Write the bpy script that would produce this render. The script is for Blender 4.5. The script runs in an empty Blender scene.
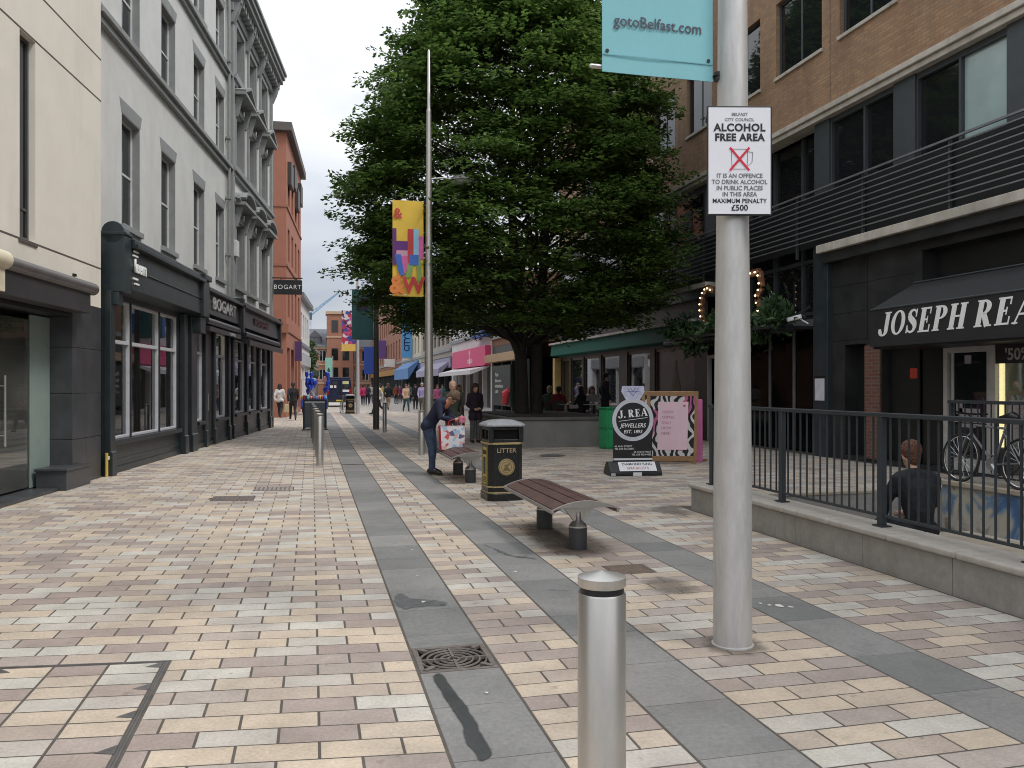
import bpy, bmesh, math, random
import numpy as np
from mathutils import Vector, Matrix, Euler
R = math.radians
random.seed(7); rng = np.random.default_rng(7)
scn = bpy.context.scene
COL = scn.collection
# ------------------------------------------------------------------ camera, world, sun, exposure
YAW = math.atan(200 / 820)
cam = bpy.data.cameras.new('camera'); camo = bpy.data.objects.new('camera', cam); COL.objects.link(camo)
camo.location = (0, 0, 1.6); camo.rotation_euler = (R(90), 0, -YAW)
cam.sensor_width = 36; cam.lens = 820 / 1024 * 36; cam.shift_y = 2 / 1024
cam.clip_end = 2000; cam.clip_start = .05
scn.camera = camo
SUN_EL, SUN_AZ = R(54), R(128)           # azimuth from +Y, clockwise seen from above
w = bpy.data.worlds.new('World'); scn.world = w; w.use_nodes = True
nt = w.node_tree; N = nt.nodes; L = nt.links
bg = N['Background']; bg.inputs['Strength'].default_value = .12
sky = N.new('ShaderNodeTexSky'); sky.sky_type = 'NISHITA'; sky.sun_disc = False
sky.sun_elevation = SUN_EL; sky.sun_rotation = SUN_AZ
tc = N.new('ShaderNodeTexCoord'); mp = N.new('ShaderNodeMapping'); mp.inputs['Scale'].default_value = (1, 1, 2.2)
L.new(tc.outputs['Generated'], mp.inputs['Vector'])
nz = N.new('ShaderNodeTexNoise'); nz.inputs['Scale'].default_value = 2.6; nz.inputs['Detail'].default_value = 6; nz.inputs['Roughness'].default_value = .52
L.new(mp.outputs['Vector'], nz.inputs['Vector'])
cr = N.new('ShaderNodeValToRGB'); cr.color_ramp.elements[0].position = .3; cr.color_ramp.elements[1].position = .68
cr.color_ramp.elements[0].color = (4.1, 4.6, 5.4, 1); cr.color_ramp.elements[1].color = (8.4, 8.5, 8.7, 1)
L.new(nz.outputs['Fac'], cr.inputs['Fac'])
mx = N.new('ShaderNodeMixRGB'); mx.inputs['Fac'].default_value = .93
L.new(sky.outputs['Color'], mx.inputs['Color1']); L.new(cr.outputs['Color'], mx.inputs['Color2'])
sx = N.new('ShaderNodeSeparateXYZ'); L.new(tc.outputs['Generated'], sx.inputs[0])      # an overcast sky is brighter towards the zenith
gr = N.new('ShaderNodeMapRange'); gr.inputs['From Min'].default_value = .05; gr.inputs['From Max'].default_value = .85; gr.inputs['To Min'].default_value = .60; gr.inputs['To Max'].default_value = 1.5; L.new(sx.outputs['Z'], gr.inputs['Value'])
ml = N.new('ShaderNodeMixRGB'); ml.blend_type = 'MULTIPLY'; ml.inputs['Fac'].default_value = 1; L.new(mx.outputs['Color'], ml.inputs['Color1']); L.new(gr.outputs['Result'], ml.inputs['Color2'])
L.new(ml.outputs['Color'], bg.inputs['Color'])
sl = bpy.data.lights.new('sun', 'SUN'); sl.energy = 1.5; sl.angle = R(14); sl.color = (1, .96, .9)
so = bpy.data.objects.new('sun', sl); COL.objects.link(so)
_d = Vector((math.sin(SUN_AZ) * math.cos(SUN_EL), math.cos(SUN_AZ) * math.cos(SUN_EL), math.sin(SUN_EL)))
so.rotation_euler = _d.to_track_quat('Z', 'Y').to_euler(); so.location = (0, 0, 40)
vs = scn.view_settings; vs.view_transform = 'Standard'; vs.look = 'None'; vs.exposure = 0.45; vs.gamma = 1; vs.use_curve_mapping = False
scn.cycles.max_bounces = 6; scn.cycles.transparent_max_bounces = 12
scn.cycles.use_denoising = True; scn.cycles.filter_width = 1.0

# ------------------------------------------------------------------ helpers
class MB:
    def __init__(s): s.v = []; s.f = []; s.mi = []; s.cur = 0
    def add(s, vs, fs):
        b = len(s.v); s.v += [tuple(p) for p in vs]
        for f in fs: s.f.append(tuple(b + i for i in f)); s.mi.append(s.cur)
        return s
    def quad(s, a, b, c, d): return s.add([a, b, c, d], [(0, 1, 2, 3)])
    def box(s, x0, x1, y0, y1, z0, z1):
        return s.add([(x0,y0,z0),(x1,y0,z0),(x1,y1,z0),(x0,y1,z0),(x0,y0,z1),(x1,y0,z1),(x1,y1,z1),(x0,y1,z1)],
              [(0,3,2,1),(4,5,6,7),(0,1,5,4),(1,2,6,5),(2,3,7,6),(3,0,4,7)])
    def bar(s, p0, p1, wx, wy):          # rectangular bar between two points
        p0, p1 = Vector(p0), Vector(p1); d = (p1 - p0).normalized()
        up = Vector((0, 0, 1)) if abs(d.z) < .95 else Vector((0, 1, 0))
        a = d.cross(up).normalized() * wx / 2; b = a.cross(d).normalized() * wy / 2
        q = []
        for p in (p0, p1): q += [p - a - b, p + a - b, p + a + b, p - a + b]
        return s.add(q, [(0,1,2,3),(7,6,5,4),(0,4,5,1),(1,5,6,2),(2,6,7,3),(3,7,4,0)])
    def tube(s, pts, rad, n=10, round_ends=False, closed=False):
        pts = [Vector(p) for p in pts]
        if not isinstance(rad, (list, tuple)): rad = [rad] * len(pts)
        rad = list(rad)
        if round_ends:
            d0 = (pts[0] - pts[1]).normalized(); d1 = (pts[-1] - pts[-2]).normalized()
            r0, r1 = rad[0], rad[-1]
            A = [(pts[0] + d0 * r0 * math.sin(t), max(r0 * math.cos(t), 1e-4)) for t in (1.5, 1.1, .6)]
            B = [(pts[-1] + d1 * r1 * math.sin(t), max(r1 * math.cos(t), 1e-4)) for t in (.6, 1.1, 1.5)]
            pts = [a[0] for a in A] + pts + [b[0] for b in B]; rad = [a[1] for a in A] + rad + [b[1] for b in B]
        rings = []; prev = None; m = len(pts); base = len(s.v)
        for i, p in enumerate(pts):
            if closed: d = pts[(i + 1) % m] - pts[i - 1]
            else: d = pts[min(i + 1, m - 1)] - pts[max(i - 1, 0)]
            d = d.normalized() if d.length > 1e-9 else Vector((0, 0, 1))
            if prev is None:
                a = d.cross(Vector((0, 0, 1)) if abs(d.z) < .9 else Vector((1, 0, 0))).normalized()
            else:
                a = prev - d * prev.dot(d); a = a.normalized() if a.length > 1e-6 else prev
            prev = a; b = d.cross(a)
            for k in range(n):
                t = 2 * math.pi * k / n
                s.v.append(tuple(p + (a * math.cos(t) + b * math.sin(t)) * rad[i]))
        mm = m if closed else m - 1
        for i in range(mm):
            j = (i + 1) % m
            for k in range(n):
                k2 = (k + 1) % n
                s.f.append((base + i*n + k, base + i*n + k2, base + j*n + k2, base + j*n + k)); s.mi.append(s.cur)
        if not closed:
            s.f.append(tuple(base + k for k in reversed(range(n)))); s.mi.append(s.cur)
            s.f.append(tuple(base + (m-1)*n + k for k in range(n))); s.mi.append(s.cur)
        return s
    def cyl(s, x, y, z0, z1, r, n=20, r1=None): return s.tube([(x,y,z0),(x,y,z1)], [r, r if r1 is None else r1], n)
    def lathe(s, prof, n=24, c=(0,0,0)):
        b = len(s.v)
        for r, z in prof:
            for k in range(n):
                t = 2*math.pi*k/n; s.v.append((c[0] + r*math.cos(t), c[1] + r*math.sin(t), c[2] + z))
        for i in range(len(prof)-1):
            for k in range(n):
                k2 = (k+1) % n; s.f.append((b+i*n+k, b+i*n+k2, b+(i+1)*n+k2, b+(i+1)*n+k)); s.mi.append(s.cur)
        s.f.append(tuple(b+k for k in reversed(range(n)))); s.mi.append(s.cur)
        s.f.append(tuple(b+(len(prof)-1)*n+k for k in range(n))); s.mi.append(s.cur)
        return s
    def ell(s, c, r, n=12, m=8):
        c = Vector(c); b = len(s.v)
        if not isinstance(r, (tuple, list)): r = (r, r, r)
        for i in range(m+1):
            ph = -math.pi/2 + math.pi*i/m; cr_ = max(math.cos(ph), .02)
            for k in range(n):
                t = 2*math.pi*k/n; s.v.append((c.x + r[0]*cr_*math.cos(t), c.y + r[1]*cr_*math.sin(t), c.z + r[2]*math.sin(ph)))
        for i in range(m):
            for k in range(n):
                k2 = (k+1) % n; s.f.append((b+i*n+k, b+i*n+k2, b+(i+1)*n+k2, b+(i+1)*n+k)); s.mi.append(s.cur)
        s.f.append(tuple(b+k for k in reversed(range(n)))); s.mi.append(s.cur)
        s.f.append(tuple(b+m*n+k for k in range(n))); s.mi.append(s.cur)
        return s
    def prism(s, poly, d0, d1, plane='xz'):   # polygon extruded along the third axis
        n = len(poly)
        def P(p, d):
            return {'xz': (p[0], d, p[1]), 'xy': (p[0], p[1], d), 'yz': (d, p[0], p[1])}[plane]
        q = [P(p, d0) for p in poly] + [P(p, d1) for p in poly]
        fs = [tuple(range(n)), tuple(reversed(range(n, 2*n)))] + [(i, n+i, n+(i+1) % n, (i+1) % n) for i in range(n)]
        return s.add(q, fs)
    def wall(s, x0, x1, z0, z1, holes, depth, y=0.):   # wall sheet facing -y with openings and their reveals
        xs = sorted({x0, x1} | {a for h in holes for a in h[:2] if x0 < a < x1}); zs = sorted({z0, z1} | {a for h in holes for a in h[2:4] if z0 < a < z1})
        for i in range(len(xs)-1):
            for j in range(len(zs)-1):
                cx, cz = (xs[i]+xs[i+1])/2, (zs[j]+zs[j+1])/2
                if any(h[0] < cx < h[1] and h[2] < cz < h[3] for h in holes): continue
                s.quad((xs[i],y,zs[j]),(xs[i+1],y,zs[j]),(xs[i+1],y,zs[j+1]),(xs[i],y,zs[j+1]))
        for a, b, c, d in [h[:4] for h in holes]:
            e = y + depth
            s.quad((a,y,c),(a,e,c),(a,e,d),(a,y,d)); s.quad((b,y,c),(b,y,d),(b,e,d),(b,e,c))
            s.quad((a,y,d),(a,e,d),(b,e,d),(b,y,d)); s.quad((a,y,c),(b,y,c),(b,e,c),(a,e,c))
        return s
    def build(s, name, mat, parent=None, smooth=False, bevel=0, loc=None, rot=None, kind=None, fix=True, seg=2):
        me = bpy.data.meshes.new(name); me.from_pydata(s.v, [], s.f)
        mats = mat if isinstance(mat, (list, tuple)) else [mat]
        for m_ in mats: me.materials.append(m_)
        if len(mats) > 1: me.polygons.foreach_set('material_index', s.mi)
        if fix:
            bm = bmesh.new(); bm.from_mesh(me); bmesh.ops.recalc_face_normals(bm, faces=bm.faces); bm.to_mesh(me); bm.free()
        o = bpy.data.objects.new(name, me); COL.objects.link(o)
        if parent: o.parent = parent
        if loc: o.location = loc
        if rot: o.rotation_euler = rot
        if smooth: smooth_mesh(me)
        if bevel:
            b = o.modifiers.new('b', 'BEVEL'); b.width = bevel; b.segments = seg; b.limit_method = 'ANGLE'; b.angle_limit = R(35)
        if kind: o['kind'] = kind
        return o
def smooth_mesh(me, ang=40):
    me.polygons.foreach_set('use_smooth', [True] * len(me.polygons))
    bm = bmesh.new(); bm.from_mesh(me)
    for e in bm.edges:
        if len(e.link_faces) == 2 and e.calc_face_angle(0) > R(ang): e.smooth = False
    bm.to_mesh(me); bm.free()
def thing(name, label, cat, loc=(0,0,0), rz=0, group=None):
    o = bpy.data.objects.new(name, None); COL.objects.link(o); o.empty_display_size = .2
    o.location = loc; o.rotation_euler = (0, 0, rz); return tag(o, label, cat, group)
def tag(o, label, cat, group=None):
    o['label'] = label; o['category'] = cat
    if group: o['group'] = group
    return o
def struct(o): o['kind'] = 'structure'; return o
def copy_tree(o, parent=None):
    c = o.copy(); COL.objects.link(c)
    if parent: c.parent = parent
    for ch in list(o.children): copy_tree(ch, c)
    return c

# ------------------------------------------------------------------ materials
MATS = {}
def node_mat(name):
    m = bpy.data.materials.new(name); m.use_nodes = True
    return m, m.node_tree.nodes, m.node_tree.links, m.node_tree.nodes['Principled BSDF']
def P(name, col, rough=.6, metal=0., var=.12, scale=4., bump=0., bscale=60., spec=.5, dirt=0., coat=0):
    """principled material with two scales of mottling, roughness variation and fine bump"""
    if name in MATS: return MATS[name]
    m, N, L, b = node_mat(name)
    t = N.new('ShaderNodeTexCoord')
    n1 = N.new('ShaderNodeTexNoise'); n1.inputs['Scale'].default_value = scale; n1.inputs['Detail'].default_value = 6; n1.inputs['Roughness'].default_value = .62
    L.new(t.outputs['Object'], n1.inputs['Vector'])
    r = N.new('ShaderNodeValToRGB'); r.color_ramp.elements[0].position = .28; r.color_ramp.elements[1].position = .72
    lo = [c * (1 - var) for c in col]; hi = [min(1, c * (1 + var)) for c in col]
    r.color_ramp.elements[0].color = (*lo, 1); r.color_ramp.elements[1].color = (*hi, 1)
    L.new(n1.outputs['Fac'], r.inputs['Fac']); out = r.outputs['Color']
    if dirt:
        n2 = N.new('ShaderNodeTexNoise'); n2.inputs['Scale'].default_value = scale * .35; n2.inputs['Detail'].default_value = 9; n2.inputs['Roughness'].default_value = .7
        mpp = N.new('ShaderNodeMapping'); mpp.inputs['Scale'].default_value = (1, 1, .25); L.new(t.outputs['Object'], mpp.inputs['Vector']); L.new(mpp.outputs['Vector'], n2.inputs['Vector'])
        rr = N.new('ShaderNodeValToRGB'); rr.color_ramp.elements[0].position = .48; rr.color_ramp.elements[1].position = .75
        rr.color_ramp.elements[0].color = (0, 0, 0, 1); rr.color_ramp.elements[1].color = (dirt, dirt, dirt, 1); L.new(n2.outputs['Fac'], rr.inputs['Fac'])
        mm = N.new('ShaderNodeMixRGB'); mm.inputs['Color2'].default_value = (col[0]*.45, col[1]*.43, col[2]*.4, 1)
        L.new(rr.outputs['Color'], mm.inputs['Fac']); L.new(out, mm.inputs['Color1']); out = mm.outputs['Color']
    L.new(out, b.inputs['Base Color'])
    mr = N.new('ShaderNodeMapRange'); mr.inputs['To Min'].default_value = max(.02, rough - .1); mr.inputs['To Max'].default_value = min(1, rough + .1)
    L.new(n1.outputs['Fac'], mr.inputs['Value']); L.new(mr.outputs['Result'], b.inputs['Roughness'])
    b.inputs['Metallic'].default_value = metal; b.inputs['Specular IOR Level'].default_value = spec
    if coat: b.inputs['Coat Weight'].default_value = coat; b.inputs['Coat Roughness'].default_value = .15
    if bump:
        nb = N.new('ShaderNodeTexNoise'); nb.inputs['Scale'].default_value = bscale; nb.inputs['Detail'].default_value = 4
        L.new(t.outputs['Object'], nb.inputs['Vector'])
        bp = N.new('ShaderNodeBump'); bp.inputs['Strength'].default_value = bump; bp.inputs['Distance'].default_value = .01 if bump < .9 else .03
        L.new(nb.outputs['Fac'], bp.inputs['Height']); L.new(bp.outputs['Normal'], b.inputs['Normal'])
    MATS[name] = m; return m
def glow(name, col, st):
    m, N, L, b = node_mat(name); b.inputs['Base Color'].default_value = (*col, 1)
    b.inputs['Emission Color'].default_value = (*col, 1); b.inputs['Emission Strength'].default_value = st; MATS[name] = m; return m
def brick_mat(name, c1, c2, mortar, bw=.225, bh=.075, ms=.01, dirt=.25):
    m, N, L, b = node_mat(name)
    t = N.new('ShaderNodeTexCoord'); s = N.new('ShaderNodeSeparateXYZ'); c = N.new('ShaderNodeCombineXYZ'); ad = N.new('ShaderNodeMath'); ad.operation = 'ADD'
    L.new(t.outputs['Object'], s.inputs[0]); L.new(s.outputs['X'], ad.inputs[0]); L.new(s.outputs['Y'], ad.inputs[1])
    L.new(ad.outputs[0], c.inputs['X']); L.new(s.outputs['Z'], c.inputs['Y'])
    k = N.new('ShaderNodeTexBrick'); L.new(c.outputs[0], k.inputs['Vector'])
    k.inputs['Color1'].default_value = (*c1, 1); k.inputs['Color2'].default_value = (*c2, 1); k.inputs['Mortar'].default_value = (*mortar, 1)
    k.inputs['Scale'].default_value = 1; k.inputs['Brick Width'].default_value = bw; k.inputs['Row Height'].default_value = bh; k.inputs['Mortar Size'].default_value = ms; k.inputs['Mortar Smooth'].default_value = .2; k.inputs['Bias'].default_value = 0
    n = N.new('ShaderNodeTexNoise'); n.inputs['Scale'].default_value = .7; n.inputs['Detail'].default_value = 8; n.inputs['Roughness'].default_value = .7
    mpp = N.new('ShaderNodeMapping'); mpp.inputs['Scale'].default_value = (1.6, 1.6, .35); L.new(t.outputs['Object'], mpp.inputs['Vector']); L.new(mpp.outputs['Vector'], n.inputs['Vector'])
    rr = N.new('ShaderNodeMapRange'); rr.inputs['From Min'].default_value = .45; rr.inputs['From Max'].default_value = .8; rr.inputs['To Max'].default_value = dirt * 2; L.new(n.outputs['Fac'], rr.inputs['Value'])
    mm = N.new('ShaderNodeMixRGB'); mm.inputs['Color2'].default_value = (c2[0]*.35, c2[1]*.35, c2[2]*.4, 1)
    L.new(rr.outputs['Result'], mm.inputs['Fac']); L.new(k.outputs['Color'], mm.inputs['Color1']); L.new(mm.outputs['Color'], b.inputs['Base Color'])
    b.inputs['Roughness'].default_value = .85
    bp = N.new('ShaderNodeBump'); bp.inputs['Strength'].default_value = .5; bp.inputs['Distance'].default_value = .01; bp.invert = True
    L.new(k.outputs['Fac'], bp.inputs['Height']); L.new(bp.outputs['Normal'], b.inputs['Normal']); MATS[name] = m; return m
def glass_mat(name, tint=(.8, .85, .83), refl=1.0, rough=.02, painted_sheen=.012):
    m, N, L, b = node_mat(name); N.remove(b); o = N['Material Output']
    f = N.new('ShaderNodeFresnel'); f.inputs['IOR'].default_value = 1.55; mu = N.new('ShaderNodeMath'); mu.operation = 'MULTIPLY_ADD'; mu.inputs[1].default_value = refl; mu.inputs[2].default_value = .06 * refl; mu.use_clamp = True
    L.new(f.outputs[0], mu.inputs[0])
    a = N.new('ShaderNodeBsdfTransparent'); a.inputs[0].default_value = (*tint, 1); g = N.new('ShaderNodeBsdfGlossy'); g.inputs['Roughness'].default_value = rough; g.inputs['Color'].default_value = (.95, .97, 1, 1)
    x = N.new('ShaderNodeMixShader'); L.new(mu.outputs[0], x.inputs[0]); L.new(a.outputs[0], x.inputs[1]); L.new(g.outputs[0], x.inputs[2]); d = N.new('ShaderNodeBsdfDiffuse'); d.inputs[0].default_value = (.42, .43, .39, 1)     # pale diffuse layer painted in to stand for reflected light on the pane
    t = N.new('ShaderNodeTexCoord'); nn = N.new('ShaderNodeTexNoise'); nn.inputs['Scale'].default_value = 1.7; nn.inputs['Detail'].default_value = 5; L.new(t.outputs['Object'], nn.inputs['Vector'])
    dm = N.new('ShaderNodeMath'); dm.operation = 'MULTIPLY'; dm.inputs[1].default_value = painted_sheen * 2; L.new(nn.outputs['Fac'], dm.inputs[0])
    y = N.new('ShaderNodeMixShader'); L.new(dm.outputs[0], y.inputs[0]); L.new(x.outputs[0], y.inputs[1]); L.new(d.outputs[0], y.inputs[2]); L.new(y.outputs[0], o.inputs['Surface']); MATS[name] = m; return m
def dark_glass(name, col, rough=.04):
    m, N, L, b = node_mat(name); b.inputs['Base Color'].default_value = (*col, 1); b.inputs['Roughness'].default_value = rough; b.inputs['Specular IOR Level'].default_value = .8
    t = N.new('ShaderNodeTexCoord'); n = N.new('ShaderNodeTexNoise'); n.inputs['Scale'].default_value = .9; L.new(t.outputs['Object'], n.inputs['Vector'])
    bp = N.new('ShaderNodeBump'); bp.inputs['Strength'].default_value = .12; bp.inputs['Distance'].default_value = .05; L.new(n.outputs['Fac'], bp.inputs['Height']); L.new(bp.outputs['Normal'], b.inputs['Normal'])
    MATS[name] = m; return m
def steel_mat(name, col, rough, streak=.5, metal=.85):
    m, N, L, b = node_mat(name); t = N.new('ShaderNodeTexCoord'); mp = N.new('ShaderNodeMapping'); mp.inputs['Scale'].default_value = (6, 6, 1.2)
    L.new(t.outputs['Object'], mp.inputs['Vector']); n = N.new('ShaderNodeTexNoise'); n.inputs['Scale'].default_value = 3; n.inputs['Detail'].default_value = 8; n.inputs['Roughness'].default_value = .65; L.new(mp.outputs['Vector'], n.inputs['Vector'])
    r = N.new('ShaderNodeValToRGB'); r.color_ramp.elements[0].position = .3; r.color_ramp.elements[1].position = .65
    r.color_ramp.elements[0].color = (*[c * (1 - .35 * streak) for c in col], 1); r.color_ramp.elements[1].color = (*col, 1); L.new(n.outputs['Fac'], r.inputs['Fac']); L.new(r.outputs['Color'], b.inputs['Base Color'])
    mr = N.new('ShaderNodeMapRange'); mr.inputs['To Min'].default_value = rough + .1; mr.inputs['To Max'].default_value = rough - .06; L.new(n.outputs['Fac'], mr.inputs['Value']); L.new(mr.outputs['Result'], b.inputs['Roughness'])
    b.inputs['Metallic'].default_value = metal
    n2 = N.new('ShaderNodeTexNoise'); n2.inputs['Scale'].default_value = 90; mp2 = N.new('ShaderNodeMapping'); mp2.inputs['Scale'].default_value = (1, 1, 12); L.new(t.outputs['Object'], mp2.inputs['Vector']); L.new(mp2.outputs['Vector'], n2.inputs['Vector'])
    bp = N.new('ShaderNodeBump'); bp.inputs['Strength'].default_value = .05; bp.inputs['Distance'].default_value = .002; L.new(n2.outputs['Fac'], bp.inputs['Height']); L.new(bp.outputs['Normal'], b.inputs['Normal']); MATS[name] = m; return m
def stone_mat(name, cols, joint_dirt=.35, gsc=55., stain=0):
    """paving stone: each stone's own colour comes from the mesh attribute 'tint' (0..1), grain and stains from noise"""
    m, N, L, b = node_mat(name); at = N.new('ShaderNodeAttribute'); at.attribute_name = 'tint'
    r = N.new('ShaderNodeValToRGB'); el = r.color_ramp.elements
    while len(el) < len(cols): el.new(.5)
    for i, c in enumerate(cols): el[i].position = i / (len(cols) - 1); el[i].color = (*c, 1)
    L.new(at.outputs['Fac'], r.inputs['Fac'])
    t = N.new('ShaderNodeTexCoord')
    def noise(sc, det, ro, lo, hi, f0=.3, f1=.7):
        n = N.new('ShaderNodeTexNoise'); n.inputs['Scale'].default_value = sc; n.inputs['Detail'].default_value = det; n.inputs['Roughness'].default_value = ro; L.new(t.outputs['Object'], n.inputs['Vector'])
        q = N.new('ShaderNodeMapRange'); q.inputs['From Min'].default_value = f0; q.inputs['From Max'].default_value = f1; q.inputs['To Min'].default_value = lo; q.inputs['To Max'].default_value = hi; L.new(n.outputs['Fac'], q.inputs['Value']); return q.outputs[0], n.outputs['Fac']
    out = r.outputs['Color']
    grain, gf = noise(gsc, 5, .7, .80, 1.14); cloud, cf = noise(2.2, 7, .7, .76, 1.1); broad, _ = noise(.35, 4, .6, .88, 1.06)
    for q in (grain, cloud, broad):
        mm = N.new('ShaderNodeMixRGB'); mm.blend_type = 'MULTIPLY'; mm.inputs['Fac'].default_value = 1; L.new(out, mm.inputs['Color1']); L.new(q, mm.inputs['Color2']); out = mm.outputs['Color']
    vo = N.new('ShaderNodeTexVoronoi'); vo.inputs['Scale'].default_value = 3.1; L.new(t.outputs['Object'], vo.inputs['Vector'])
    vm = N.new('ShaderNodeMapRange'); vm.inputs['From Min'].default_value = .045; vm.inputs['From Max'].default_value = .03; vm.inputs['To Min'].default_value = 0; vm.inputs['To Max'].default_value = .55; L.new(vo.outputs['Distance'], vm.inputs['Value'])
    mm = N.new('ShaderNodeMixRGB'); mm.inputs['Color2'].default_value = (.13, .12, .11, 1); L.new(vm.outputs[0], mm.inputs['Fac']); L.new(out, mm.inputs['Color1']); out = mm.outputs['Color']
    grime, _ = noise(.8, 8, .68, 0, .42, .5, .72)
    mm = N.new('ShaderNodeMixRGB'); mm.inputs['Color2'].default_value = (.20, .175, .155, 1); L.new(grime, mm.inputs['Fac']); L.new(out, mm.inputs['Color1']); out = mm.outputs['Color']
    spots, _ = noise(9, 3, .5, 0, .5, .66, .76)
    mm = N.new('ShaderNodeMixRGB'); mm.inputs['Color2'].default_value = (.16, .13, .1, 1); L.new(spots, mm.inputs['Fac']); L.new(out, mm.inputs['Color1']); out = mm.outputs['Color']
    if stain:
        st, _ = noise(1.1, 9, .72, 0, stain, .54, .66)
        mm = N.new('ShaderNodeMixRGB'); mm.inputs['Color2'].default_value = (.115, .115, .112, 1); L.new(st, mm.inputs['Fac']); L.new(out, mm.inputs['Color1']); out = mm.outputs['Color']
    L.new(out, b.inputs['Base Color']); b.inputs['Roughness'].default_value = .72; b.inputs['Specular IOR Level'].default_value = .35
    bp = N.new('ShaderNodeBump'); bp.inputs['Strength'].default_value = .35; bp.inputs['Distance'].default_value = .004; L.new(gf, bp.inputs['Height']); L.new(bp.outputs['Normal'], b.inputs['Normal']); MATS[name] = m; return m

DG = P('dark shopfront paint', (.012, .016, .019), .38, bump=.05, var=.3)
M_black = P('black paint', (.008, .009, .010), .4, var=.3)
M_joint = P('joint sand', (.085, .074, .062), .95, var=.3, scale=8)
M_white = P('white paint', (.78, .78, .78), .45, var=.04)
M_letter = P('white lettering', (.92, .92, .90), .5, var=.03)
M_ink = P('black ink', (.012, .012, .014), .5, var=.05)
M_steel = steel_mat('brushed steel', (.62, .60, .565), .34)
M_galv = steel_mat('galvanised steel', (.60, .59, .57), .5, .6, .45)
M_darksteel = P('dark iron', (.035, .033, .032), .55, metal=.3, var=.35, scale=20, bump=.2)
M_teal_black = P('teal black paint', (.018, .03, .034), .36, var=.2)
M_glass = glass_mat('shop glass'); M_dglass = dark_glass('window glass', (.012, .014, .016))
M_blk = P('black cloth', (.013, .014, .017), .9, var=.3, scale=12, bump=.2, bscale=25)
M_skin = P('skin', (.50, .30, .22), .5, var=.08); M_shoe = P('shoe leather', (.02, .018, .018), .5)

_font_cache = {}
def text(s, size, mat, parent, loc, rot=(R(90),0,0), ext=.0008, bold=0., shear=0., xs=1., align='CENTER', name='lettering', zalign='CENTER', sp=1.):
    cu = bpy.data.curves.new('t', 'FONT'); cu.body = s; cu.size = size; cu.extrude = ext; cu.offset = bold; cu.shear = shear; cu.align_x = align; cu.align_y = zalign; cu.resolution_u = 3; cu.space_character = sp
    ob = bpy.data.objects.new('t', cu); COL.objects.link(ob)
    dg = bpy.context.evaluated_depsgraph_get(); me = bpy.data.meshes.new_from_object(ob.evaluated_get(dg))
    bpy.data.objects.remove(ob); bpy.data.curves.remove(cu)
    me.materials.clear(); me.materials.append(mat); me.name = name
    if xs != 1: me.transform(Matrix.Diagonal((xs, 1, 1, 1)))
    o = bpy.data.objects.new(name, me); COL.objects.link(o); o.parent = parent; o.location = loc; o.rotation_euler = rot
    return o
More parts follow.
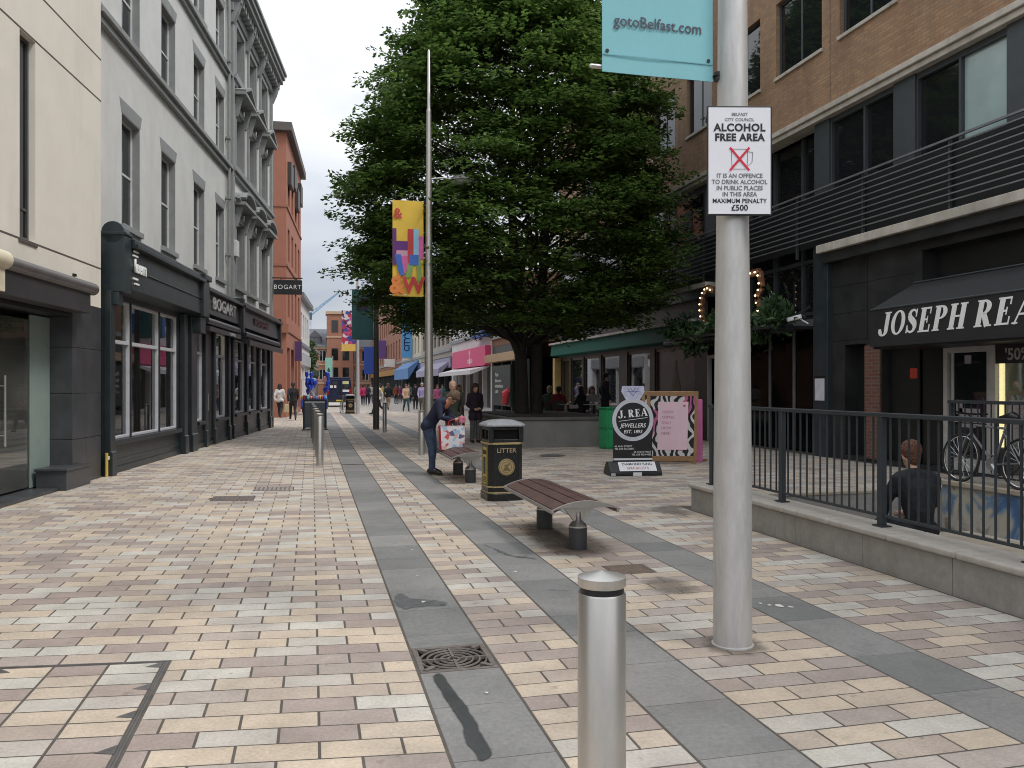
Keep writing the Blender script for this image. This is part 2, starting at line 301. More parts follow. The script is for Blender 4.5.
# serif capitals built from strokes (unit height)
def serif_text(word, h, mat, parent, loc, rot, shear=.22, ext=.006, name='lettering', track=.1):
    mb = MB(); k = [0]
    def poly(p, x):
        k[0] += 1; d = ext * (1 + .03 * (k[0] % 7))
        mb.prism([((a + x + shear * b) * h, b * h) for a, b in p], 0, -d, 'xz')
    def rect(x, a, b, c, d): poly([(a, c), (b, c), (b, d), (a, d)], x)
    T, t, s = .24, .075, .06
    def arc(x, cx, cy, ro, so, ri, si, a0, a1, n=14):
        for i in range(n):
            u, v = R(a0 + (a1 - a0) * i / n), R(a0 + (a1 - a0) * (i + 1) / n)
            poly([(cx + ro*math.cos(u), cy + so*math.sin(u)), (cx + ro*math.cos(v), cy + so*math.sin(v)), (cx + ri*math.cos(v), cy + si*math.sin(v)), (cx + ri*math.cos(u), cy + si*math.sin(u))], x)
    def stem(x, a): rect(x, a, a + T, 0, 1); rect(x, a - .07, a + T + .07, 0, s); rect(x, a - .07, a + T + .07, 1 - s, 1)
    def stroke(x, pts):
        for (p, wp), (q, wq) in zip(pts, pts[1:]):
            d = Vector((q[0]-p[0], q[1]-p[1])).normalized(); n = Vector((-d.y, d.x))
            e = d * .015
            poly([(p[0]-e.x + n.x*wp/2, p[1]-e.y + n.y*wp/2), (p[0]-e.x - n.x*wp/2, p[1]-e.y - n.y*wp/2), (q[0]+e.x - n.x*wq/2, q[1]+e.y - n.y*wq/2), (q[0]+e.x + n.x*wq/2, q[1]+e.y + n.y*wq/2)], x)
    x = 0
    for c in word:
        if c == ' ': x += .32; continue
        if c == '.': rect(x, .03, .2, 0, .17); x += .3; continue
        if c == 'J':
            rect(x, .25, .25+T, .2, 1); rect(x, .17, .57, 1-s, 1); arc(x, .19, .2, .30, .24, .08, .16, -180, 0, 12); rect(x, -.11, .06, .14, .28); wd = .55
        elif c == 'O': arc(x, .4, .5, .42, .52, .2, .44, 0, 360, 32); wd = .8
        elif c == 'S':
            stroke(x, [((.52,.74),.05),((.47,.9),.07),((.32,.965),.08),((.17,.9),.14),((.12,.76),.2),((.2,.62),.24),((.34,.52),.26),((.47,.41),.25),((.53,.27),.2),((.47,.1),.13),((.31,.035),.08),((.14,.1),.07),((.07,.28),.05)])
            rect(x, .49, .55, .66, .99); rect(x, .04, .1, .01, .34); wd = .62
        elif c == 'E':
            stem(x, .07); rect(x, .07, .6, 1-t, 1); rect(x, .07, .64, 0, t); rect(x, .07, .46, .47, .47+t); rect(x, .54, .6, .72, 1); rect(x, .58, .64, 0, .3); rect(x, .42, .47, .36, .64); wd = .68
        elif c in 'PR':
            stem(x, .07); arc(x, .34, .73, .34, .27, .12, .195, -90, 90, 12); rect(x, .2, .35, 1-t, 1); rect(x, .2, .35, .46, .46+t); wd = .7
            if c == 'R': stroke(x, [((.38,.48),.22),((.62,.03),.24)]); rect(x, .5, .82, 0, s); wd = .84
        elif c == 'H': stem(x, .07); stem(x, .56); rect(x, .2, .7, .47, .47+t); wd = .9
        elif c == 'A':
            stroke(x, [((.08,0),.07),((.42,1),.08)]); stroke(x, [((.42,1),.2),((.72,0),.25)]); rect(x, .18, .62, .3, .3+t); rect(x, -.03, .22, 0, s); rect(x, .54, .9, 0, s); wd = .86
        x += wd + track
    o = mb.build(name, mat, parent); o.location = loc; o.rotation_euler = rot; o['len'] = (x - track) * h
    return o
# ------------------------------------------------------------------ ground and paving
SH = .1164                                   # the left-hand courses follow the shopfronts
CREAM, PINK, PALE = 0.0, 0.5, 1.0
class Pav:
    def __init__(s): s.mb = MB(); s.t = []
    def stone(s, x0, x1, y0, y1, tint, shear=0., z=0., gap=.010, ch=.003):
        g = gap / 2; x0 += g; x1 -= g; y0 += g; y1 -= g
        if x1 - x0 < .03 or y1 - y0 < .02: return
        zz = z + random.uniform(-.0002, .0009); tl = random.uniform(-.0004, .0004); tm = random.uniform(-.0004, .0004)
        q = [(x0, y0), (x1, y0), (x1, y1), (x0, y1)]; i = [(x0+ch, y0+ch), (x1-ch, y0+ch), (x1-ch, y1-ch), (x0+ch, y1-ch)]
        V = [(a, b - shear * (a - .575), z - .003) for a, b in q] + [(a, b - shear * (a - .575), zz + (tl if j in (0, 1) else -tl) + (tm if j in (0, 3) else -tm)) for j, (a, b) in enumerate(i)]
        s.mb.add(V, [(4,5,6,7),(0,1,5,4),(1,2,6,5),(2,3,7,6),(3,0,4,7)]); s.t += [tint] * 5
    def build(s, name, mat, parent=None, **k):
        o = s.mb.build(name, mat, parent, fix=False, **k)
        a = o.data.attributes.new('tint', 'FLOAT', 'FACE'); a.data.foreach_set('value', s.t); return o
def tint():
    u = random.random()
    return min(1, max(0, (.06 if u < .37 else .5 if u < .71 else .95) + random.gauss(0, .12)))
M_pav = stone_mat('paving stone', [(.555, .46, .355), (.485, .405, .325), (.34, .275, .245), (.43, .375, .33), (.535, .505, .445)])
M_slab = stone_mat('bluestone slab', [(.19, .192, .185), (.235, .232, .222), (.27, .265, .25)], gsc=35, stain=.75)
M_far = P('far paving', (.40, .36, .32), .8, var=.15, scale=1.5)
g = MB(); g.quad((-400,-60,-.0015),(400,-60,-.0015),(400,-1,-.0015),(-400,-1,-.0015)); g.quad((-400,10.95,-.0015),(400,10.95,-.0015),(400,900,-.0015),(-400,900,-.0015)); g.quad((-400,10,-.0015),(7.62,10,-.0015),(7.62,10.95,-.0015),(-400,10.95,-.0015)); g.quad((9.6,10,-.0015),(400,10,-.0015),(400,10.95,-.0015),(9.6,10.95,-.0015))
for a_, b_, c_, d_ in ((-400,5.13,-1,4.556),(-400,5.13,4.994,10),(-400,.591,4.556,4.994),(1.029,5.13,4.556,4.994)): g.quad((a_,c_,-.0015),(b_,c_,-.0015),(b_,d_,-.0015),(a_,d_,-.0015)); g.quad((9.6,-1,-.0015),(400,-1,-.0015),(400,10,-.0015),(9.6,10,-.0015))
struct(g.build('ground', M_joint, fix=False))
Y0, Y1, CH, BL = -1.2, 50., .176, .362
MH = (-1.76, -.80, 3.024, 4.96)                # manhole cover opening, before the shear
GR = [(-1.38, -.80, 11.824, 12.352), (-.86, -.28, 12.88, 13.408)]
p = Pav(); r = 0; y = Y0
while y < Y1:                                # left zone: sheared half-bond courses
    x1 = .575; first = True
    while x1 > -7.5:
        L_ = BL / 2 if (first and r % 2) else BL
        x0 = x1 - L_; ys = y + CH/2 ; hide = False
        for h in [MH] + GR:
            if x1 > h[0] + .01 and x0 < h[1] - .01 and ys > h[2] and ys < h[3]: hide = True
        if hide:
            for h in [MH] + GR:
                if ys > h[2] and ys < h[3]:
                    if x1 > h[1] > x0: p.stone(h[1], x1, y, y + CH, tint(), SH)
                    if x0 < h[0] < x1: p.stone(x0, h[0], y, y + CH, tint(), SH)
        else: p.stone(x0, x1, y, y + CH, tint(), SH)
        x1 = x0; first = False
    y += CH; r += 1
struct(p.build('paving', M_pav))
# right-hand zones: courses square to the kerb line
p = Pav(); r = 0; y = Y0
BG = (2.50, 2.88, 6.544, 6.896)                # small brown access cover behind the near bollard
while y < Y1:
    for a, b in ((1.045, 1.60), (2.075, 3.095), (3.555, 11.2)):
        if a > 3 and y < 9.95: b = 4.74
        x = a; first = True
        while x < b - .01:
            L_ = BL / 2 * 1.1 if (first and r % 2) else BL
            x2 = min(b, x + L_)
            if b - x2 < .1: x2 = b
            yc = y + CH/2
            if BG[2] < yc < BG[3] and x2 > BG[0] and x < BG[1]:
                if x < BG[0]: p.stone(x, BG[0], y, y + CH, tint())
                if x2 > BG[1]: p.stone(BG[1], x2, y, y + CH, tint())
            elif yc < 10.9 and x2 > 7.62 and x < 9.86:
                if x < 7.5: p.stone(x, 7.62, y, y + CH, tint())
            else: p.stone(x, x2, y, y + CH, tint())
            x = x2; first = False
    y += CH; r += 1
struct(p.build('paving', M_pav))
p = Pav(); DR = (.585, 1.035, 4.55, 5.0)
for a, b in ((.58, 1.04), (1.605, 2.07), (3.10, 3.55)):
    y = Y0 + random.random() * .3
    while y < Y1:
        L_ = random.choice((.45, .6, .75)); y2 = y + L_
        if a < .6 and y < DR[3] and y2 > DR[2]:
            if y < DR[2]: p.stone(a, b, y, DR[2], random.random(), gap=.004, ch=.003)
            if y2 > DR[3]: p.stone(a, b, DR[3], y2, random.random(), gap=.004, ch=.003)
        else: p.stone(a, b, y, y2, random.random(), gap=.005, ch=.003)
        y = y2
struct(p.build('stone_band', M_slab))
fp = MB(); fp.quad((-30,50,.0),(30,50,.0),(30,420,.0),(-30,420,.0)); struct(fp.build('pavement', M_far, fix=False))

# damp marks on the bluestone: thin films of water, cut to their own outlines
M_wet = P('water film', (.07, .074, .075), .2, var=.25, spec=.5)
M_stain = P('dried drink stain', (.115, .118, .117), .5, var=.4, scale=20)
def film(m, k=1.):                                  # thin film that fades out towards its own edge (mesh attribute 'cover')
    N, L = m.node_tree.nodes, m.node_tree.links; o = N['Material Output']; b = N['Principled BSDF']
    at = N.new('ShaderNodeAttribute'); at.attribute_name = 'cover'; t = N.new('ShaderNodeTexCoord'); n = N.new('ShaderNodeTexNoise'); n.inputs['Scale'].default_value = 14; n.inputs['Detail'].default_value = 6; L.new(t.outputs['Object'], n.inputs['Vector'])
    a = N.new('ShaderNodeMath'); a.operation = 'MULTIPLY_ADD'; a.inputs[1].default_value = 1.5; L.new(n.outputs['Fac'], a.inputs[0]); a.inputs[2].default_value = -1.0
    c = N.new('ShaderNodeMath'); c.operation = 'MULTIPLY_ADD'; c.inputs[1].default_value = 1.9; c.use_clamp = True; L.new(at.outputs['Fac'], c.inputs[0]); L.new(a.outputs[0], c.inputs[2])
    tr_ = N.new('ShaderNodeBsdfTransparent'); x = N.new('ShaderNodeMixShader'); kk = N.new('ShaderNodeMath'); kk.operation = 'MULTIPLY'; kk.inputs[1].default_value = k; L.new(c.outputs[0], kk.inputs[0]); L.new(kk.outputs[0], x.inputs[0]); L.new(tr_.outputs[0], x.inputs[1]); L.new(b.outputs[0], x.inputs[2]); L.new(x.outputs[0], o.inputs['Surface']); return m
film(M_wet, .9); film(M_stain, .8); M_grime_shade = film(P('grime and shade film', (.17, .145, .12), .8, var=.3, scale=8), .55)
def blot(pts, z, mat, name='puddle', soft=.06, cell=.022):
    """soft-edged film: a small grid whose 'cover' attribute rises from the outline inwards"""
    q = np.array(pts, float); n = len(q)
    for _ in range(3):
        r_ = np.roll(q, -1, 0); q = np.stack([q*.75 + r_*.25, q*.25 + r_*.75], 1).reshape(-1, 2)
        if _ < 2: q = q + rng.normal(0, min(.014, soft*.5)/(_+1), q.shape)
    lo, hi = q.min(0) - .02, q.max(0) + .02; nx, ny = [max(3, int(v)) for v in (hi - lo)/cell]
    gx, gy = np.meshgrid(np.linspace(lo[0], hi[0], nx+1), np.linspace(lo[1], hi[1], ny+1)); p = np.stack([gx.ravel(), gy.ravel()], 1)
    a, b2 = q, np.roll(q, -1, 0); ab = b2 - a; ap = p[:, None] - a[None]; t = np.clip((ap*ab).sum(-1)/((ab**2).sum(-1)+1e-12), 0, 1)
    d = np.linalg.norm(ap - t[..., None]*ab, axis=-1).min(1)
    cr_ = ((a[None, :, 1] > p[:, None, 1]) != (b2[None, :, 1] > p[:, None, 1])) & (p[:, None, 0] < (b2[None, :, 0]-a[None, :, 0])*(p[:, None, 1]-a[None, :, 1])/(b2[None, :, 1]-a[None, :, 1]+1e-12) + a[None, :, 0])
    cov = np.where(cr_.sum(1) % 2 == 1, np.clip(d/soft, 0, 1), 0.)
    F = []
    for j in range(ny):
        for i in range(nx):
            k = j*(nx+1)+i
            if max(cov[k], cov[k+1], cov[k+nx+1], cov[k+nx+2]) > 0: F.append((k, k+1, k+nx+2, k+nx+1))
    mb = MB(); mb.add([(x, y, z) for x, y in p], F); o = mb.build(name, mat, fix=False)
    at = o.data.attributes.new('cover', 'FLOAT', 'POINT'); at.data.foreach_set('value', cov); o['kind'] = 'structure'; return o
blot([(.655,4.54),(.715,4.54),(.725,4.25),(.755,4.05),(.765,3.8),(.79,3.62),(.77,3.45),(.70,3.40),(.675,3.62),(.675,3.9),(.65,4.2)], .0045, M_wet, soft=.018, cell=.008)
blot([(2.525+.24*math.cos(a_), 4.6+.24*math.sin(a_)) for a_ in np.linspace(0,5.6,9)], .0045, M_grime_shade, 'grime', soft=.12)  # dirt ring at the column foot, with its contact shade painted in
blot([(2.15,7.2),(2.9,7.3),(3.0,8.2),(2.95,9.3),(2.3,9.4),(2.12,8.3)], .0045, M_grime_shade, 'grime', soft=.25)  # brown dirt beneath the bench, darkened to include its contact shade
blot([(4.3,9.3),(4.7,9.2),(4.72,9.9),(5.2,10.1),(4.6,10.3),(4.1,9.9)], .0045, M_grime_shade, 'grime', soft=.25)
blot([(2.55,5.7),(3.0,5.75),(3.05,6.3),(2.8,6.5),(2.5,6.3)], .0045, M_grime_shade, 'grime', soft=.25)
blot([(5.0,17.6),(5.7,17.7),(5.75,18.4),(5.2,18.6),(4.95,18.1)], .0047, M_stain, 'stain', soft=.2)
blot([(.60,6.35),(.68,6.42),(.72,6.2),(.86,6.1),(1.02,5.98),(.9,5.88),(.72,5.92),(.63,5.82),(.6,6.0)], .0045, M_stain, 'stain', soft=.05, cell=.012)
blot([(1.66,8.1),(1.70,8.15),(1.76,7.75),(1.86,7.5),(1.97,7.42),(2.04,7.3),(2.03,7.22),(1.94,7.33),(1.83,7.4),(1.73,7.62)], .0045, M_stain, 'stain', soft=.05, cell=.012)
blot([(1.72,6.22),(1.82,6.2),(1.92,6.15),(2.06,6.13),(2.05,6.09),(1.93,6.1),(1.8,6.15)], .0045, M_stain, 'stain', soft=.05, cell=.012)
M_gum = film(P('chewing gum', (.55, .54, .50), .7))
for i, (x, y, s_) in enumerate([(.885,4.18,.013),(.80,6.05,.017),(.86,6.9,.012),(1.70,6.85,.02),(3.3,5.33,.03),(3.36,5.28,.02),(3.24,5.36,.015),(2.93,5.45,.03),(.95,8.0,.012),(3.2,5.42,.018)]):
    blot([(x+s_*math.cos(t)*random.uniform(.7,1.5), y+1.3*s_*math.sin(t)*random.uniform(.6,1.3)) for t in np.linspace(0, 5.4, 7)], .005, M_gum, 'gum_spot', soft=.004, cell=.004)

# ------------------------------------------------------------------ covers and grates in the ground
t = thing('drain_grate', 'square iron drain grate of concentric rings set in the grey stone band', 'drain cover', (.81, 4.775, 0))
mb = MB(); hw = .222
for a, b, c, d in ((-hw,hw,-hw,-hw+.03),(-hw,hw,hw-.03,hw),(-hw,-hw+.03,-hw+.03,hw-.03),(hw-.03,hw,-hw+.03,hw-.03)): mb.box(a,b,c,d,-.03,.002)
M_rust = P('worn cast iron', (.15, .128, .112), .6, metal=.2, var=.3, scale=18, bump=.3)
mb.build('frame', M_rust, t, bevel=.002)
mb = MB()
for rr_ in (.035, .075, .115, .155, .195): mb.tube([(rr_*math.cos(a), rr_*math.sin(a), -.009) for a in np.linspace(0, 2*math.pi, 40, endpoint=False)], .0072, 6, closed=True)
for k in range(4):
    a = k*math.pi/2; mb.bar((.02*math.cos(a), .02*math.sin(a), -.0105), (.2*math.cos(a), .2*math.sin(a), -.0105), .016, .02)
for k in range(4):
    a = k*math.pi/2+math.pi/4; mb.bar((.195*math.cos(a), .195*math.sin(a), -.0015), (.275*math.cos(a), .275*math.sin(a), -.0015), .03, .016)
mb.build('ring_grid', M_rust, t, smooth=True)
mb = MB(); mb.box(-.245,.245,-.245,.245,-.3,-.032); mb.build('pit', P('drain pit', (.003,.003,.003), .9), t)
t = thing('manhole_cover', 'large paver filled manhole cover with steel edge frame and corner plates', 'manhole cover')
def shp(x, y, z=0.): return (x, y - SH * (x - .575), z)
def sbox(mb, x0, x1, y0, y1, z0, z1):
    q = [shp(x0,y0),shp(x1,y0),shp(x1,y1),shp(x0,y1)]
    mb.add([(a,b,z0) for a,b,_ in q] + [(a,b,z1) for a,b,_ in q], [(0,3,2,1),(4,5,6,7),(0,1,5,4),(1,2,6,5),(2,3,7,6),(3,0,4,7)])
mb = MB(); X0, X1, Ya, Yb = -1.752, -.808, 3.031, 4.953
for e, wd in ((0, .011), (.016, .008)):
    sbox(mb, X0+e, X1-e, Yb-e-wd, Yb-e, -.03, .001-e*.05); sbox(mb, X0+e, X0+e+wd, Ya, Yb-e-wd, -.03, .001-e*.05); sbox(mb, X1-e-wd, X1-e, Ya, Yb-e-wd, -.03, .001-e*.05)
mb.build('edge_frame', P('worn corner steel', (.12,.115,.11), .5, metal=.3, var=.3), t)
pv = Pav(); rows = 11; ch_ = (Yb - Ya - .05) / rows
for k in range(rows):
    for c in range(3):
        pv.stone(X0+.027 + c*(X1-X0-.054)/3, X0+.027 + (c+1)*(X1-X0-.054)/3, Yb-.027-(k+1)*ch_, Yb-.027-k*ch_, tint(), SH, gap=.012)
pv.build('paver_infill', M_pav, t)
for yy in (Yb-.07, Yb-.42, Yb-.80, Yb-1.2):
    for sx, xe in ((-1, X1-.027), (1, X0+.027)):
        q = [shp(xe, yy+.05, .003), shp(xe, yy-.05, .003), shp(xe+sx*.085, yy-.03, .003)]
        mb = MB(); mb.add(q + [(a,b,-.0015) for a,b,_ in q], [(0,1,2),(3,5,4),(0,3,4,1),(1,4,5,2),(2,5,3,0)]); c_ = shp(xe+sx*.025, yy-.005); mb.cyl(c_[0], c_[1], .003, .0045, .008, 8)
        mb.build('corner_plate', P('worn corner steel', (.12,.115,.11), .5, metal=.3, var=.3), t)
for (a, b, c, d), lb in zip(GR, ('nearer of two dark metal floor grates in the left paving', 'farther slatted floor grate beside the left paving bollards')):
    t = thing('floor_grate', lb, 'floor grate')
    mb = MB(); sbox(mb, a+.006, b-.006, c+.004, d-.004, -.03, -.001); mb.build('base_plate', M_rust, t)
    mb = MB(); n_ = 9
    for k in range(n_):
        x_ = a+.03 + (b-a-.06)*k/(n_-1); sbox(mb, x_-.02, x_+.02, c+.02, d-.02, -.001, .004)
    mb.build('slat', P('pale worn steel', (.27,.23,.21), .6, var=.3) if 'farther' in lb else P('brown worn steel', (.12,.095,.085), .6, var=.3), t)
t = thing('access_cover', 'small brown recessed access cover in the paving behind the near bollard', 'access cover', (2.69, 6.72, 0))
mb = MB(); mb.box(-.165,.165,-.155,.155,-.03,.0004); mb.build('plate', P('brown cover', (.13,.095,.07), .8, var=.35, scale=15, bump=.4), t)
mb = MB()
for a,b,c,d in ((-.17,.17,.155,.168),(-.17,.17,-.168,-.155),(-.182,-.17,-.168,.168),(.17,.182,-.168,.168)): mb.box(a,b,c,d,-.03,.001)
mb.build('rim', M_rust, t)
for i, (xx, yy) in enumerate([(.81, 17.0), (.81, 21.2), (.81, 26.0), (1.3, 33.5)]):
    t = thing('drain_slot', ('nearest of the narrow dark drain slots across the stone band', 'second of the narrow dark drain slots, beyond the far bollards', 'third narrow dark drain slot up the stone band', 'farthest wide drain slot across the paving')[i], 'drain slot', (xx, yy, 0), 0, 'drain slots across the stone band')
    mb = MB(); hw_ = .22 if i < 3 else .7; mb.box(-hw_, hw_, -.06, .06, -.03, .003); mb.build('channel', M_darksteel, t)
    mb = MB()
    for k in range(12): mb.box(-hw_+.02+k*hw_/6, -hw_+.02+k*hw_/6+hw_/14, -.05, .05, .003, .008)
    mb.build('grid', M_rust, t)

# ------------------------------------------------------------------ left: cream building and grey building
LA = math.atan2(.9933, .1156); LO = (-3.57, 15.71, 0); LG = (-3.70, 15.725, 0)
M_cream = P('cream render', (.73, .68, .595), .8, var=.06, scale=1.2, bump=.12, bscale=40, dirt=.36)
M_greyw = P('pale grey stucco', (.60, .60, .58), .85, var=.07, scale=1.5, bump=.1, bscale=30, dirt=.3)
M_gtrim = P('grey trim paint', (.255, .265, .26), .7, var=.12, dirt=.3)
M_tile = P('dark stone tile', (.052, .055, .06), .35, var=.3, scale=3, bump=.05)
M_greyfr = P('white sash paint', (.55, .56, .56), .5)
def window(parent, x0, x1, z0, z1, y, fr, gl, bars=(), vb=(), fw=.055, fd=.05, name='window'):
    mb = MB(); mb.box(x0,x0+fw,y-fd,y,z0,z1); mb.box(x1-fw,x1,y-fd,y,z0,z1); mb.box(x0+fw,x1-fw,y-fd,y,z0,z0+fw); mb.box(x0+fw,x1-fw,y-fd,y,z1-fw,z1)
    for z in bars: mb.box(x0+fw,x1-fw,y-fd*.9,y,z-fw*.4,z+fw*.4)
    for x in vb: mb.box(x-fw*.4,x+fw*.4,y-fd*.8,y,z0+fw,z1-fw)
    o = mb.build(name, fr, parent, bevel=.004)
    g = MB(); g.box(x0+fw*.5,x1-fw*.5,y-fd*.45,y-fd*.3,z0+fw*.5,z1-fw*.5); g.build('pane', gl, o); return o
# cream building -------------------------------------------------
cb = thing('cream_building', 'smooth cream rendered building with slot windows and dark stone shop base, nearest on the left', 'building', LO, LA)
DOORX, DOORY = (-8.0, -1.35), .34
mb = MB(); mb.wall(-14, -.1, 2.96, 16, [(-3.1,-2.62,3.66,6.55),(-6.6,-6.12,3.66,6.55),(-3.1,-2.62,7.6,10.5),(-6.6,-6.12,7.6,10.5)], .15)
mb.quad((-.1,0,2.96),(-.1,6,2.96),(-.1,6,16),(-.1,0,16)); mb.quad((-14,0,16),(-.1,0,16),(-.1,6,16),(-14,6,16)); mb.quad((-14,0,0),(-14,6,0),(-14,6,16),(-14,0,16)); mb.quad((-14,6,0),(-.1,6,0),(-.1,6,16),(-14,6,16))
cw = mb.build('wall', M_cream, cb, fix=False)
mb = MB()
for z in (3.645, 6.57, 7.29, 10.2): 
    for a, b in ((-14, -.1),): mb.box(a, b, -.003, .02, z-.013, z+.013)
mb.box(-3.14, -2.58, -.02, .0, 3.6, 3.64)
mb.build('shadow_joint', P('joint dark', (.10,.085,.075), .9), cb)
for a in (-3.1, -6.6):
    for z in (3.66, 7.6): window(cb, a, a+.48, z, z+2.89, .14, M_tile, M_dglass, bars=(z+.45,))
mb = MB()
for k in range(4):
    for a, b in ((-1.31,-.74),(-.735,-.1)): mb.box(a, b, 0, .6, .74*k+.004, .74*k+.736)
mb.build('stone_cladding', M_tile, cb, bevel=.004)
mb = MB(); mb.box(-1.29,-.12,.03,.58,0,2.95); mb.build('pier_core', M_joint, cb)
mb = MB(); mb.box(-1.95,-1.0,-.16,.28,0,.3); mb.box(-1.98,-.97,-.18,.3,.3,.34); mb.build('plinth_step', M_tile, cb, bevel=.006)
mb = MB(); mb.box(-9,-1.99,-.05,.9,0,.05); mb.build('threshold', M_tile, cb, bevel=.005)
mb = MB(); mb.box(-14,-1.32,.0,4,2.70,2.74); mb.box(-14,-.73,.02,.10,2.74,2.96); mb.build('soffit', M_black, cb)
mb = MB(); mb.box(-14,-.1,1.9,2.0,0,2.7); mb.box(-14,-.1,.9,1.9,-.02,.05); mb.box(-1.3,-1.28,.9,1.9,0,2.7); mb.box(-4.9,-4.7,1.5,1.9,0,2.7); mb.build('shop_interior', P('dim interior', (.42,.37,.29), .9, var=.3), cb)
mb = MB(); mb.box(-4.4,-2.9,1.2,1.7,.05,1.0); mb.box(-2.3,-1.6,1.4,1.88,.05,1.9); mb.box(-4.2,-3.2,1.84,1.89,1.2,2.3); mb.build('counter', P('counter wood', (.22,.15,.09), .5), cb)
mb = MB()
mb.box(-3.02,-3.0,DOORY,DOORY+.012,.08,2.55); mb.box(-2.98,-2.06,DOORY,DOORY+.012,.08,2.6); mb.box(-3.98,-3.04,DOORY,DOORY+.012,.08,2.6); mb.box(-8,-4.02,DOORY,DOORY+.012,.08,2.68)
M_greenglass = glass_mat('green tinted glass', (.72,.80,.76), 1.5, painted_sheen=.12)  # stronger pale layer lightens the doors in place of reflections
gd = mb.build('glass_door', M_greenglass, cb)
mb = MB()
for x in (-3.12, -2.90):
    mb.tube([(x,DOORY-.06,.75),(x,DOORY-.06,1.75)], .016, 10); 
    for z in (.9, 1.6): mb.tube([(x,DOORY-.06,z),(x,DOORY+.02,z)], .009, 8)
mb.build('handle', M_steel, gd, smooth=True)
mb = MB(); mb.box(-2.0,-1.32,DOORY,DOORY+.02,.06,2.68); mb.build('side_panel', P('pale green glass panel', (.26,.33,.30), .15, var=.05, spec=.7), cb)
mb = MB(); mb.box(-14,-1.32,-.28,.0,2.76,3.1); mb.build('shutter_box', P('shutter box paint', (.045,.042,.045), .45, var=.2, dirt=.3), cb, bevel=.01)
mb = MB(); mb.tube([(-14,-.24,3.17),(-1.12,-.24,3.17)], .10, 18); mb.box(-14,-1.2,-.33,-.02,3.105,3.16); mb.build('awning_roll', P('brown grey metal roll', (.15,.135,.13), .4, metal=.4, var=.2), cb, smooth=True)
mb = MB(); mb.tube([(-6.2,-.30,3.18),(-4.2,-.30,3.18)], .12, 18); mb.box(-6.2,-4.25,-.34,-.05,2.78,3.1); mb.build('awning_end', P('cream canvas', (.62,.56,.42), .8), cb, smooth=True)
mb = MB(); mb.box(-1.32,-1.22,-.03,.0,3.36,3.40); mb.build('wall_lamp', M_black, cb)
# gas pipe beside the corner
gp_ = thing('gas_pipe', 'short yellow gas pipe at the corner of the dark shopfront', 'pipe', LO, LA)
mb = MB(); mb.tube([(.0,-.06,0),(.0,-.06,.42)], .028, 10); mb.build('pipe', P('yellow pipe', (.55,.40,.08), .6), gp_, smooth=True)
mb = MB(); mb.box(.02,.12,-.09,-.03,.3,.36); mb.build('valve', M_white, gp_, bevel=.004)
# grey building --------------------------------------------------
gb = thing('grey_building', 'pale grey stucco building with ornate pedimented windows over a black shopfront row', 'building', LG, LA)
W1 = [(1.33,2.4),(3.85,4.95),(6.6,7.7),(9.0,10.05)]; W2 = [(11.1,12.3),(13.2,14.4),(15.4,16.6)]
holes = []
for a, b in W1: holes += [(a,b,4.72,6.85),(a,b,8.36,10.15),(a,b,11.3,12.8)]
mb = MB(); mb.wall(-.08, 10.6, 4.0, 14.2, holes, .2)
mb.quad((-.08,0,4),(-.08,9,4),(-.08,9,14.2),(-.08,0,14.2)); mb.quad((-.08,0,14.2),(10.6,0,14.2),(10.6,9,14.2),(-.08,9,14.2))
h2 = []
for a, b in W2: h2 += [(a,b,4.75,6.75),(a,b,8.45,10.15),(a,b,11.3,12.75)]
mb.wall(10.6, 17.75, 3.9, 13.9, h2, .38, y=-.08)
mb.quad((10.6,-.08,3.9),(10.6,0,3.9),(10.6,0,13.9),(10.6,-.08,13.9)); mb.quad((17.75,-.08,0),(17.75,9,0),(17.75,9,13.9),(17.75,-.08,13.9)); mb.quad((10.6,-.08,13.9),(17.75,-.08,13.9),(17.75,9,13.9),(10.6,9,13.9)); mb.quad((-.08,9,0),(17.75,9,0),(17.75,9,14),(-.08,9,14))
mb.build('wall', M_greyw, gb, fix=False)
for a, b in W1:
    for z0, z1 in ((4.72,6.85),(8.36,10.15),(11.3,12.8)):
        wd = window(gb, a+.02, b-.02, z0, z1, .19, M_greyfr, M_dglass, bars=((z0+z1)/2,), fw=.06)
        mb = MB(); mb.box(a+.001,a+.02,.0,.19,z0,z1); mb.box(b-.02,b-.001,.0,.19,z0,z1); mb.box(a+.02,b-.02,.0,.17,z1-.02,z1-.001)
        mb.box(a-.05,b+.05,-.07,.0,z0-.11,z0-.005)
        mb.prism([(a-.02,z1),(b+.02,z1),(b+.12,z1+.26),(a-.12,z1+.26)], -.006, .0); mb.build('surround', M_gtrim, gb, bevel=.004)
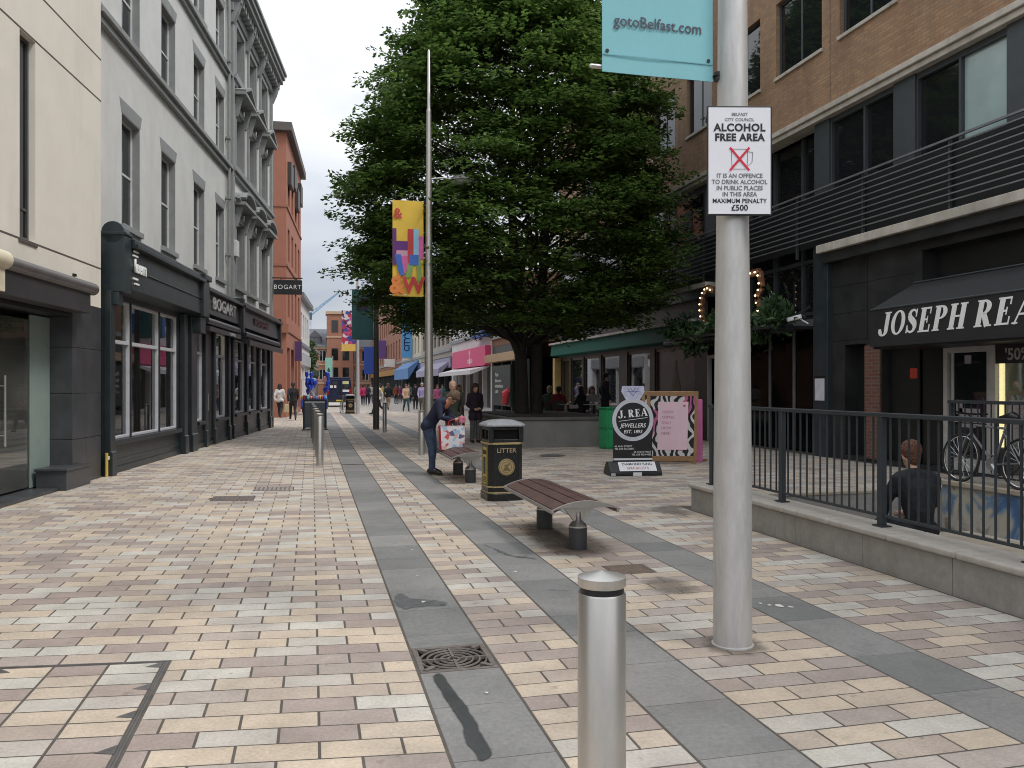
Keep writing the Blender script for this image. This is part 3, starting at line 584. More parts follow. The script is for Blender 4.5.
for i, (a, b) in enumerate(W2):
    for lev, (z0, z1) in enumerate(((4.75,6.75),(8.45,10.15),(11.3,12.75))):
        window(gb, a+.02, b-.02, z0, z1, .28, M_greyfr, M_dglass, bars=((z0+z1)/2,), fw=.06)
        mb = MB(); y = -.08
        mb.box(a-.16,a-.0,y-.07,y,z0-.05,z1+.08); mb.box(b+.0,b+.16,y-.07,y,z0-.05,z1+.08); mb.box(a-.2,b+.2,y-.12,y,z0-.17,z0-.05); mb.box(a-.16,b+.16,y-.075,y,z1+.001,z1+.16)
        mb.box(a+.001,a+.02,y,.29,z0,z1); mb.box(b-.02,b-.001,y,.29,z0,z1)
        if lev < 2:
            for xx in (a-.14, b+.02):
                mb.prism([(y-.3,z1+.42),(y-.07,z1+.42),(y-.07,z1-.25),(y-.12,z1-.22),(y-.2,z1+.1)], xx, xx+.12, 'yz')
            mb.box(a-.28,b+.28,y-.4,y,z1+.42,z1+.52)
            c = (a+b)/2; hw_ = (b-a)/2+.28
            if lev == 0: arch = [(c-hw_*math.cos(t_), z1+.52+.38*math.sin(t_)) for t_ in np.linspace(0, math.pi, 13)]
            else: arch = [(c-hw_,z1+.52),(c,z1+.88),(c+hw_,z1+.52)]
            mb.prism(arch, y-.10, y)
            for q0, q1 in zip(arch, arch[1:]): mb.bar((q0[0],y-.21,q0[1]), (q1[0],y-.21,q1[1]), .4, .09)
        mb.build('surround', M_gtrim, gb, bevel=.008)
mb = MB()
for z0, z1, d in ((8.02,8.16,.10),(8.16,8.26,.17),(8.26,8.33,.12)): mb.box(-.08,10.6,-d,0,z0,z1); mb.box(10.6,17.8,-d-.08,-.08,z0,z1)
for z0, z1, d in ((10.86,10.98,.08),(10.98,11.08,.15)): mb.box(-.08,10.6,-d,0,z0,z1); mb.box(10.6,17.8,-d-.08,-.08,z0,z1)
mb.build('string_course', M_gtrim, gb, bevel=.01)
for xa, xb in ((10.55,10.78),(17.5,17.78)): mb = MB(); mb.box(xa,xb,-.17,-.08,4,13.0); mb.build('pilaster', M_gtrim, gb, bevel=.01)
mb = MB(); mb.box(10.4,17.95,-.2,-.08,12.95,13.2); mb.box(10.3,18.0,-.52,-.08,13.45,13.62); mb.box(10.25,18.03,-.6,-.08,13.62,13.78); mb.box(10.2,18.06,-.66,-.08,13.78,13.9)
x = 10.45
while x < 17.9: mb.box(x,x+.16,-.42,-.08,13.2,13.45); x += .36
for x in (10.45, 12.6, 14.75, 17.55):
    mb.prism([(-.46,13.44),(-.08,13.44),(-.08,12.6),(-.18,12.62),(-.32,12.95)], x, x+.26, 'yz')
mb.box(15.9,16.3,-.5,-.1,13.9,14.3); mb.build('cornice', M_gtrim, gb, bevel=.012)
mb = MB(); mb.tube([(10.25,-.10,4.2),(10.25,-.10,13.4)], .05, 10)
for z in (5.5,7.2,9,11.3): mb.box(10.17,10.33,-.16,0,z,z+.06)
mb.build('downpipe', M_gtrim, gb, smooth=True)
mb = MB(); mb.box(10.6,10.95,-.26,-.08,5.55,6.05); mb.build('alarm_box', M_greyw, gb, bevel=.02)
# shopfronts -----------------------------------------------------
M_shop = P('black green shop paint', (.021, .028, .031), .34, var=.25, bump=.04, spec=.5)
M_shop2 = P('charcoal shop paint', (.028, .030, .032), .36, var=.25, bump=.04)
M_sashw = P('pale window frame', (.50, .50, .53), .45)
M_inside = P('warm shop interior', (.42, .34, .26), .8, var=.4, scale=3)
def shopfront(nm, x0, x1, ztop, lights, zs, zt, tr, fr=M_sashw, mt=M_shop, fas=(3.35,4.1), fy=.42):
    mb = MB()
    holes = [(a+.02, b-.02, zs, zt) for a, b in lights]
    mb.wall(x0, x1, 0, ztop, holes, .12, y=-.12); mb.quad((x0,-.12,0),(x0,0,0),(x0,0,ztop),(x0,-.12,ztop)); mb.quad((x1,-.12,0),(x1,.2,0),(x1,.2,ztop),(x1,-.12,ztop))
    o = mb.build(nm, mt, gb, fix=False)
    for a, b in lights:
        g = MB(); g.box(a+.03,b-.03,-.03,-.022,zs,zt); 
        f = MB(); fw = .05
        f.box(a,a+fw,-.09,-.01,zs,zt); f.box(b-fw,b,-.09,-.01,zs,zt); f.box(a+fw,b-fw,-.09,-.01,zs,zs+fw); f.box(a+fw,b-fw,-.09,-.01,zt-fw,zt)
        if tr: f.box(a+fw,b-fw,-.085,-.01,tr-.035,tr+.035)
        fo = f.build('window_frame', fr, o, bevel=.006); g.build('pane', M_glass, o)
    m2 = MB()
    m2.box(x0,x1,-.15,-.12,.0,.12); m2.box(x0,x1,-.135,-.12,.2,.26)
    for a, b in lights: m2.box(a-.02,b+.02,-.22,-.12,zs-.09,zs-.005)
    m2.build('stall_riser', mt, o, bevel=.008)
    return o
A_ = shopfront('shopfront', .06, 5.55, 3.4, [(.34,1.52),(1.52,3.35),(3.35,4.72)], .62, 3.2, 2.42)
def pilasters(par, mt, xs, zt, d):
    for x, w_ in xs:
        mb = MB(); mb.prism([(-.12,0),(-d-.03,0),(-d-.03,.42),(-d,.44),(-d,zt),(-.12,zt)], x, x+w_, 'yz'); mb.build('pilaster', mt, par, bevel=.012)
pilasters(A_, M_shop, ((.06,.24),(4.85,.3),(5.5,.5)), 3.3, .24)
mb = MB(); mb.prism([(-.12,3.3),(-.45,3.36),(-.42,4.12),(-.0,4.12),(-.0,3.3)], .52, 5.6, 'yz'); mb.box(.55,5.65,-.55,0,4.12,4.2); mb.box(.55,5.65,-.49,0,4.2,4.28); mb.box(.55,5.65,-.43,0,4.28,4.33); mb.box(.55,5.6,-.464,-.4,3.72,3.74)
fA = mb.build('fascia', M_shop, A_, bevel=.008)
mb = MB(); mb.box(.18,.52,-.44,0,3.28,4.30); mb.box(.16,.54,-.46,0,4.30,4.36); mb.tube([(.18,-.23,4.345),(.52,-.23,4.345)], .2, 16); mb.box(.16,.40,-.34,0,3.05,3.28)
mb.build('end_console', P('teal black console', (.022,.034,.038), .35, var=.2), A_, bevel=.012)
mb = MB(); mb.box(5.55,6.15,-.5,0,3.3,4.2); mb.box(5.5,6.2,-.55,0,4.2,4.34); mb.box(5.6,6.1,-.42,0,2.9,3.3); mb.build('console', M_shop, A_, bevel=.02)
text('leem', .34, M_letter, fA, (.60, -.475, 3.80), ext=.012, align='LEFT', bold=.006)
for x, z in ((.62,4.06),(.58,3.56),(.64,3.47),(.58,3.98)): mb = MB(); mb.box(x, x+.22, -.475, -.44, z, z+.03); mb.build('fascia_bracket', M_letter, fA)
B_ = shopfront('shopfront', 6.2, 10.35, 3.4, [(6.35,7.05),(8.35,9.75)], .7, 3.1, 2.45, mt=M_shop2)
pilasters(B_, M_shop, ((7.12,.2),(8.08,.2),(9.9,.22)), 3.2, .18)
mb = MB(); mb.box(7.36,8.05,-.10,-.02,.05,2.5); db = mb.build('door', P('teal shop door', (.015,.035,.042), .35), B_, bevel=.01)
mb = MB(); mb.box(7.5,7.92,-.112,-.10,.9,2.3); mb.build('pane', M_dglass, db)
mb = MB(); mb.tube([(7.47,-.15,.95),(7.47,-.15,1.4)], .012, 8); mb.build('handle', M_steel, db)
mb = MB(); mb.prism([(-.12,3.4),(-.40,3.44),(-.36,4.0),(0,4.0),(0,3.4)], 6.25, 10.3, 'yz'); mb.box(6.2,10.35,-.5,0,4.0,4.07); mb.box(6.2,10.35,-.43,0,4.07,4.13); fB = mb.build('fascia', M_shop2, B_, bevel=.008)
M_slet = P('silver lettering', (.62,.61,.6), .35, metal=.5)
text('BOGART', .46, M_slet, fB, (8.25, -.42, 3.74), ext=.012, bold=.004, xs=1.55)
mb = MB(); mb.tube([(6.3,-.36,3.26),(10.25,-.36,3.26)], .095, 14); mb.prism([(-.2,3.2),(-.46,3.12),(-.46,3.0),(-.43,3.0),(-.2,3.12)], 6.35, 10.2, 'yz'); aw = mb.build('awning_roll', M_shop2, B_, smooth=True)
text('A LEADING', .12, M_letter, aw, (9.0, -.468, 3.06), xs=1.3)
C_ = shopfront('shopfront', 10.4, 17.7, 3.4, [(10.85,12.5),(12.98,14.7),(15.15,16.9)], .75, 3.05, 2.4, mt=M_shop2)
pilasters(C_, M_shop, ((10.48,.26),(12.6,.26),(14.8,.26),(17.0,.3),(17.4,.32)), 3.1, .18)
mb = MB(); mb.prism([(-.12,3.35),(-.42,3.4),(-.38,3.98),(0,3.98),(0,3.35)], 10.6, 17.5, 'yz'); mb.box(10.5,17.8,-.55,0,3.98,4.07); mb.box(10.5,17.8,-.48,0,4.07,4.16); mb.box(10.36,10.6,-.5,0,3.2,4.25); mb.box(17.5,17.75,-.5,0,3.0,4.2); fC = mb.build('fascia', M_shop2, C_, bevel=.008)
text('BOGART', .32, P('dull red lettering', (.12,.045,.05), .5), fC, (13.9, -.43, 3.7), ext=.01, xs=2.2)
mb = MB(); mb.tube([(10.8,-.42,3.2),(17.4,-.42,3.2)], .09, 14); mb.prism([(-.2,3.15),(-.6,3.02),(-.6,2.85),(-.57,2.85),(-.2,3.02)], 10.8, 17.4, 'yz'); mb.build('awning_roll', M_shop2, C_, smooth=True)
mb = MB()
for x0, x1 in ((.1,5.5),(6.25,10.3),(10.45,17.65)):
    mb.box(x0,x1,1.5,1.6,0,3.3); mb.box(x0,x1,0,1.6,.3,.34); mb.box(x0,x1,0,1.6,3.28,3.32); mb.box(x0,x0+.05,0,1.5,.34,3.28); mb.box(x1-.05,x1,0,1.5,.34,3.28)
mb.build('shop_interior', M_inside, gb)
for cx, cy, w_, h_, c in [(.8,1.2,.5,1.3,(.5,.5,.5)),(1.2,.6,.35,.5,(.6,.1,.12)),(2.0,.5,.5,.9,(.12,.12,.14)),(2.5,.7,.4,1.4,(.6,.6,.58)),(3.0,.5,.3,.6,(.5,.08,.15)),(3.8,.6,.5,.5,(.1,.2,.4)),(4.3,.9,.4,1.2,(.55,.5,.42)),(9.0,.7,.4,1.3,(.4,.3,.2)),(11.6,.6,.4,1.2,(.3,.2,.2)),(13.8,.6,.5,1.3,(.4,.4,.4)),(15.9,.6,.5,1.1,(.2,.2,.3))]:
    mb = MB(); mb.box(cx-w_/2,cx+w_/2,cy-.15,cy+.15,.34,.34+h_*.35)
    mb.lathe([(.02,.34+h_*.35),(.15,.36+h_*.35),(.10,.34+h_*.55),(.17,.34+h_*.8),(.12,.34+h_*.92),(.05,.36+h_*.94),(.05,.34+h_),(.09,.36+h_),(.1,.34+h_*1.1),(.05,.34+h_*1.16)], 12, (cx,cy,0))
    mb.build('window_display', P('display %.2f %.2f' % (cx, h_), c, .6), gb, smooth=True)
ML = glow('shop lamp', (1., .80, .55), 60)
for x, z in ((1.5,3.0),(3.6,2.95),(8.9,2.9),(9.4,2.85),(13.9,2.9)):
    mb = MB(); mb.ell((x,.75,z), .055, 10, 6); mb.tube([(x,.75,z+.04),(x,.75,3.28)], .008, 6); mb.build('pendant_lamp', ML, gb)
# projecting sign
ps = thing('hanging_sign', 'black projecting shop sign with small white lettering at the end of the grey building', 'sign', LG, LA)
mb = MB(); mb.box(17.5,17.62,-1.3,-.22,5.16,5.72); mb.build('board', P('sign board', (.028,.028,.03), .4), ps, bevel=.01)
mb = MB(); mb.bar((17.56,-.06,5.8),(17.56,-1.32,5.8),.04,.04); mb.bar((17.56,-.5,5.8),(17.56,-.5,5.7),.03,.03); mb.bar((17.56,-1.1,5.8),(17.56,-1.1,5.7),.03,.03); mb.build('bracket', M_black, ps)
text('BOGART', .24, M_letter, ps, (17.497, -.76, 5.44), rot=(R(90), 0, R(-90)), sp=1.15)
# ------------------------------------------------------------------ left, farther along
M_or = brick_mat('orange brick', (.36,.15,.09), (.29,.115,.07), (.34,.2,.14), dirt=.12)
M_orp = P('orange render', (.34,.14,.09), .85, var=.06, dirt=.15, scale=2)
def simple_block(name, label, loc, rz, wd, dp, ht, wmat, cols, storeys, z0=4.2, sh=3.2, ww=1.1, wh=1.7, tmat=None, shop=None, cat='building', start=.8, roof=None):
    """a terrace building in its own frame: front faces -y, x along the street"""
    t = thing(name, label, cat, loc, rz)
    pitch = (wd - 2*start) / cols
    H = [(start + pitch*(i+.5) - ww/2, start + pitch*(i+.5) + ww/2, z0 + sh*k + .7, z0 + sh*k + .7 + wh) for i in range(cols) for k in range(storeys)]
    mb = MB(); mb.wall(0, wd, 3.9 if shop else 0, ht, H, .2)
    b = 3.9 if shop else 0
    mb.quad((0,0,b),(0,dp,b),(0,dp,ht),(0,0,ht)); mb.quad((wd,0,b),(wd,dp,b),(wd,dp,ht),(wd,0,ht)); mb.quad((0,dp,0),(wd,dp,0),(wd,dp,ht),(0,dp,ht)); mb.quad((0,0,ht),(wd,0,ht),(wd,dp,ht),(0,dp,ht))
    mb.build('wall', wmat, t, fix=False)
    for a, b_, c, d in H:
        f = MB(); f.box(a,b_,.14,.19,c,d); o = f.build('window', tmat or M_greyfr, t)
        g = MB(); g.box(a+.07,(a+b_)/2-.03,.125,.138,c+.07,d-.07); g.box((a+b_)/2+.03,b_-.07,.125,.138,c+.07,d-.07); g.build('pane', M_dglass, o)
    mb = MB(); mb.box(-.05,wd+.05,-.3,0,ht-.35,ht); mb.box(-.02,wd+.02,-.12,0,z0+.1,z0+.35); mb.build('cornice', roof or tmat or M_gtrim, t, bevel=.02)
    if shop:
        fm, fl, n = shop
        mb = MB(); mb.box(0,wd,.02,.25,3.0,3.9); mb.box(0,wd,.1,dp,0,.25); mb.box(0,.35,.0,.4,0,3); mb.box(wd-.35,wd,.0,.4,0,3)
        for i in range(1, n): mb.box(wd*i/n-.12,wd*i/n+.12,.03,.35,.25,3)
        mb.build('shopfront', fm, t)
        g = MB(); g.box(.35,wd-.35,.3,.32,.25,3.0); g.build('shop_glass', M_dglass, t)
        if fl: m = MB(); m.box(.1,wd-.1,-.12,.02,3.02,3.8); m.build('fascia', fl, t, bevel=.02)
    return t
def rot_of(vpx): return R(90) - (YAW - math.atan((512 - vpx) / 820))   # heading of a facade whose lines meet at this column, left side
# orange building: end wall towards the camera, bays on the street side
oa = rot_of(365); ob_ = thing('orange_building', 'tall terracotta orange building with dark eaves beyond the grey building', 'building', (-1.27, 43.2, 0), oa)
Hh = [(.8+k*2.2, 1.9+k*2.2, 5.2+j*2.9, 6.9+j*2.9) for k in range(4) for j in range(3)]
mb = MB(); mb.wall(0, 9.6, 4.3, 14.5, Hh, .3); mb.wall(0,9.6,0,4.3,[(.5+k*2.3,2.1+k*2.3,.3,3.6) for k in range(4)],.4)
mb.quad((0,0,0),(0,9,0),(0,9,14.5),(0,0,14.5)); mb.quad((9.6,0,0),(9.6,9,0),(9.6,9,14.5),(9.6,0,14.5)); mb.quad((0,0,14.5),(9.6,0,14.5),(9.6,9,14.5),(0,9,14.5)); mb.build('wall', M_orp, ob_, fix=False)
mb = MB(); mb.box(-.3,9.8,-.3,9,14.5,14.95); mb.build('eaves', P('dark fascia brown', (.10,.085,.075), .7), ob_, bevel=.03)
mb = MB()
for z in (4.4, 7.7, 10.7): mb.box(-.02,9.6,-.06,0,z,z+.12); mb.box(-.04,0,-.04,8.9,z,z+.12)
mb.box(-.2,.02,-.12,1.4,4.3,4.75); mb.build('string_course', P('weathered orange trim', (.30,.13,.08), .85), ob_)
for a, b, c, d in Hh:
    m = MB(); m.box(a,b,.22,.28,c,d); o = m.build('window', P('dark bronze frame', (.05,.045,.04), .5), ob_); g = MB(); g.box(a+.07,b-.07,.2,.218,c+.07,d-.07); g.build('pane', M_dglass, o)
for k in range(4):
    m = MB(); m.box(.5+k*2.3,2.1+k*2.3,.3,.35,.3,3.6); m.build('shop_window', M_dglass, ob_)
for k, z in ((0,12.9),(1,13.3),(2,12.6),(3,13.4)):
    m = MB(); m.box(.7+k*2.2,2.0+k*2.2,-.2,0,z-.9,z+.3); m.build('bay_window', P('dark bronze frame', (.05,.045,.04), .5), ob_, bevel=.02)
m = MB(); m.box(4.2,4.3,-.45,-.06,3.0,4.1); sgn = m.build('blade_sign', P('purple sign', (.10,.05,.16), .5), ob_)
# white building and trees behind it
simple_block('white_building', 'white rendered building with pillars beyond the orange building on the left', (-.80, 55.8, 0), R(86.5), 10, 8, 7.8, P('white render', (.62,.62,.60), .8, dirt=.2), 4, 1, tmat=P('grey window', (.2,.21,.22), .5), shop=(M_white, P('grey fascia', (.4,.41,.42), .6), 4))
simple_block('stone_building', 'plain buff stone building farthest along the left side of the street', (-.7, 98, 0), R(86.5), 26, 8, 6.6, P('buff stone', (.42,.37,.31), .85, dirt=.25), 7, 1, shop=(M_gtrim, P('dark green fascia', (.03,.08,.06), .5), 5))
# distant orange brick building closing the street
eb = thing('brick_building', 'orange brick building with slate roof and square turret closing the end of the street', 'building', (-11, 150, 0), 0)
Hh = [(2.2+k*2.5,3.5+k*2.5,2.6+j*3.4,4.6+j*3.4) for k in range(10) for j in range(2)]
mb = MB(); mb.wall(0, 27, 0, 8.6, Hh, .3); mb.quad((0,0,0),(0,14,0),(0,14,8.6),(0,0,8.6)); mb.quad((27,0,0),(27,14,0),(27,14,8.6),(27,0,8.6)); mb.build('wall', M_or, eb, fix=False)
for a, b, c, d in Hh:
    m = MB(); m.box(a,b,.2,.27,c,d); o = m.build('window', M_greyfr, eb); g = MB(); g.box(a+.12,(a+b)/2-.06,.17,.198,c+.12,d-.12); g.box((a+b)/2+.06,b-.12,.17,.198,c+.12,d-.12); g.build('pane', M_dglass, o)
mb = MB(); mb.prism([(-.6,8.6),(7,12.2),(14.6,8.6)], -.3, 27.3, 'yz'); mb.build('roof', P('slate', (.10,.105,.12), .7, var=.3), eb)
mb = MB(); mb.box(-.2,27.2,-.35,0,8.2,8.6); mb.box(-.1,27.1,-.12,0,2.0,2.3); mb.box(-.1,27.1,-.12,0,5.3,5.55); mb.build('cornice', P('sandstone', (.45,.32,.22), .8), eb)
mb = MB(); mb.box(13.6,18.2,-.7,3.4,0,14.4); mb.build('turret', M_or, eb)
mb = MB(); mb.box(13.4,18.4,-.9,3.6,14.4,14.9); mb.build('parapet', P('sandstone', (.45,.32,.22), .8), eb); mb = MB(); mb.box(13.5,18.3,-.8,3.5,10.2,10.5); mb.build('turret_band', P('sandstone', (.45,.32,.22), .8), eb)
for a, c in ((14.4,11.2),(16.3,11.2),(14.4,6.2),(16.3,6.2),(14.4,2.8),(16.3,2.8)):
    m = MB(); m.box(a,a+1.1,-.78,-.71,c,c+2.1); m.build('turret_window', M_dglass, eb)
for x in (4.5, 10.5, 22):
    mb = MB(); mb.box(x,x+2.0,.6,3,8.6,10.4); mb.prism([(x-.2,10.4),(x+1,11.6),(x+2.2,10.4)], .5, 4); mb.build('dormer', P('slate', (.10,.105,.12), .7, var=.3), eb)
mb = MB(); mb.box(8.2,9.4,6,7.2,11,14); mb.build('chimney', M_or, eb)
# tower crane on the skyline
tcn = thing('tower_crane', 'pale blue tower crane with raised jib far off on the skyline', 'crane', (-1.2, 330, -2))
M_cr = P('crane blue paint', (.20,.32,.45), .6)
mb = MB()
for x, y in ((-1,-1),(1,-1),(1,1),(-1,1)): mb.bar((x*.8,y*.8,0),(x*.8,y*.8,30),.25,.25)
for k in range(15):
    s_ = 1 if k % 2 else -1; mb.bar((-.8*s_,-.8,k*2),(.8*s_,-.8,k*2+2),.15,.15); mb.bar((-.8,-.8*s_,k*2),(-.8,.8*s_,k*2+2),.15,.15)
mb.build('mast', M_cr, tcn)
mb = MB(); mb.bar((0,0,30.5),(11,0,40),.5,.5); mb.bar((0,0,31.8),(11,0,40.3),.3,.3)
for k in range(8): mb.bar((k*1.3,0,30.6+k*1.12),(k*1.3+.6,0,32.1+k*1.02),.18,.18)
mb.build('jib', M_cr, tcn)
mb = MB(); mb.bar((0,0,31),(-5,0,32.5),1.2,1.0); mb.box(-1.2,1.2,-1.2,1.2,29.6,32.2); mb.box(-5.4,-3.4,-.9,.9,30.4,33); mb.build('cab', P('crane dark', (.05,.08,.12), .6), tcn)

# ------------------------------------------------------------------ right: brick building over the jewellers (local x = 40 - Y, y = X - 11.3)
M_br = brick_mat('buff brown brick', (.40,.235,.125), (.30,.17,.092), (.24,.185,.13), dirt=.34)
M_ledge = P('weathered ledge', (.50,.465,.40), .85, var=.2, dirt=.75, scale=3)
M_pan = P('dark grey cladding', (.048,.057,.06), .5, var=.15)
M_bk = P('black tiles', (.031,.032,.033), .42, var=.4, scale=2, dirt=.4)
RO, RA = (11.3, 40, 0), R(-90)
rb = thing('brick_building', 'brown brick building with dark glazed lower floors and slatted balustrade on the right', 'building', RO, RA)
def ry(Y): return 40 - Y
UP = [(23.45,21.8),(20.9,19.15),(18.4,16.5),(15.85,14.03),(13.3,11.5),(10.7,8.9),(8.1,6.3),(26.0,24.3),(28.6,26.9),(31.2,29.5),(33.8,32.1)]
Hb = [(ry(a), ry(b), 9.3 + 3.1*k, 11.15 + 3.1*k) for a, b in UP for k in range(2)]
mb = MB(); mb.wall(ry(37), ry(-6), 7.9, 15.6, Hb, .16); mb.quad((ry(37),0,0),(ry(37),12,0),(ry(37),12,15.6),(ry(37),0,15.6)); mb.quad((ry(37),0,15.6),(ry(-6),0,15.6),(ry(-6),12,15.6),(ry(37),12,15.6)); mb.quad((ry(-6),0,0),(ry(-6),12,0),(ry(-6),12,15.6),(ry(-6),0,15.6)); mb.quad((ry(37),12,0),(ry(-6),12,0),(ry(-6),12,15.6),(ry(37),12,15.6))
mb.build('brick_wall', M_br, rb, fix=False)
for a, b, c, d in Hb:
    wo = window(rb, a, b, c, d, .15, M_pan, M_dglass, vb=((a+b)/2,), fw=.07)
    mb = MB(); mb.box(a-.04,b+.04,-.05,.0,c-.08,c-.002); mb.build('sill', M_ledge, wo, bevel=.006)
mb = MB(); mb.box(ry(16.2)-.0,ry(16.2)+.016,-.002,.03,7.95,15.5); mb.box(ry(24.0),ry(24.0)+.016,-.002,.03,7.95,15.5); mb.build('movement_joint', M_black, rb)
mb = MB(); mb.box(ry(37),ry(-6),-.20,.3,7.74,7.86); mb.box(ry(37),ry(-6),-.14,.3,7.62,7.735); mb.build('upper_ledge', M_ledge, rb, bevel=.012)
mb = MB(); mb.box(ry(16.35),ry(-6),-.26,.5,4.58,4.76); mb.box(ry(37),ry(21.7),-.26,.5,4.48,4.62); mb.build('lower_ledge', M_ledge, rb, bevel=.012)
mb = MB(); mb.box(ry(16.3),ry(-6),-.16,.6,4.35,4.575); mb.box(ry(37),ry(21.75),-.16,.6,4.2,4.475); mb.box(ry(37),ry(-6),.45,.55,4.3,5.0); mb.build('slab_edge', M_bk, rb)
# first-floor glazing set behind the balustrade
mb = MB(); G1 = []
seq = [(16.75,16.2,'p'),(16.2,15.05,'g'),(15.05,14.1,'g'),(14.1,13.5,'p'),(13.5,12.42,'g'),(12.42,11.35,'b'),(11.35,10.5,'p'),(10.5,9.4,'g'),(9.4,8.2,'g'),(8.2,7.5,'p'),(7.5,6.3,'g'),(6.3,5.1,'g'),(5.1,-6,'p')]
for a, b, k in seq:
    if k == 'p': mb.box(ry(a),ry(b),-.03,.3,4.76,7.62)
    else: mb.box(ry(a)-.03,ry(a)+.03,.02,.2,4.76,7.62); mb.box(ry(a)+.03,ry(b)-.03,.02,.2,7.5,7.62); mb.box(ry(a)+.03,ry(b)-.03,.02,.2,5.55,5.62)
mb.box(ry(37),ry(21.7),.1,.3,4.6,7.62); mb.build('cladding_panel', M_pan, rb, bevel=.006)
for a, b, k in seq:
    if k == 'g': m = MB(); m.box(ry(a)+.03,ry(b)-.03,.10,.12,4.76,7.5); m.build('glazing', M_dglass, rb)
    if k == 'b': m = MB(); m.box(ry(a)+.03,ry(b)-.03,.10,.12,4.76,7.5); m.build('glazing', P('pale blinded glass', (.36,.47,.46), .12, var=.12, scale=1.5, spec=.8), rb)
for k in range(6):
    a = 36.5 - k*2.4; m = MB(); m.box(ry(a),ry(a-2.0),.08,.099,5.2,7.4); m.build('glazing', M_dglass, rb)
# double-height glazed recess over the entrance
mb = MB()
for Y in (21.6, 20.3, 19.05, 17.8, 16.78): mb.box(ry(Y)-.05,ry(Y)+.05,.35,.5,3.2,7.62)
for z in (3.3, 4.55, 5.7): mb.box(ry(21.6),ry(16.78),.37,.48,z,z+.09)
mb.build('mullion', M_pan, rb); m = MB(); m.box(ry(21.6),ry(16.78),.42,.44,3.2,7.62); m.build('glazing', M_dglass, rb)
# balustrade of horizontal slats
mb = MB()
for k in range(9): mb.box(ry(37),ry(-6),-.17,-.145,4.92+k*.125,4.945+k*.125)
mb.box(ry(37),ry(-6),-.18,-.13,6.03,6.07); M_slat = P('slat grey metal', (.20,.205,.21), .4, metal=.3)
bal = mb.build('balustrade', M_slat, rb)
Y = 36.5
while Y > -5: mb = MB(); mb.box(ry(Y)-.025,ry(Y)+.025,-.14,-.09,4.6,6.03); mb.build('post', M_pan, bal); Y -= 2.4
m = MB(); m.box(ry(37),ry(-6),-.06,-.04,4.8,5.95); m.build('back_panel', P('dark balustrade back', (.012,.013,.015), .6), bal)
# ground floor to the right of the big pilaster
mb = MB(); mb.box(ry(16.75),ry(16.2),-.06,.35,0,4.75); mb.build('pilaster', P('teal black cladding', (.028,.038,.043), .38, var=.2), rb, bevel=.01)
GF = [(ry(15.75),ry(15.05),.08,2.5),(ry(14.55),ry(12.85),.08,2.45),(ry(12.8),ry(11.62),.08,2.45),(ry(11.61),ry(6.2),.55,2.45),(ry(13.4),ry(6.2),3.55,4.2)]
mb = MB(); mb.wall(ry(16.2), ry(-6), .0, 4.36, GF, .35, y=.06); mb.build('shop_wall', M_bk, rb, fix=False)
mb = MB()
for z in (2.6, 3.2, 3.8): mb.box(ry(16.18),ry(13.6),.056,.062,z-.006,z+.006)
mb.box(ry(15.0)-.006,ry(15.0)+.006,.055,.061,2.6,4.3); mb.build('panel_joint', P('joint black', (.004,.004,.004), .8), rb)
mb = MB(); mb.box(ry(15.04),ry(14.56),.02,.058,.08,2.45); mb.build('brick_pier', brick_mat('red brick pier', (.20,.085,.06), (.15,.06,.045), (.16,.13,.11)), rb)
mb = MB(); mb.box(ry(15.75),ry(15.05),.38,.41,.08,2.5); mb.box(ry(14.5),ry(13.7),.25,.29,.08,2.4); mb.box(ry(13.68),ry(12.9),.3,.33,.08,2.4); mb.box(ry(13.4),ry(6.2),.38,.40,3.55,4.2); mb.build('dark_door', P('dark door', (.013,.014,.014), .4), rb)
m = MB(); m.box(ry(13.95),ry(13.75),.24,.249,1.75,1.95); m.build('notice', P('red notice', (.45,.05,.03), .5), rb)
m = MB(); m.box(ry(13.0),ry(12.94),.27,.299,1.2,1.28); m.box(ry(13.0),ry(12.95),.27,.299,1.5,1.53); m.build('lock', M_steel, rb)
mb = MB()
for a, b in ((12.8,12.7),(11.75,11.62)): mb.box(ry(a),ry(b),.0,.1,.08,2.3)
mb.box(ry(12.7),ry(11.75),.0,.1,2.2,2.3); mb.box(ry(12.7),ry(11.75),.03,.09,.08,.3)
M_dframe = P('grey white door frame', (.42,.41,.40), .5); wd = mb.build('glass_door', M_dframe, rb, bevel=.006)
mb = MB(); mb.box(ry(12.66),ry(12.6),.05,.09,.3,2.2); mb.box(ry(11.85),ry(11.79),.05,.09,.3,2.2); mb.box(ry(12.6),ry(11.85),.05,.09,.95,1.0); mb.build('door_stile', M_dframe, wd)
m = MB(); m.box(ry(12.6),ry(11.85),.065,.075,.3,2.2); m.build('pane', M_dglass, wd)
for a, b, c, d in ((12.55,12.4,1.1,1.35),(12.5,12.1,.86,.93),(12.5,12.0,1.02,1.2),(12.35,12.2,2.0,2.15)): m = MB(); m.box(ry(a),ry(b),.058,.064,c,d); m.build('door_notice', P('faded notice', (.30,.27,.30), .6), wd)
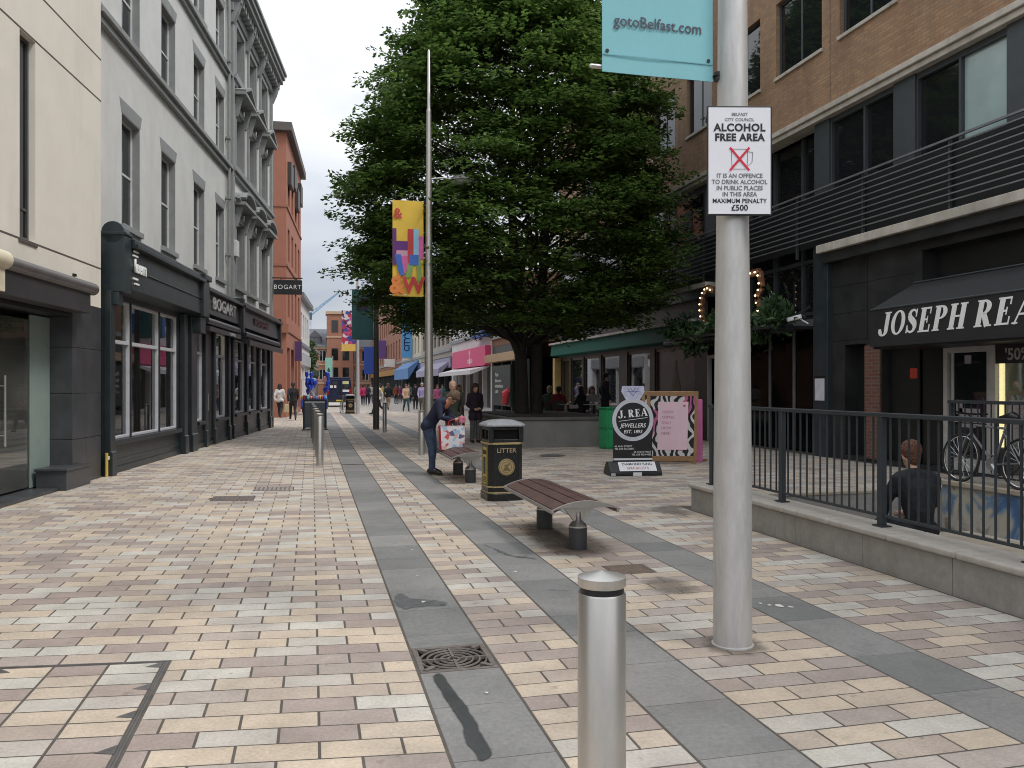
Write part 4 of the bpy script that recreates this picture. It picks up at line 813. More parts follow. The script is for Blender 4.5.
# jeweller's window
mb = MB(); mb.box(ry(11.61),ry(6.2),.02,.08,.45,.55); mb.box(ry(6.3),ry(6.2),.02,.1,.55,2.45); jw = mb.build('shop_window', M_bk, rb)
m = MB(); m.box(ry(11.61),ry(6.3),.05,.058,.55,2.45); m.build('pane', glass_mat('clear shop glass', (.92,.94,.93), .35), jw)
m = MB(); m.box(ry(11.61),ry(6.3),.9,.95,.5,2.45); m.box(ry(11.61),ry(6.3),.1,.95,.5,.56); m.box(ry(11.61),ry(11.60),.1,.9,.56,2.45); m.build('display_back', P('pale green display', (.30,.36,.28), .7, var=.15), jw)
m = MB(); m.box(ry(11.60),ry(11.52),.07,.11,.56,2.1); m.build('light_strip', glow('display strip light', (1., .82, .42), 1.1), jw)
for Y, z, s_ in ((10.6,1.0,.3),(10.75,1.55,.22),(9.9,1.2,.35),(9.3,1.5,.28),(8.5,1.1,.3)):
    m = MB(); m.box(ry(Y),ry(Y-s_),.55,.6,z,z+s_*1.3); o = m.build('picture_frame', P('gilt frame', (.30,.26,.18), .5), jw); q = MB(); q.box(ry(Y)+.04,ry(Y-s_)-.04,.54,.549,z+.04,z+s_*1.3-.04); q.build('picture', P('dark picture', (.05,.05,.06), .4), o)
    m = MB(); m.lathe([(.07,0),(.09,.06),(.05,.16),(.07,.2)], 12, (ry(Y-.5),.5,.56)); m.build('display_stand', P('ivory stand', (.55,.5,.42), .5), jw, smooth=True)
m = MB(); m.box(ry(11.60),ry(9.4),-.01,.018,1.98,2.40); bn = m.build('sale_banner', M_black, rb)
text("'50%", .27, P('grey sale lettering', (.35,.34,.32), .6), bn, (ry(11.15), -.014, 2.12), bold=.006)
# ground floor left of the pilaster: glazed entrance, then the shop under the tree
mb = MB(); mb.box(ry(21.9),ry(16.75),.30,.36,3.0,3.2)
for Y in (22.0, 21.25, 20.5, 19.2, 18.1, 17.1): mb.box(ry(Y)-.04,ry(Y)+.04,.30,.38,0,3.0)
mb.build('entrance_frame', P('entrance grey frame', (.17,.175,.18), .45), rb)
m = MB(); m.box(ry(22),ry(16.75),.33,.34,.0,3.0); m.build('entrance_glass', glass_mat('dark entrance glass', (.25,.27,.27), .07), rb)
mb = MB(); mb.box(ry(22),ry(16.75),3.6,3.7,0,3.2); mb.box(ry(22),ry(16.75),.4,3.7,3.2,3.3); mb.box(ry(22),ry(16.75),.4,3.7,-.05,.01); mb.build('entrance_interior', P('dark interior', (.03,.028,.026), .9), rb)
mb = MB()
for x0, x1 in ((ry(22.0),ry(21.9)),(ry(21.1),ry(21.0))): mb.box(x0,x1,-.05,.05,0,2.5)
mb.box(ry(21.9),ry(21.1),-.05,.05,2.4,2.5); mb.box(ry(21.55),ry(21.48),-.04,.04,.0,2.4); mb.build('door_frame', P('pale door frame', (.33,.33,.32), .5), rb)
SW = [(ry(36.6),ry(35.4)),(ry(35.2),ry(33.6)),(ry(33.4),ry(31.4)),(ry(31.2),ry(29.2)),(ry(28.4),ry(26.3)),(ry(25.9),ry(22.9))]
mb = MB(); mb.wall(ry(37), ry(22.05), 0, 4.25, [(a,b,.75,2.85) for a, b in SW], .25, y=.0); mb.build('shop_wall', P('brown black shop timber', (.022,.018,.016), .5), rb, fix=False)
M_bframe = P('bronze brown frame', (.09,.06,.045), .45)
for i, (a, b) in enumerate(SW):
    mb = MB(); mb.box(a,a+.08,.05,.15,.75,2.85); mb.box(b-.08,b,.05,.15,.75,2.85); mb.box(a+.08,b-.08,.05,.15,2.75,2.85); mb.box(a+.08,b-.08,.05,.15,.75,.85); o = mb.build('shop_window', M_bframe, rb)
    if i < 5:
        m = MB(); m.box(a+.08,b-.08,.09,.1,.85,2.75); m.build('pane', M_glass, o)
        m = MB(); m.box(a,b,1.1,1.15,.7,2.9); m.box(a,b,.26,1.15,.7,.75); m.build('window_backdrop', P('shop backdrop %d' % i, [(.05,.08,.16),(.10,.07,.05),(.07,.075,.06),(.10,.07,.06),(.04,.05,.12)][i], .7, var=.6, scale=2.5), o)
        m = MB(); m.box(a+.2,a+.5,.6,.8,.76,1.5); m.lathe([(.05,0),(.2,.05),(.14,.4),(.05,.5),(.1,.6),(.02,.7)], 12, ((a+b)/2,.6,1.3)); m.build('window_display', P('display gold', (.42,.33,.16), .5, var=.4), o)
    else:
        m = MB(); m.box(a+.08,b-.08,.09,.1,.85,2.75); m.build('panel', P('dark poster panel', (.028,.026,.022), .3), o)
        m = MB(); m.lathe([(.3,0),(.32,.08),(.32,.6),(.26,.8),(.1,1.0),(.08,1.35),(.1,1.37),(.1,1.42),(.0,1.42)], 16); bo = m.build('bottle_picture', P('bottle olive', (.075,.065,.03), .6), o, loc=((a+b)/2, .085, 1.0)); bo.scale = (1, .02, 1)
mb = MB(); mb.prism([(-.0,2.95),(-.42,3.0),(-.36,3.5),(.0,3.5)], ry(37), ry(22.2), 'yz'); fsc = mb.build('fascia', P('bottle green fascia', (.006,.10,.07), .65, var=.2, spec=.25), rb, bevel=.01)
mb = MB(); mb.box(ry(37),ry(22.1),-.5,0,3.5,3.58); mb.build('fascia_cap', M_ledge, fsc)
m = MB(); m.box(ry(37.0),ry(36.7),-.3,.0,.2,2.9); m.build('end_post', P('warm yellow post', (.50,.34,.12), .6), rb)
# awning of the jewellers
aw = thing('awning', 'black shop awning with large white serif lettering over the jewellers', 'awning', RO, RA)
mb = MB(); A0, A1 = ry(13.62), ry(7.2); y0, y1 = -.92, .05
mb.prism([(y1,3.58),(y0,3.05),(y0,2.34),(y0+.02,2.34),(y0+.02,3.03),(y1,3.55)], A0, A1, 'yz')
mb.prism([(y1,3.55),(y0+.02,3.03),(y0+.02,2.34),(y1,2.34)], A0, A0+.02, 'yz'); mb.prism([(y1,3.55),(y0+.02,3.03),(y0+.02,2.34),(y1,2.34)], A1-.02, A1, 'yz')
cv = mb.build('canvas', P('black canvas', (.019,.019,.02), .75, var=.25, bump=.1, dirt=.1), aw)
m = MB(); m.tube([(A0,y0,3.05),(A1,y0,3.05)], .018, 8); m.tube([(A0,y1,3.6),(A1,y1,3.6)], .02, 8); m.build('rail', M_pan, aw, smooth=True)
m = MB(); m.box(A0+.05,A1-.05,y0+.03,y1,2.30,2.36); m.build('underframe', M_black, aw)
serif_text('JOSEPH REA', .425, M_letter, aw, (ry(13.36), y0-.002, 2.545), (0,0,0), shear=.25, ext=.004, track=.125)
for x, z, s_ in ((1.0,3.33,.02),(1.15,3.36,.03),(.5,3.2,.02),(2.0,3.4,.025)):
    m = MB(); m.ell((A0+x, -.44 - (3.33-z)*1.75, z-.003), (s_*1.8,s_*2.2,.006), 8, 4); m.build('bird_dropping', M_gum, aw)
# entrance canopy with plants and bulb lettering
ec = thing('entrance_canopy', 'dark tubular entrance canopy with planting along its top', 'canopy', RO, RA)
m = MB(); m.tube([(ry(23.1),-.85,2.86),(ry(16.9),-.55,2.95)], .10, 12); m.build('tube', M_black, ec, smooth=True)
m = MB(); m.box(ry(23.0),ry(17.2),-.9,.3,2.95,3.02); m.build('deck', M_bk, ec)
for Y in (22.6, 20.0, 17.4): m = MB(); m.bar((ry(Y),-.75,2.9),(ry(Y),.3,3.5),.04,.04); m.build('bracket', M_pan, ec)
def leaf_mat(name, cols, trans=.25):
    m, N, L, b = node_mat(name); g_ = N.new('ShaderNodeNewGeometry'); r = N.new('ShaderNodeValToRGB'); el = r.color_ramp.elements
    while len(el) < len(cols): el.new(.5)
    for i, c in enumerate(cols): el[i].position = i/(len(cols)-1); el[i].color = (*c, 1)
    L.new(g_.outputs['Random Per Island'], r.inputs['Fac']); L.new(r.outputs['Color'], b.inputs['Base Color']); b.inputs['Roughness'].default_value = .5; b.inputs['Specular IOR Level'].default_value = .35
    t = N.new('ShaderNodeBsdfTranslucent'); L.new(r.outputs['Color'], t.inputs['Color']); x = N.new('ShaderNodeMixShader'); x.inputs[0].default_value = trans
    L.new(b.outputs[0], x.inputs[1]); L.new(t.outputs[0], x.inputs[2]); L.new(x.outputs[0], N['Material Output'].inputs['Surface']); MATS[name] = m; return m
def leaves(name, P_, D, U, lw, ll, mat, parent, fold=.25):
    """many folded leaves: positions P_, axis D (tip direction), side U; four-point leaf folded along its rib"""
    n = len(P_); Nn = np.cross(D, U); Nn /= np.linalg.norm(Nn, axis=1, keepdims=True) + 1e-9; U = np.cross(Nn, D)
    ll = np.asarray(ll).reshape(-1, 1); lw = np.asarray(lw).reshape(-1, 1)
    tip = P_ + D*ll; mid = P_ + D*ll*.5
    A = mid + U*lw*.5 + Nn*lw*fold; B = mid - U*lw*.5 + Nn*lw*fold
    V = np.stack([P_, A, tip, B], 1).reshape(-1, 3)
    me = bpy.data.meshes.new(name); me.vertices.add(4*n); me.vertices.foreach_set('co', V.ravel().astype(np.float32))
    i = np.arange(n)*4; F = np.stack([i, i+1, i+2, i, i+2, i+3], 1).reshape(-1, 3)
    me.loops.add(6*n); me.loops.foreach_set('vertex_index', F.ravel().astype(np.int32)); me.polygons.add(2*n); me.polygons.foreach_set('loop_start', np.arange(0, 6*n, 3, dtype=np.int32)); me.polygons.foreach_set('loop_total', np.full(2*n, 3, dtype=np.int32))
    me.update(calc_edges=True); me.materials.append(mat); o = bpy.data.objects.new(name, me); COL.objects.link(o); o.parent = parent; return o
def unit(a): return a / (np.linalg.norm(a, axis=1, keepdims=True) + 1e-9)
M_plant = leaf_mat('canopy plant leaves', [(.02,.05,.02),(.04,.09,.03),(.07,.13,.05),(.11,.17,.08)])
n = 2000; x_ = rng.uniform(ry(23.2), ry(17.0), n); cz = 3.05 + .18*np.sin(x_*2.3) + .1*np.sin(x_*5.1)
Pp = np.stack([x_, -.55 + rng.normal(0, .2, n), cz + rng.normal(.06, .19, n)], 1); Dd = unit(rng.normal(0, 1, (n,3)) + np.array([0,-.6,.2])); Uu = unit(rng.normal(0,1,(n,3)))
pl = thing('canopy_plants', 'mass of leafy green plants spilling over the dark entrance canopy', 'plants', RO, RA)
leaves('foliage', Pp, Dd, Uu, rng.uniform(.06,.13,n), rng.uniform(.14,.30,n), M_plant, pl)
m = MB()
for k in range(60):
    xx = random.uniform(ry(23), ry(17.2)); m.tube([(xx,-.55,3.0),(xx+random.uniform(-.2,.2),-.6,3.2),(xx+random.uniform(-.4,.4),-.75,3.0+random.uniform(-.2,.5))], [.008,.006,.003], 4)
m.build('stem', P('plant stem', (.05,.06,.03), .8), pl)
M_bulb = glow('warm bulb', (1., .80, .48), 3)
bs = thing('bulb_sign', 'marquee letter sign with glowing round bulbs above the entrance planting', 'sign', (11.3-.35, 0, 0), 0)
def bulbs(parent, name, pts, Yc, zc, col):
    m = MB(); p = [(-.10, Yc - a, zc + b) for a, b in pts]
    for q0, q1 in zip(p, p[1:]): m.bar(q0, q1, .07, .18)
    o = m.build(name, col, parent)
    for q0, q1 in zip(p, p[1:]):
        q0, q1 = Vector(q0), Vector(q1); k = max(1, int((q1-q0).length/.17))
        for j in range(k): b_ = MB(); c = q0.lerp(q1, (j+.5)/k); b_.ell((c.x-.08, c.y, c.z), .024, 10, 6); b_.build('bulb', M_bulb, o, smooth=True)
M_mq = P('marquee letter brown', (.16,.07,.035), .5)
bulbs(bs, 'letter', [(.45,.5),(.1,.62),(-.2,.45),(-.3,.1),(-.2,-.25),(.1,-.4)], 21.25, 3.75, M_mq)
bulbs(bs, 'letter', [(-.2,.6),(.25,.6),(.35,.2),(.1,-.05),(.3,-.3),(.25,-.45)], 18.65, 3.85, M_mq)
bulbs(bs, 'letter', [(-.25,-.4),(-.25,.6),(.25,-.3),(.25,.6)], 19.95, 3.8, M_mq)
sc = thing('security_camera', 'small white security camera on the dark pilaster beside the entrance', 'camera', (11.22, 16.9, 3.2))
m = MB(); m.bar((0,0,-.15),(-.25,.12,.02),.03,.03); m.build('arm', M_white, sc)
m = MB(); m.bar((-.16,.02,.02),(-.42,.22,-.06),.10,.10); m.build('housing', M_white, sc, bevel=.02)
m = MB(); m.bar((-.42,.22,-.06),(-.44,.235,-.067),.06,.06); m.build('lens', M_black, sc)
nb = thing('notice', 'small white paper notice fixed on the dark pilaster', 'notice', (11.232, 16.48, 1.55))
m = MB(); m.box(-.006,0,-.18,.18,-.28,.22); m.build('sheet', P('paper', (.62,.62,.68), .7), nb)
m = MB(); m.box(-.004,0.004,-.2,.2,.22,.28); m.build('holder', M_black, nb)
# ------------------------------------------------------------------ right side, farther along
RX = 10.4
def rblock(name, label, Ya, Yb, **k):    # facade on the right from Ya (far) to Yb (near)
    return simple_block(name, label, (RX, Ya, 0), R(-90), Ya - Yb, 9, **k)
M_wr = P('white shop render', (.66,.66,.65), .8, dirt=.15)
b0 = rblock('shop_building', 'low brown brick unit with tan canopy band behind the tree trunk', 47.6, 40.5, ht=7.5, wmat=brick_mat('dull orange brick', (.28,.13,.075), (.22,.10,.06), (.2,.15,.11)), cols=2, storeys=1, shop=(M_pan, None, 3))
m = MB(); m.box(-.1,7.2,-.45,.0,2.95,3.4); m.build('canopy_band', P('tan canopy', (.46,.32,.19), .7), b0, bevel=.02)
m = MB(); m.box(1.0,5.2,-.15,.0,.5,2.75); po = m.build('poster_panel', P('dark green poster', (.018,.03,.028), .4), b0)
text('News', .36, M_letter, po, (1.5,-.16,2.25), align='LEFT'); text('Behind every\nwindow there is\na story', .30, M_letter, po, (1.5,-.16,1.6), align='LEFT')
m = MB(); m.tube([(4.3,-.17,.7),(4.6,-.17,1.2),(5.0,-.17,1.4)], [.25,.3,.12], 10); rp = m.build('red_emblem', P('poster red', (.5,.04,.05), .5), po); rp.scale = (1, 1, 1)
b1 = rblock('shop_building', 'white fronted shop with bright pink fascia board and white awning', 62, 47.7, ht=11, wmat=M_wr, cols=5, storeys=2, tmat=P('grey window', (.2,.21,.22), .5), shop=(M_wr, None, 5), sh=3.4, z0=4.6, ww=1.5)
m = MB(); m.box(2.2,14.0,-.35,.0,2.85,4.05); pk = m.build('fascia', P('bright pink fascia', (.68,.065,.19), .5, var=.05), b1, bevel=.02)
text('to&so', .55, M_letter, pk, (9.2,-.36,3.25), xs=1.3); m = MB(); m.lathe([(.05,0),(.25,.1),(.1,.5),(.3,.8),(.02,1.0)], 12); e_ = m.build('emblem', P('pale pink', (.75,.4,.5), .5), pk, loc=(9.0,-.35,2.95)); e_.scale = (1,.05,1)
m = MB(); m.prism([(0,2.85),(-1.2,2.55),(-1.2,2.3),(-1.15,2.3),(0,2.75)], 1.2, 13.6, 'yz'); m.build('awning', M_white, b1)
m = MB(); m.box(10.6,14.4,-.5,-.1,4.6,5.7); bl_ = m.build('blue_sign', P('blue sign', (.02,.10,.42), .5), b1, bevel=.02); text('SALE', .7, M_letter, bl_, (12.5,-.51,5.1))
b2 = rblock('shop_building', 'buff stone shop with purple grey awning next to the pink fascia', 80, 62.1, ht=12, wmat=P('grey buff stone', (.34,.30,.26), .85, dirt=.3), cols=7, storeys=2, shop=(M_pan, P('lilac fascia', (.30,.27,.38), .6), 5), ww=1.4, wh=2.4, sh=3.7)
m = MB(); m.prism([(0,3.6),(-.9,2.95),(-.9,2.4),(-.85,2.4),(0,3.4)], 3, 17, 'yz'); m.build('awning', P('lilac grey awning', (.33,.31,.40), .8), b2)
b3 = rblock('shop_building', 'cream painted shop with slanted blue awning before the tall brick block', 98, 80.1, ht=12.5, wmat=P('cream stucco', (.52,.47,.36), .85, dirt=.2), cols=6, storeys=2, shop=(M_pan, P('navy fascia', (.03,.06,.16), .5), 5), sh=3.6)
m = MB(); m.prism([(0,4.2),(-1.1,3.4),(-1.1,2.3),(-1.05,2.3),(0,4.0)], 2, 16, 'yz'); m.build('awning', P('mid blue awning', (.10,.21,.42), .7), b3)
b4 = rblock('brick_building', 'tall red brown brick block with long blue banner on the far right side', 150, 98.1, ht=17, wmat=M_or, cols=14, storeys=3, shop=(M_pan, P('amber fascia', (.4,.22,.05), .5), 12), sh=3.8, ww=1.5, wh=2.4)
vb_ = thing('vertical_banner', 'tall blue vertical banner sign with dark lettering on the right hand buildings', 'banner', (RX-.62, 87, 0), 0)
m = MB(); m.box(-.55,.55,-.03,.03,4.6,10.6); m.build('cloth', P('sky blue banner', (.10,.33,.62), .6), vb_, bevel=.01)
for z in (10.65, 4.55): m = MB(); m.bar((-.6,0,z),(.75,0,z),.06,.06); m.build('arm', M_pan, vb_)
text('CITY CHURCH', .82, P('navy lettering', (.01,.02,.08), .5), vb_, (0,-.034,7.7), rot=(R(90), R(-90), 0), xs=.9, bold=.03)
for i, (x, Y, z, w_, h_, c, lb) in enumerate([(RX-.9,118,5.5,1.6,2.6,(.16,.08,.28),'purple projecting sign board high on the far brick block'),(RX-.9,104,4.0,1.3,1.0,(.75,.73,.70),'small white box sign above the far shopfronts'),(RX-1.0,140,3.6,1.8,4.6,(.03,.08,.38),'navy vertical sign board far down the right side')]):
    t = thing('projecting_sign', lb, 'sign', (x, Y, z)); m = MB(); m.box(-w_/2,w_/2,-.08,.08,0,h_); m.build('board', P('far sign %d' % i, c, .5), t, bevel=.02); m = MB(); m.bar((w_/2,0,h_*.5),(w_/2+.6,0,h_*.5),.08,.08); m.build('bracket', M_black, t)
fl = thing('vertical_banner', 'pale green vertical banner with dark emblem hanging far down the street', 'banner', (2.0, 104, 1.9))
m = MB(); m.box(-.42,.42,-.02,.02,.4,3.2); m.build('cloth', P('mint banner', (.25,.52,.42), .7), fl); m = MB(); m.cyl(.5,0,-1.9,3.4,.05,10); m.build('pole', M_galv, fl)
m = MB(); m.prism([(-.2,1.4),(.2,1.4),(.12,1.8),(0,2.0),(-.12,1.8)], -.026, -.02); m.build('emblem', P('dark green', (.02,.06,.04), .6), fl)
# ------------------------------------------------------------------ street furniture
def lamp_column(x, y, label, mat, group='lamp columns down the street', arm=True, hk=1., az=6.22):
    t = thing('lamp_column', label, 'lamp post', (x, y, 0), 0, group)
    m = MB(); m.lathe([(.128,0),(.128,.012),(.1175,.014),(.1155,.9),(.109,1.7),(.0965,2.75),(.088,4.0),(.075,6.0),(.062,8.2),(.06,8.25),(.045,8.3),(.03,9.32*hk),(.004,9.38*hk)], 28); m.build('pole', mat, t, smooth=True)
    m = MB(); m.box(-.05,.05,.110,.1185,.35,.95); m.build('service_door', mat, t, bevel=.004)
    if arm:
        m = MB(); m.tube([(.05,0,az),(.35,0,az+.04),(.62,0,az+.02)], .022, 8); m.build('arm', mat, t, smooth=True)
        m = MB(); m.lathe([(.02,.16),(.12,.15),(.26,.09),(.32,.03),(.325,0),(.30,-.01)], 24, (.82,0,az-.02)); hd = m.build('lamp_head', P('lamp grey', (.22,.22,.225), .35, metal=.3), t, smooth=True)
        m = MB(); m.lathe([(.29,-.012),(.24,-.06),(.1,-.085)], 24, (.82,0,az-.02)); m.build('diffuser', P('lamp diffuser', (.55,.55,.52), .3), hd, smooth=True)
    return t
near_col = lamp_column(2.525, 4.6, 'stout galvanised steel lamp column nearest the camera carrying the white sign', M_galv)
lamp_column(2.74, 19.7, 'tall steel lamp column with round lamp and yellow banner beside the bending person', M_steel, hk=1.037, az=6.6)
lamp_column(2.3, 30.6, 'dark grey lamp column with teal banner in mid street', P('dark grey column', (.10,.095,.09), .5, metal=.4))
lamp_column(2.5, 47, 'pale far lamp column with speckled banner', P('pale column', (.5,.5,.5), .5, metal=.3))
def banner(x, y, w_, z0, z1, label, mat, armmat, gap=.12, sag=.012, ay=.02):
    t = thing('banner', label, 'banner', (x, y, 0))
    n, k = 10, 14; m = MB(); V = []
    for side in (1, -1):
        for j in range(k+1):
            for i in range(n+1):
                u, v = i/n, j/k
                V.append((-gap - w_ + w_*u, side*.003 + sag*math.sin(u*5+v*2.4)*math.sin(math.pi*u) + .5*sag*math.sin(v*7+u), z0 + (z1-z0)*v))
    F = []; o_ = (n+1)*(k+1)
    for j in range(k):
        for i in range(n):
            a = j*(n+1)+i; F.append((a,a+1,a+n+2,a+n+1)); F.append((o_+a,o_+a+n+1,o_+a+n+2,o_+a+1))
    for i in range(n): F.append((i,o_+i,o_+i+1,i+1)); a = k*(n+1)+i; F.append((a,a+1,o_+a+1,o_+a))
    for j in range(k): a = j*(n+1); F.append((a,a+n+1,o_+a+n+1,o_+a)); a += n; F.append((a,o_+a,o_+a+n+1,a+n+1))
    m.add(V, F); c = m.build('cloth', mat, t, smooth=True)
    for z in (z0+.035, z1-.02): m = MB(); m.tube([(-.07,ay,z),(-gap-w_-.06,ay,z)], .014, 8, round_ends=True); m.build('arm', armmat, t, smooth=True)
    m = MB()
    for z in (z0+.035, z1-.02): m.tube([(-.10,0,z),(-.10,0,z+.001)], .03, 10); m.cyl(-.085,0,z-.025,z+.025,.028,10)
    m.build('clamp', M_darksteel, t)
    return t, c
M_turq = P('turquoise banner cloth', (.22,.50,.545), .75, var=.06, scale=2, bump=.05)
bt, bc = banner(2.525, 4.62, .72, 3.475, 6.0, 'turquoise cloth banner with dark web address at the top of the nearest column', M_turq, M_steel, gap=.125, sag=.003)
text('gotoBelfast.com', .094, P('grey purple ink', (.07,.06,.09), .6), bt, (-.487, -.0072, 3.785), xs=.94, bold=.0004)
m = MB()
for x in (-.815, -.155): m.tube([(x,-.008,3.60),(x,-.002,3.60)], .011, 10)
m.build('eyelet', M_black, bt)
m = MB(); m.box(-.842,-.128,-.0075,-.005,3.575,3.581); m.build('hem_seam', P('seam', (.17,.40,.44), .8), bt)
yt, yc = banner(2.74, 19.72, .74, 3.75, 6.05, 'yellow festival banner with large overlapping coloured letters on the second column', P('yellow banner', (.72,.48,.06), .7, var=.06), M_steel, gap=.13)
def flat(parent, poly, y, col, name='printed_shape'):
    m = MB(); m.prism(poly, y-.001, y); m.build(name, col, parent)
cR, cP, cB, cK, cG, cO = [P('print %s' % n_, c, .7) for n_, c in (('red',(.50,.05,.05)),('purple',(.12,.03,.18)),('blue',(.05,.14,.48)),('pink',(.60,.13,.33)),('green',(.22,.36,.10)),('orange',(.70,.22,.05)))]
X0 = -.87
def bx_(a, b, c, d): return [(X0+a, 3.75+c), (X0+b, 3.75+c), (X0+b, 3.75+d), (X0+a, 3.75+d)]
for poly, y, c in [(bx_(.0,.09,.75,1.62),-.024,cP),(bx_(.0,.42,1.1,1.32),-.0255,cP),(bx_(.36,.50,.8,1.62),-.027,cR),(bx_(.50,.62,.75,1.62),-.0265,P('print sky',(.25,.5,.68),.7)),(bx_(.40,.62,.75,1.0),-.029,cB),
                   (bx_(.09,.36,.95,1.12),-.0235,P('print lilac',(.55,.3,.4),.7)),(bx_(.62,.74,.9,1.45),-.0242,cK),
                   ([(X0+.05,4.75),(X0+.2,4.75),(X0+.28,4.25),(X0+.16,4.25)],-.0262,cB),([(X0+.2,4.72),(X0+.42,4.72),(X0+.31,4.3),(X0+.24,4.28)],-.0252,cK),
                   ([(X0+.30,4.2),(X0+.4,4.72),(X0+.52,4.72),(X0+.45,4.2)],-.0246,cG),([(X0+.55,4.72),(X0+.66,4.72),(X0+.7,4.1),(X0+.6,4.1)],-.0249,cG),([(X0+.02,3.78),(X0+.12,4.3),(X0+.2,4.3),(X0+.14,3.78)],-.0239,cO)]: flat(yt, poly, y, c)
text('&', .34, cR, yt, (X0+.12, -.028, 5.72), bold=.006); text('W', .52, cR, yt, (X0+.50, -.031, 4.0), bold=.02, xs=.95); text('&', .55, cO, yt, (X0+.10, -.030, 4.0), bold=.02)
tt, _ = banner(2.3, 30.62, .78, 3.3, 5.15, 'plain teal banner with dark square panel on the dark column', P('teal banner', (.055,.15,.155), .75), M_darksteel, gap=.1)
m = MB(); m.box(-.68,-.28,-.034,-.028,4.4,4.85); m.build('printed_panel', P('banner dark panel', (.05,.04,.09), .7), tt)
def speckle():
    mm, N, L, b = node_mat('speckled print'); t = N.new('ShaderNodeTexCoord'); v = N.new('ShaderNodeTexVoronoi'); v.inputs['Scale'].default_value = 6; L.new(t.outputs['Object'], v.inputs['Vector'])
    s_ = N.new('ShaderNodeSeparateColor'); L.new(v.outputs['Color'], s_.inputs[0]); r = N.new('ShaderNodeValToRGB'); r.color_ramp.interpolation = 'CONSTANT'; el = r.color_ramp.elements
    cs = [(.7,.66,.66),(.5,.04,.10),(.7,.66,.66),(.06,.08,.35),(.55,.10,.25),(.10,.03,.06)]
    while len(el) < len(cs): el.new(.5)
    for i, c in enumerate(cs): el[i].position = i/len(cs); el[i].color = (*c, 1)
    L.new(s_.outputs[0], r.inputs[0]); L.new(r.outputs[0], b.inputs['Base Color']); b.inputs['Roughness'].default_value = .7; return mm
st_, _ = banner(2.5, 47.02, .78, 3.55, 5.85, 'white banner with red and navy speckles and yellow foot on the far column', speckle(), M_white, gap=.1)
m = MB(); m.box(-.885,-.095,-.034,-.026,3.56,3.95); m.build('yellow_foot', P('yellow print', (.75,.5,.12), .7), st_)
# alcohol sign on the near column
sg = thing('warning_sign', 'white alcohol free area sign with black edge and red cross on the nearest column', 'sign', (2.50, 4.475, 2.955), R(-13))
m = MB(); m.box(-.197,.197,-.006,.0,-.330,.330); m.build('backing', M_ink, sg, bevel=.003)
m = MB(); m.box(-.187,.187,-.0085,-.0062,-.320,.320); fc = m.build('face', P('sign white', (.80,.80,.84), .4, var=.03), sg)
Y_ = -.0095
M_gink = P('grey ink', (.16,.16,.18), .6)
text('BELFAST', .026, M_gink, fc, (0, Y_, .278)); text('CITY COUNCIL', .026, M_gink, fc, (0, Y_, .246))
text('ALCOHOL', .063, M_ink, fc, (0, Y_, .197), bold=.0024, xs=.98, sp=1.09); text('FREE AREA', .061, M_ink, fc, (0, Y_, .138), bold=.0024, xs=.95, sp=1.09)
for i, s_ in enumerate(('IT IS AN OFFENCE','TO DRINK ALCOHOL','IN PUBLIC PLACES','IN THIS AREA')): text(s_, .037, M_gink, fc, (0, Y_, -.092 - .037*i), bold=.0006, xs=.93)
text('MAXIMUM PENALTY', .037, M_ink, fc, (0, Y_, -.243), bold=.0006, xs=.95, sp=1.03); text('£500', .05, M_ink, fc, (0, Y_, -.285), bold=.0010)
m = MB()
for a, b in (((-.05,Y_,.07),(-.045,Y_,-.05)),((.05,Y_,.07),(.045,Y_,-.05)),((-.05,Y_,.07),(.05,Y_,.07)),((-.045,Y_,-.05),(.045,Y_,-.05)),((.05,Y_,.055),(.08,Y_,.05)),((.08,Y_,.05),(.075,Y_,-.01)),((.075,Y_,-.01),(.05,Y_,-.03))): m.bar(a, b, .003, .001)
m.build('glass_outline', M_gink, fc)
m = MB(); m.bar((-.058,Y_-.001,.078),(.058,Y_-.001,-.058),.002,.013); m.bar((.058,Y_-.003,.078),(-.058,Y_-.003,-.058),.002,.013); m.build('red_cross', P('sign red', (.62,.02,.05), .5), fc)
m = MB()
for z in (-.2, .2): m.tube([(.03+.108*math.cos(a), .1275+.108*math.sin(a), z) for a in np.linspace(0, 2*math.pi, 24, endpoint=False)], .012, 6, closed=True)
m.build('clamp_band', M_steel, sg)
sk = thing('sticker', 'small pale blue sticker on the front of the nearest column', 'sticker', (2.54, 4.6, 1.625))
m = MB(); a0 = R(-165)
for i in range(6): 
    u, v = a0 + i*R(3.6), a0 + (i+1)*R(3.6); r_ = .1152
    m.quad((r_*math.cos(u),r_*math.sin(u),-.018),(r_*math.cos(v),r_*math.sin(v),-.018),(r_*math.cos(v),r_*math.sin(v),.018),(r_*math.cos(u),r_*math.sin(u),.018))
m.build('vinyl', P('sticker blue', (.12,.34,.52), .4, var=.5, scale=60), sk)
# bollards
def bollard(x, y, label, group):
    t = thing('bollard', label, 'bollard', (x, y, 0), 0, group)
    m = MB(); m.lathe([(.0715,0),(.0715,.985),(.069,.99)], 32); m.build('post', M_steel, t, smooth=True)
    m = MB(); m.lathe([(.0655,.985),(.0655,1.012)], 32); m.build('groove', M_black, t, smooth=True)
    m = MB(); m.lathe([(.069,1.008),(.0715,1.011),(.0715,1.036),(.0006,1.054)], 32); m.build('cap', M_steel, t, smooth=True); return t
bollard(.835, 2.30, 'large brushed steel bollard nearest the camera in the foreground', 'steel bollards')
lbs = ['front steel bollard of the far row in mid street', 'second steel bollard of the far row, just behind the front one', 'third steel bollard of the far row', 'fourth steel bollard of the far row', 'last steel bollard of the far row by the metal frame sign']
for i, Y in enumerate((17.0, 19.0, 21.2, 23.6, 26.2)): bollard(.155 - .028*(Y-17)/2, Y, lbs[i], 'steel bollards')
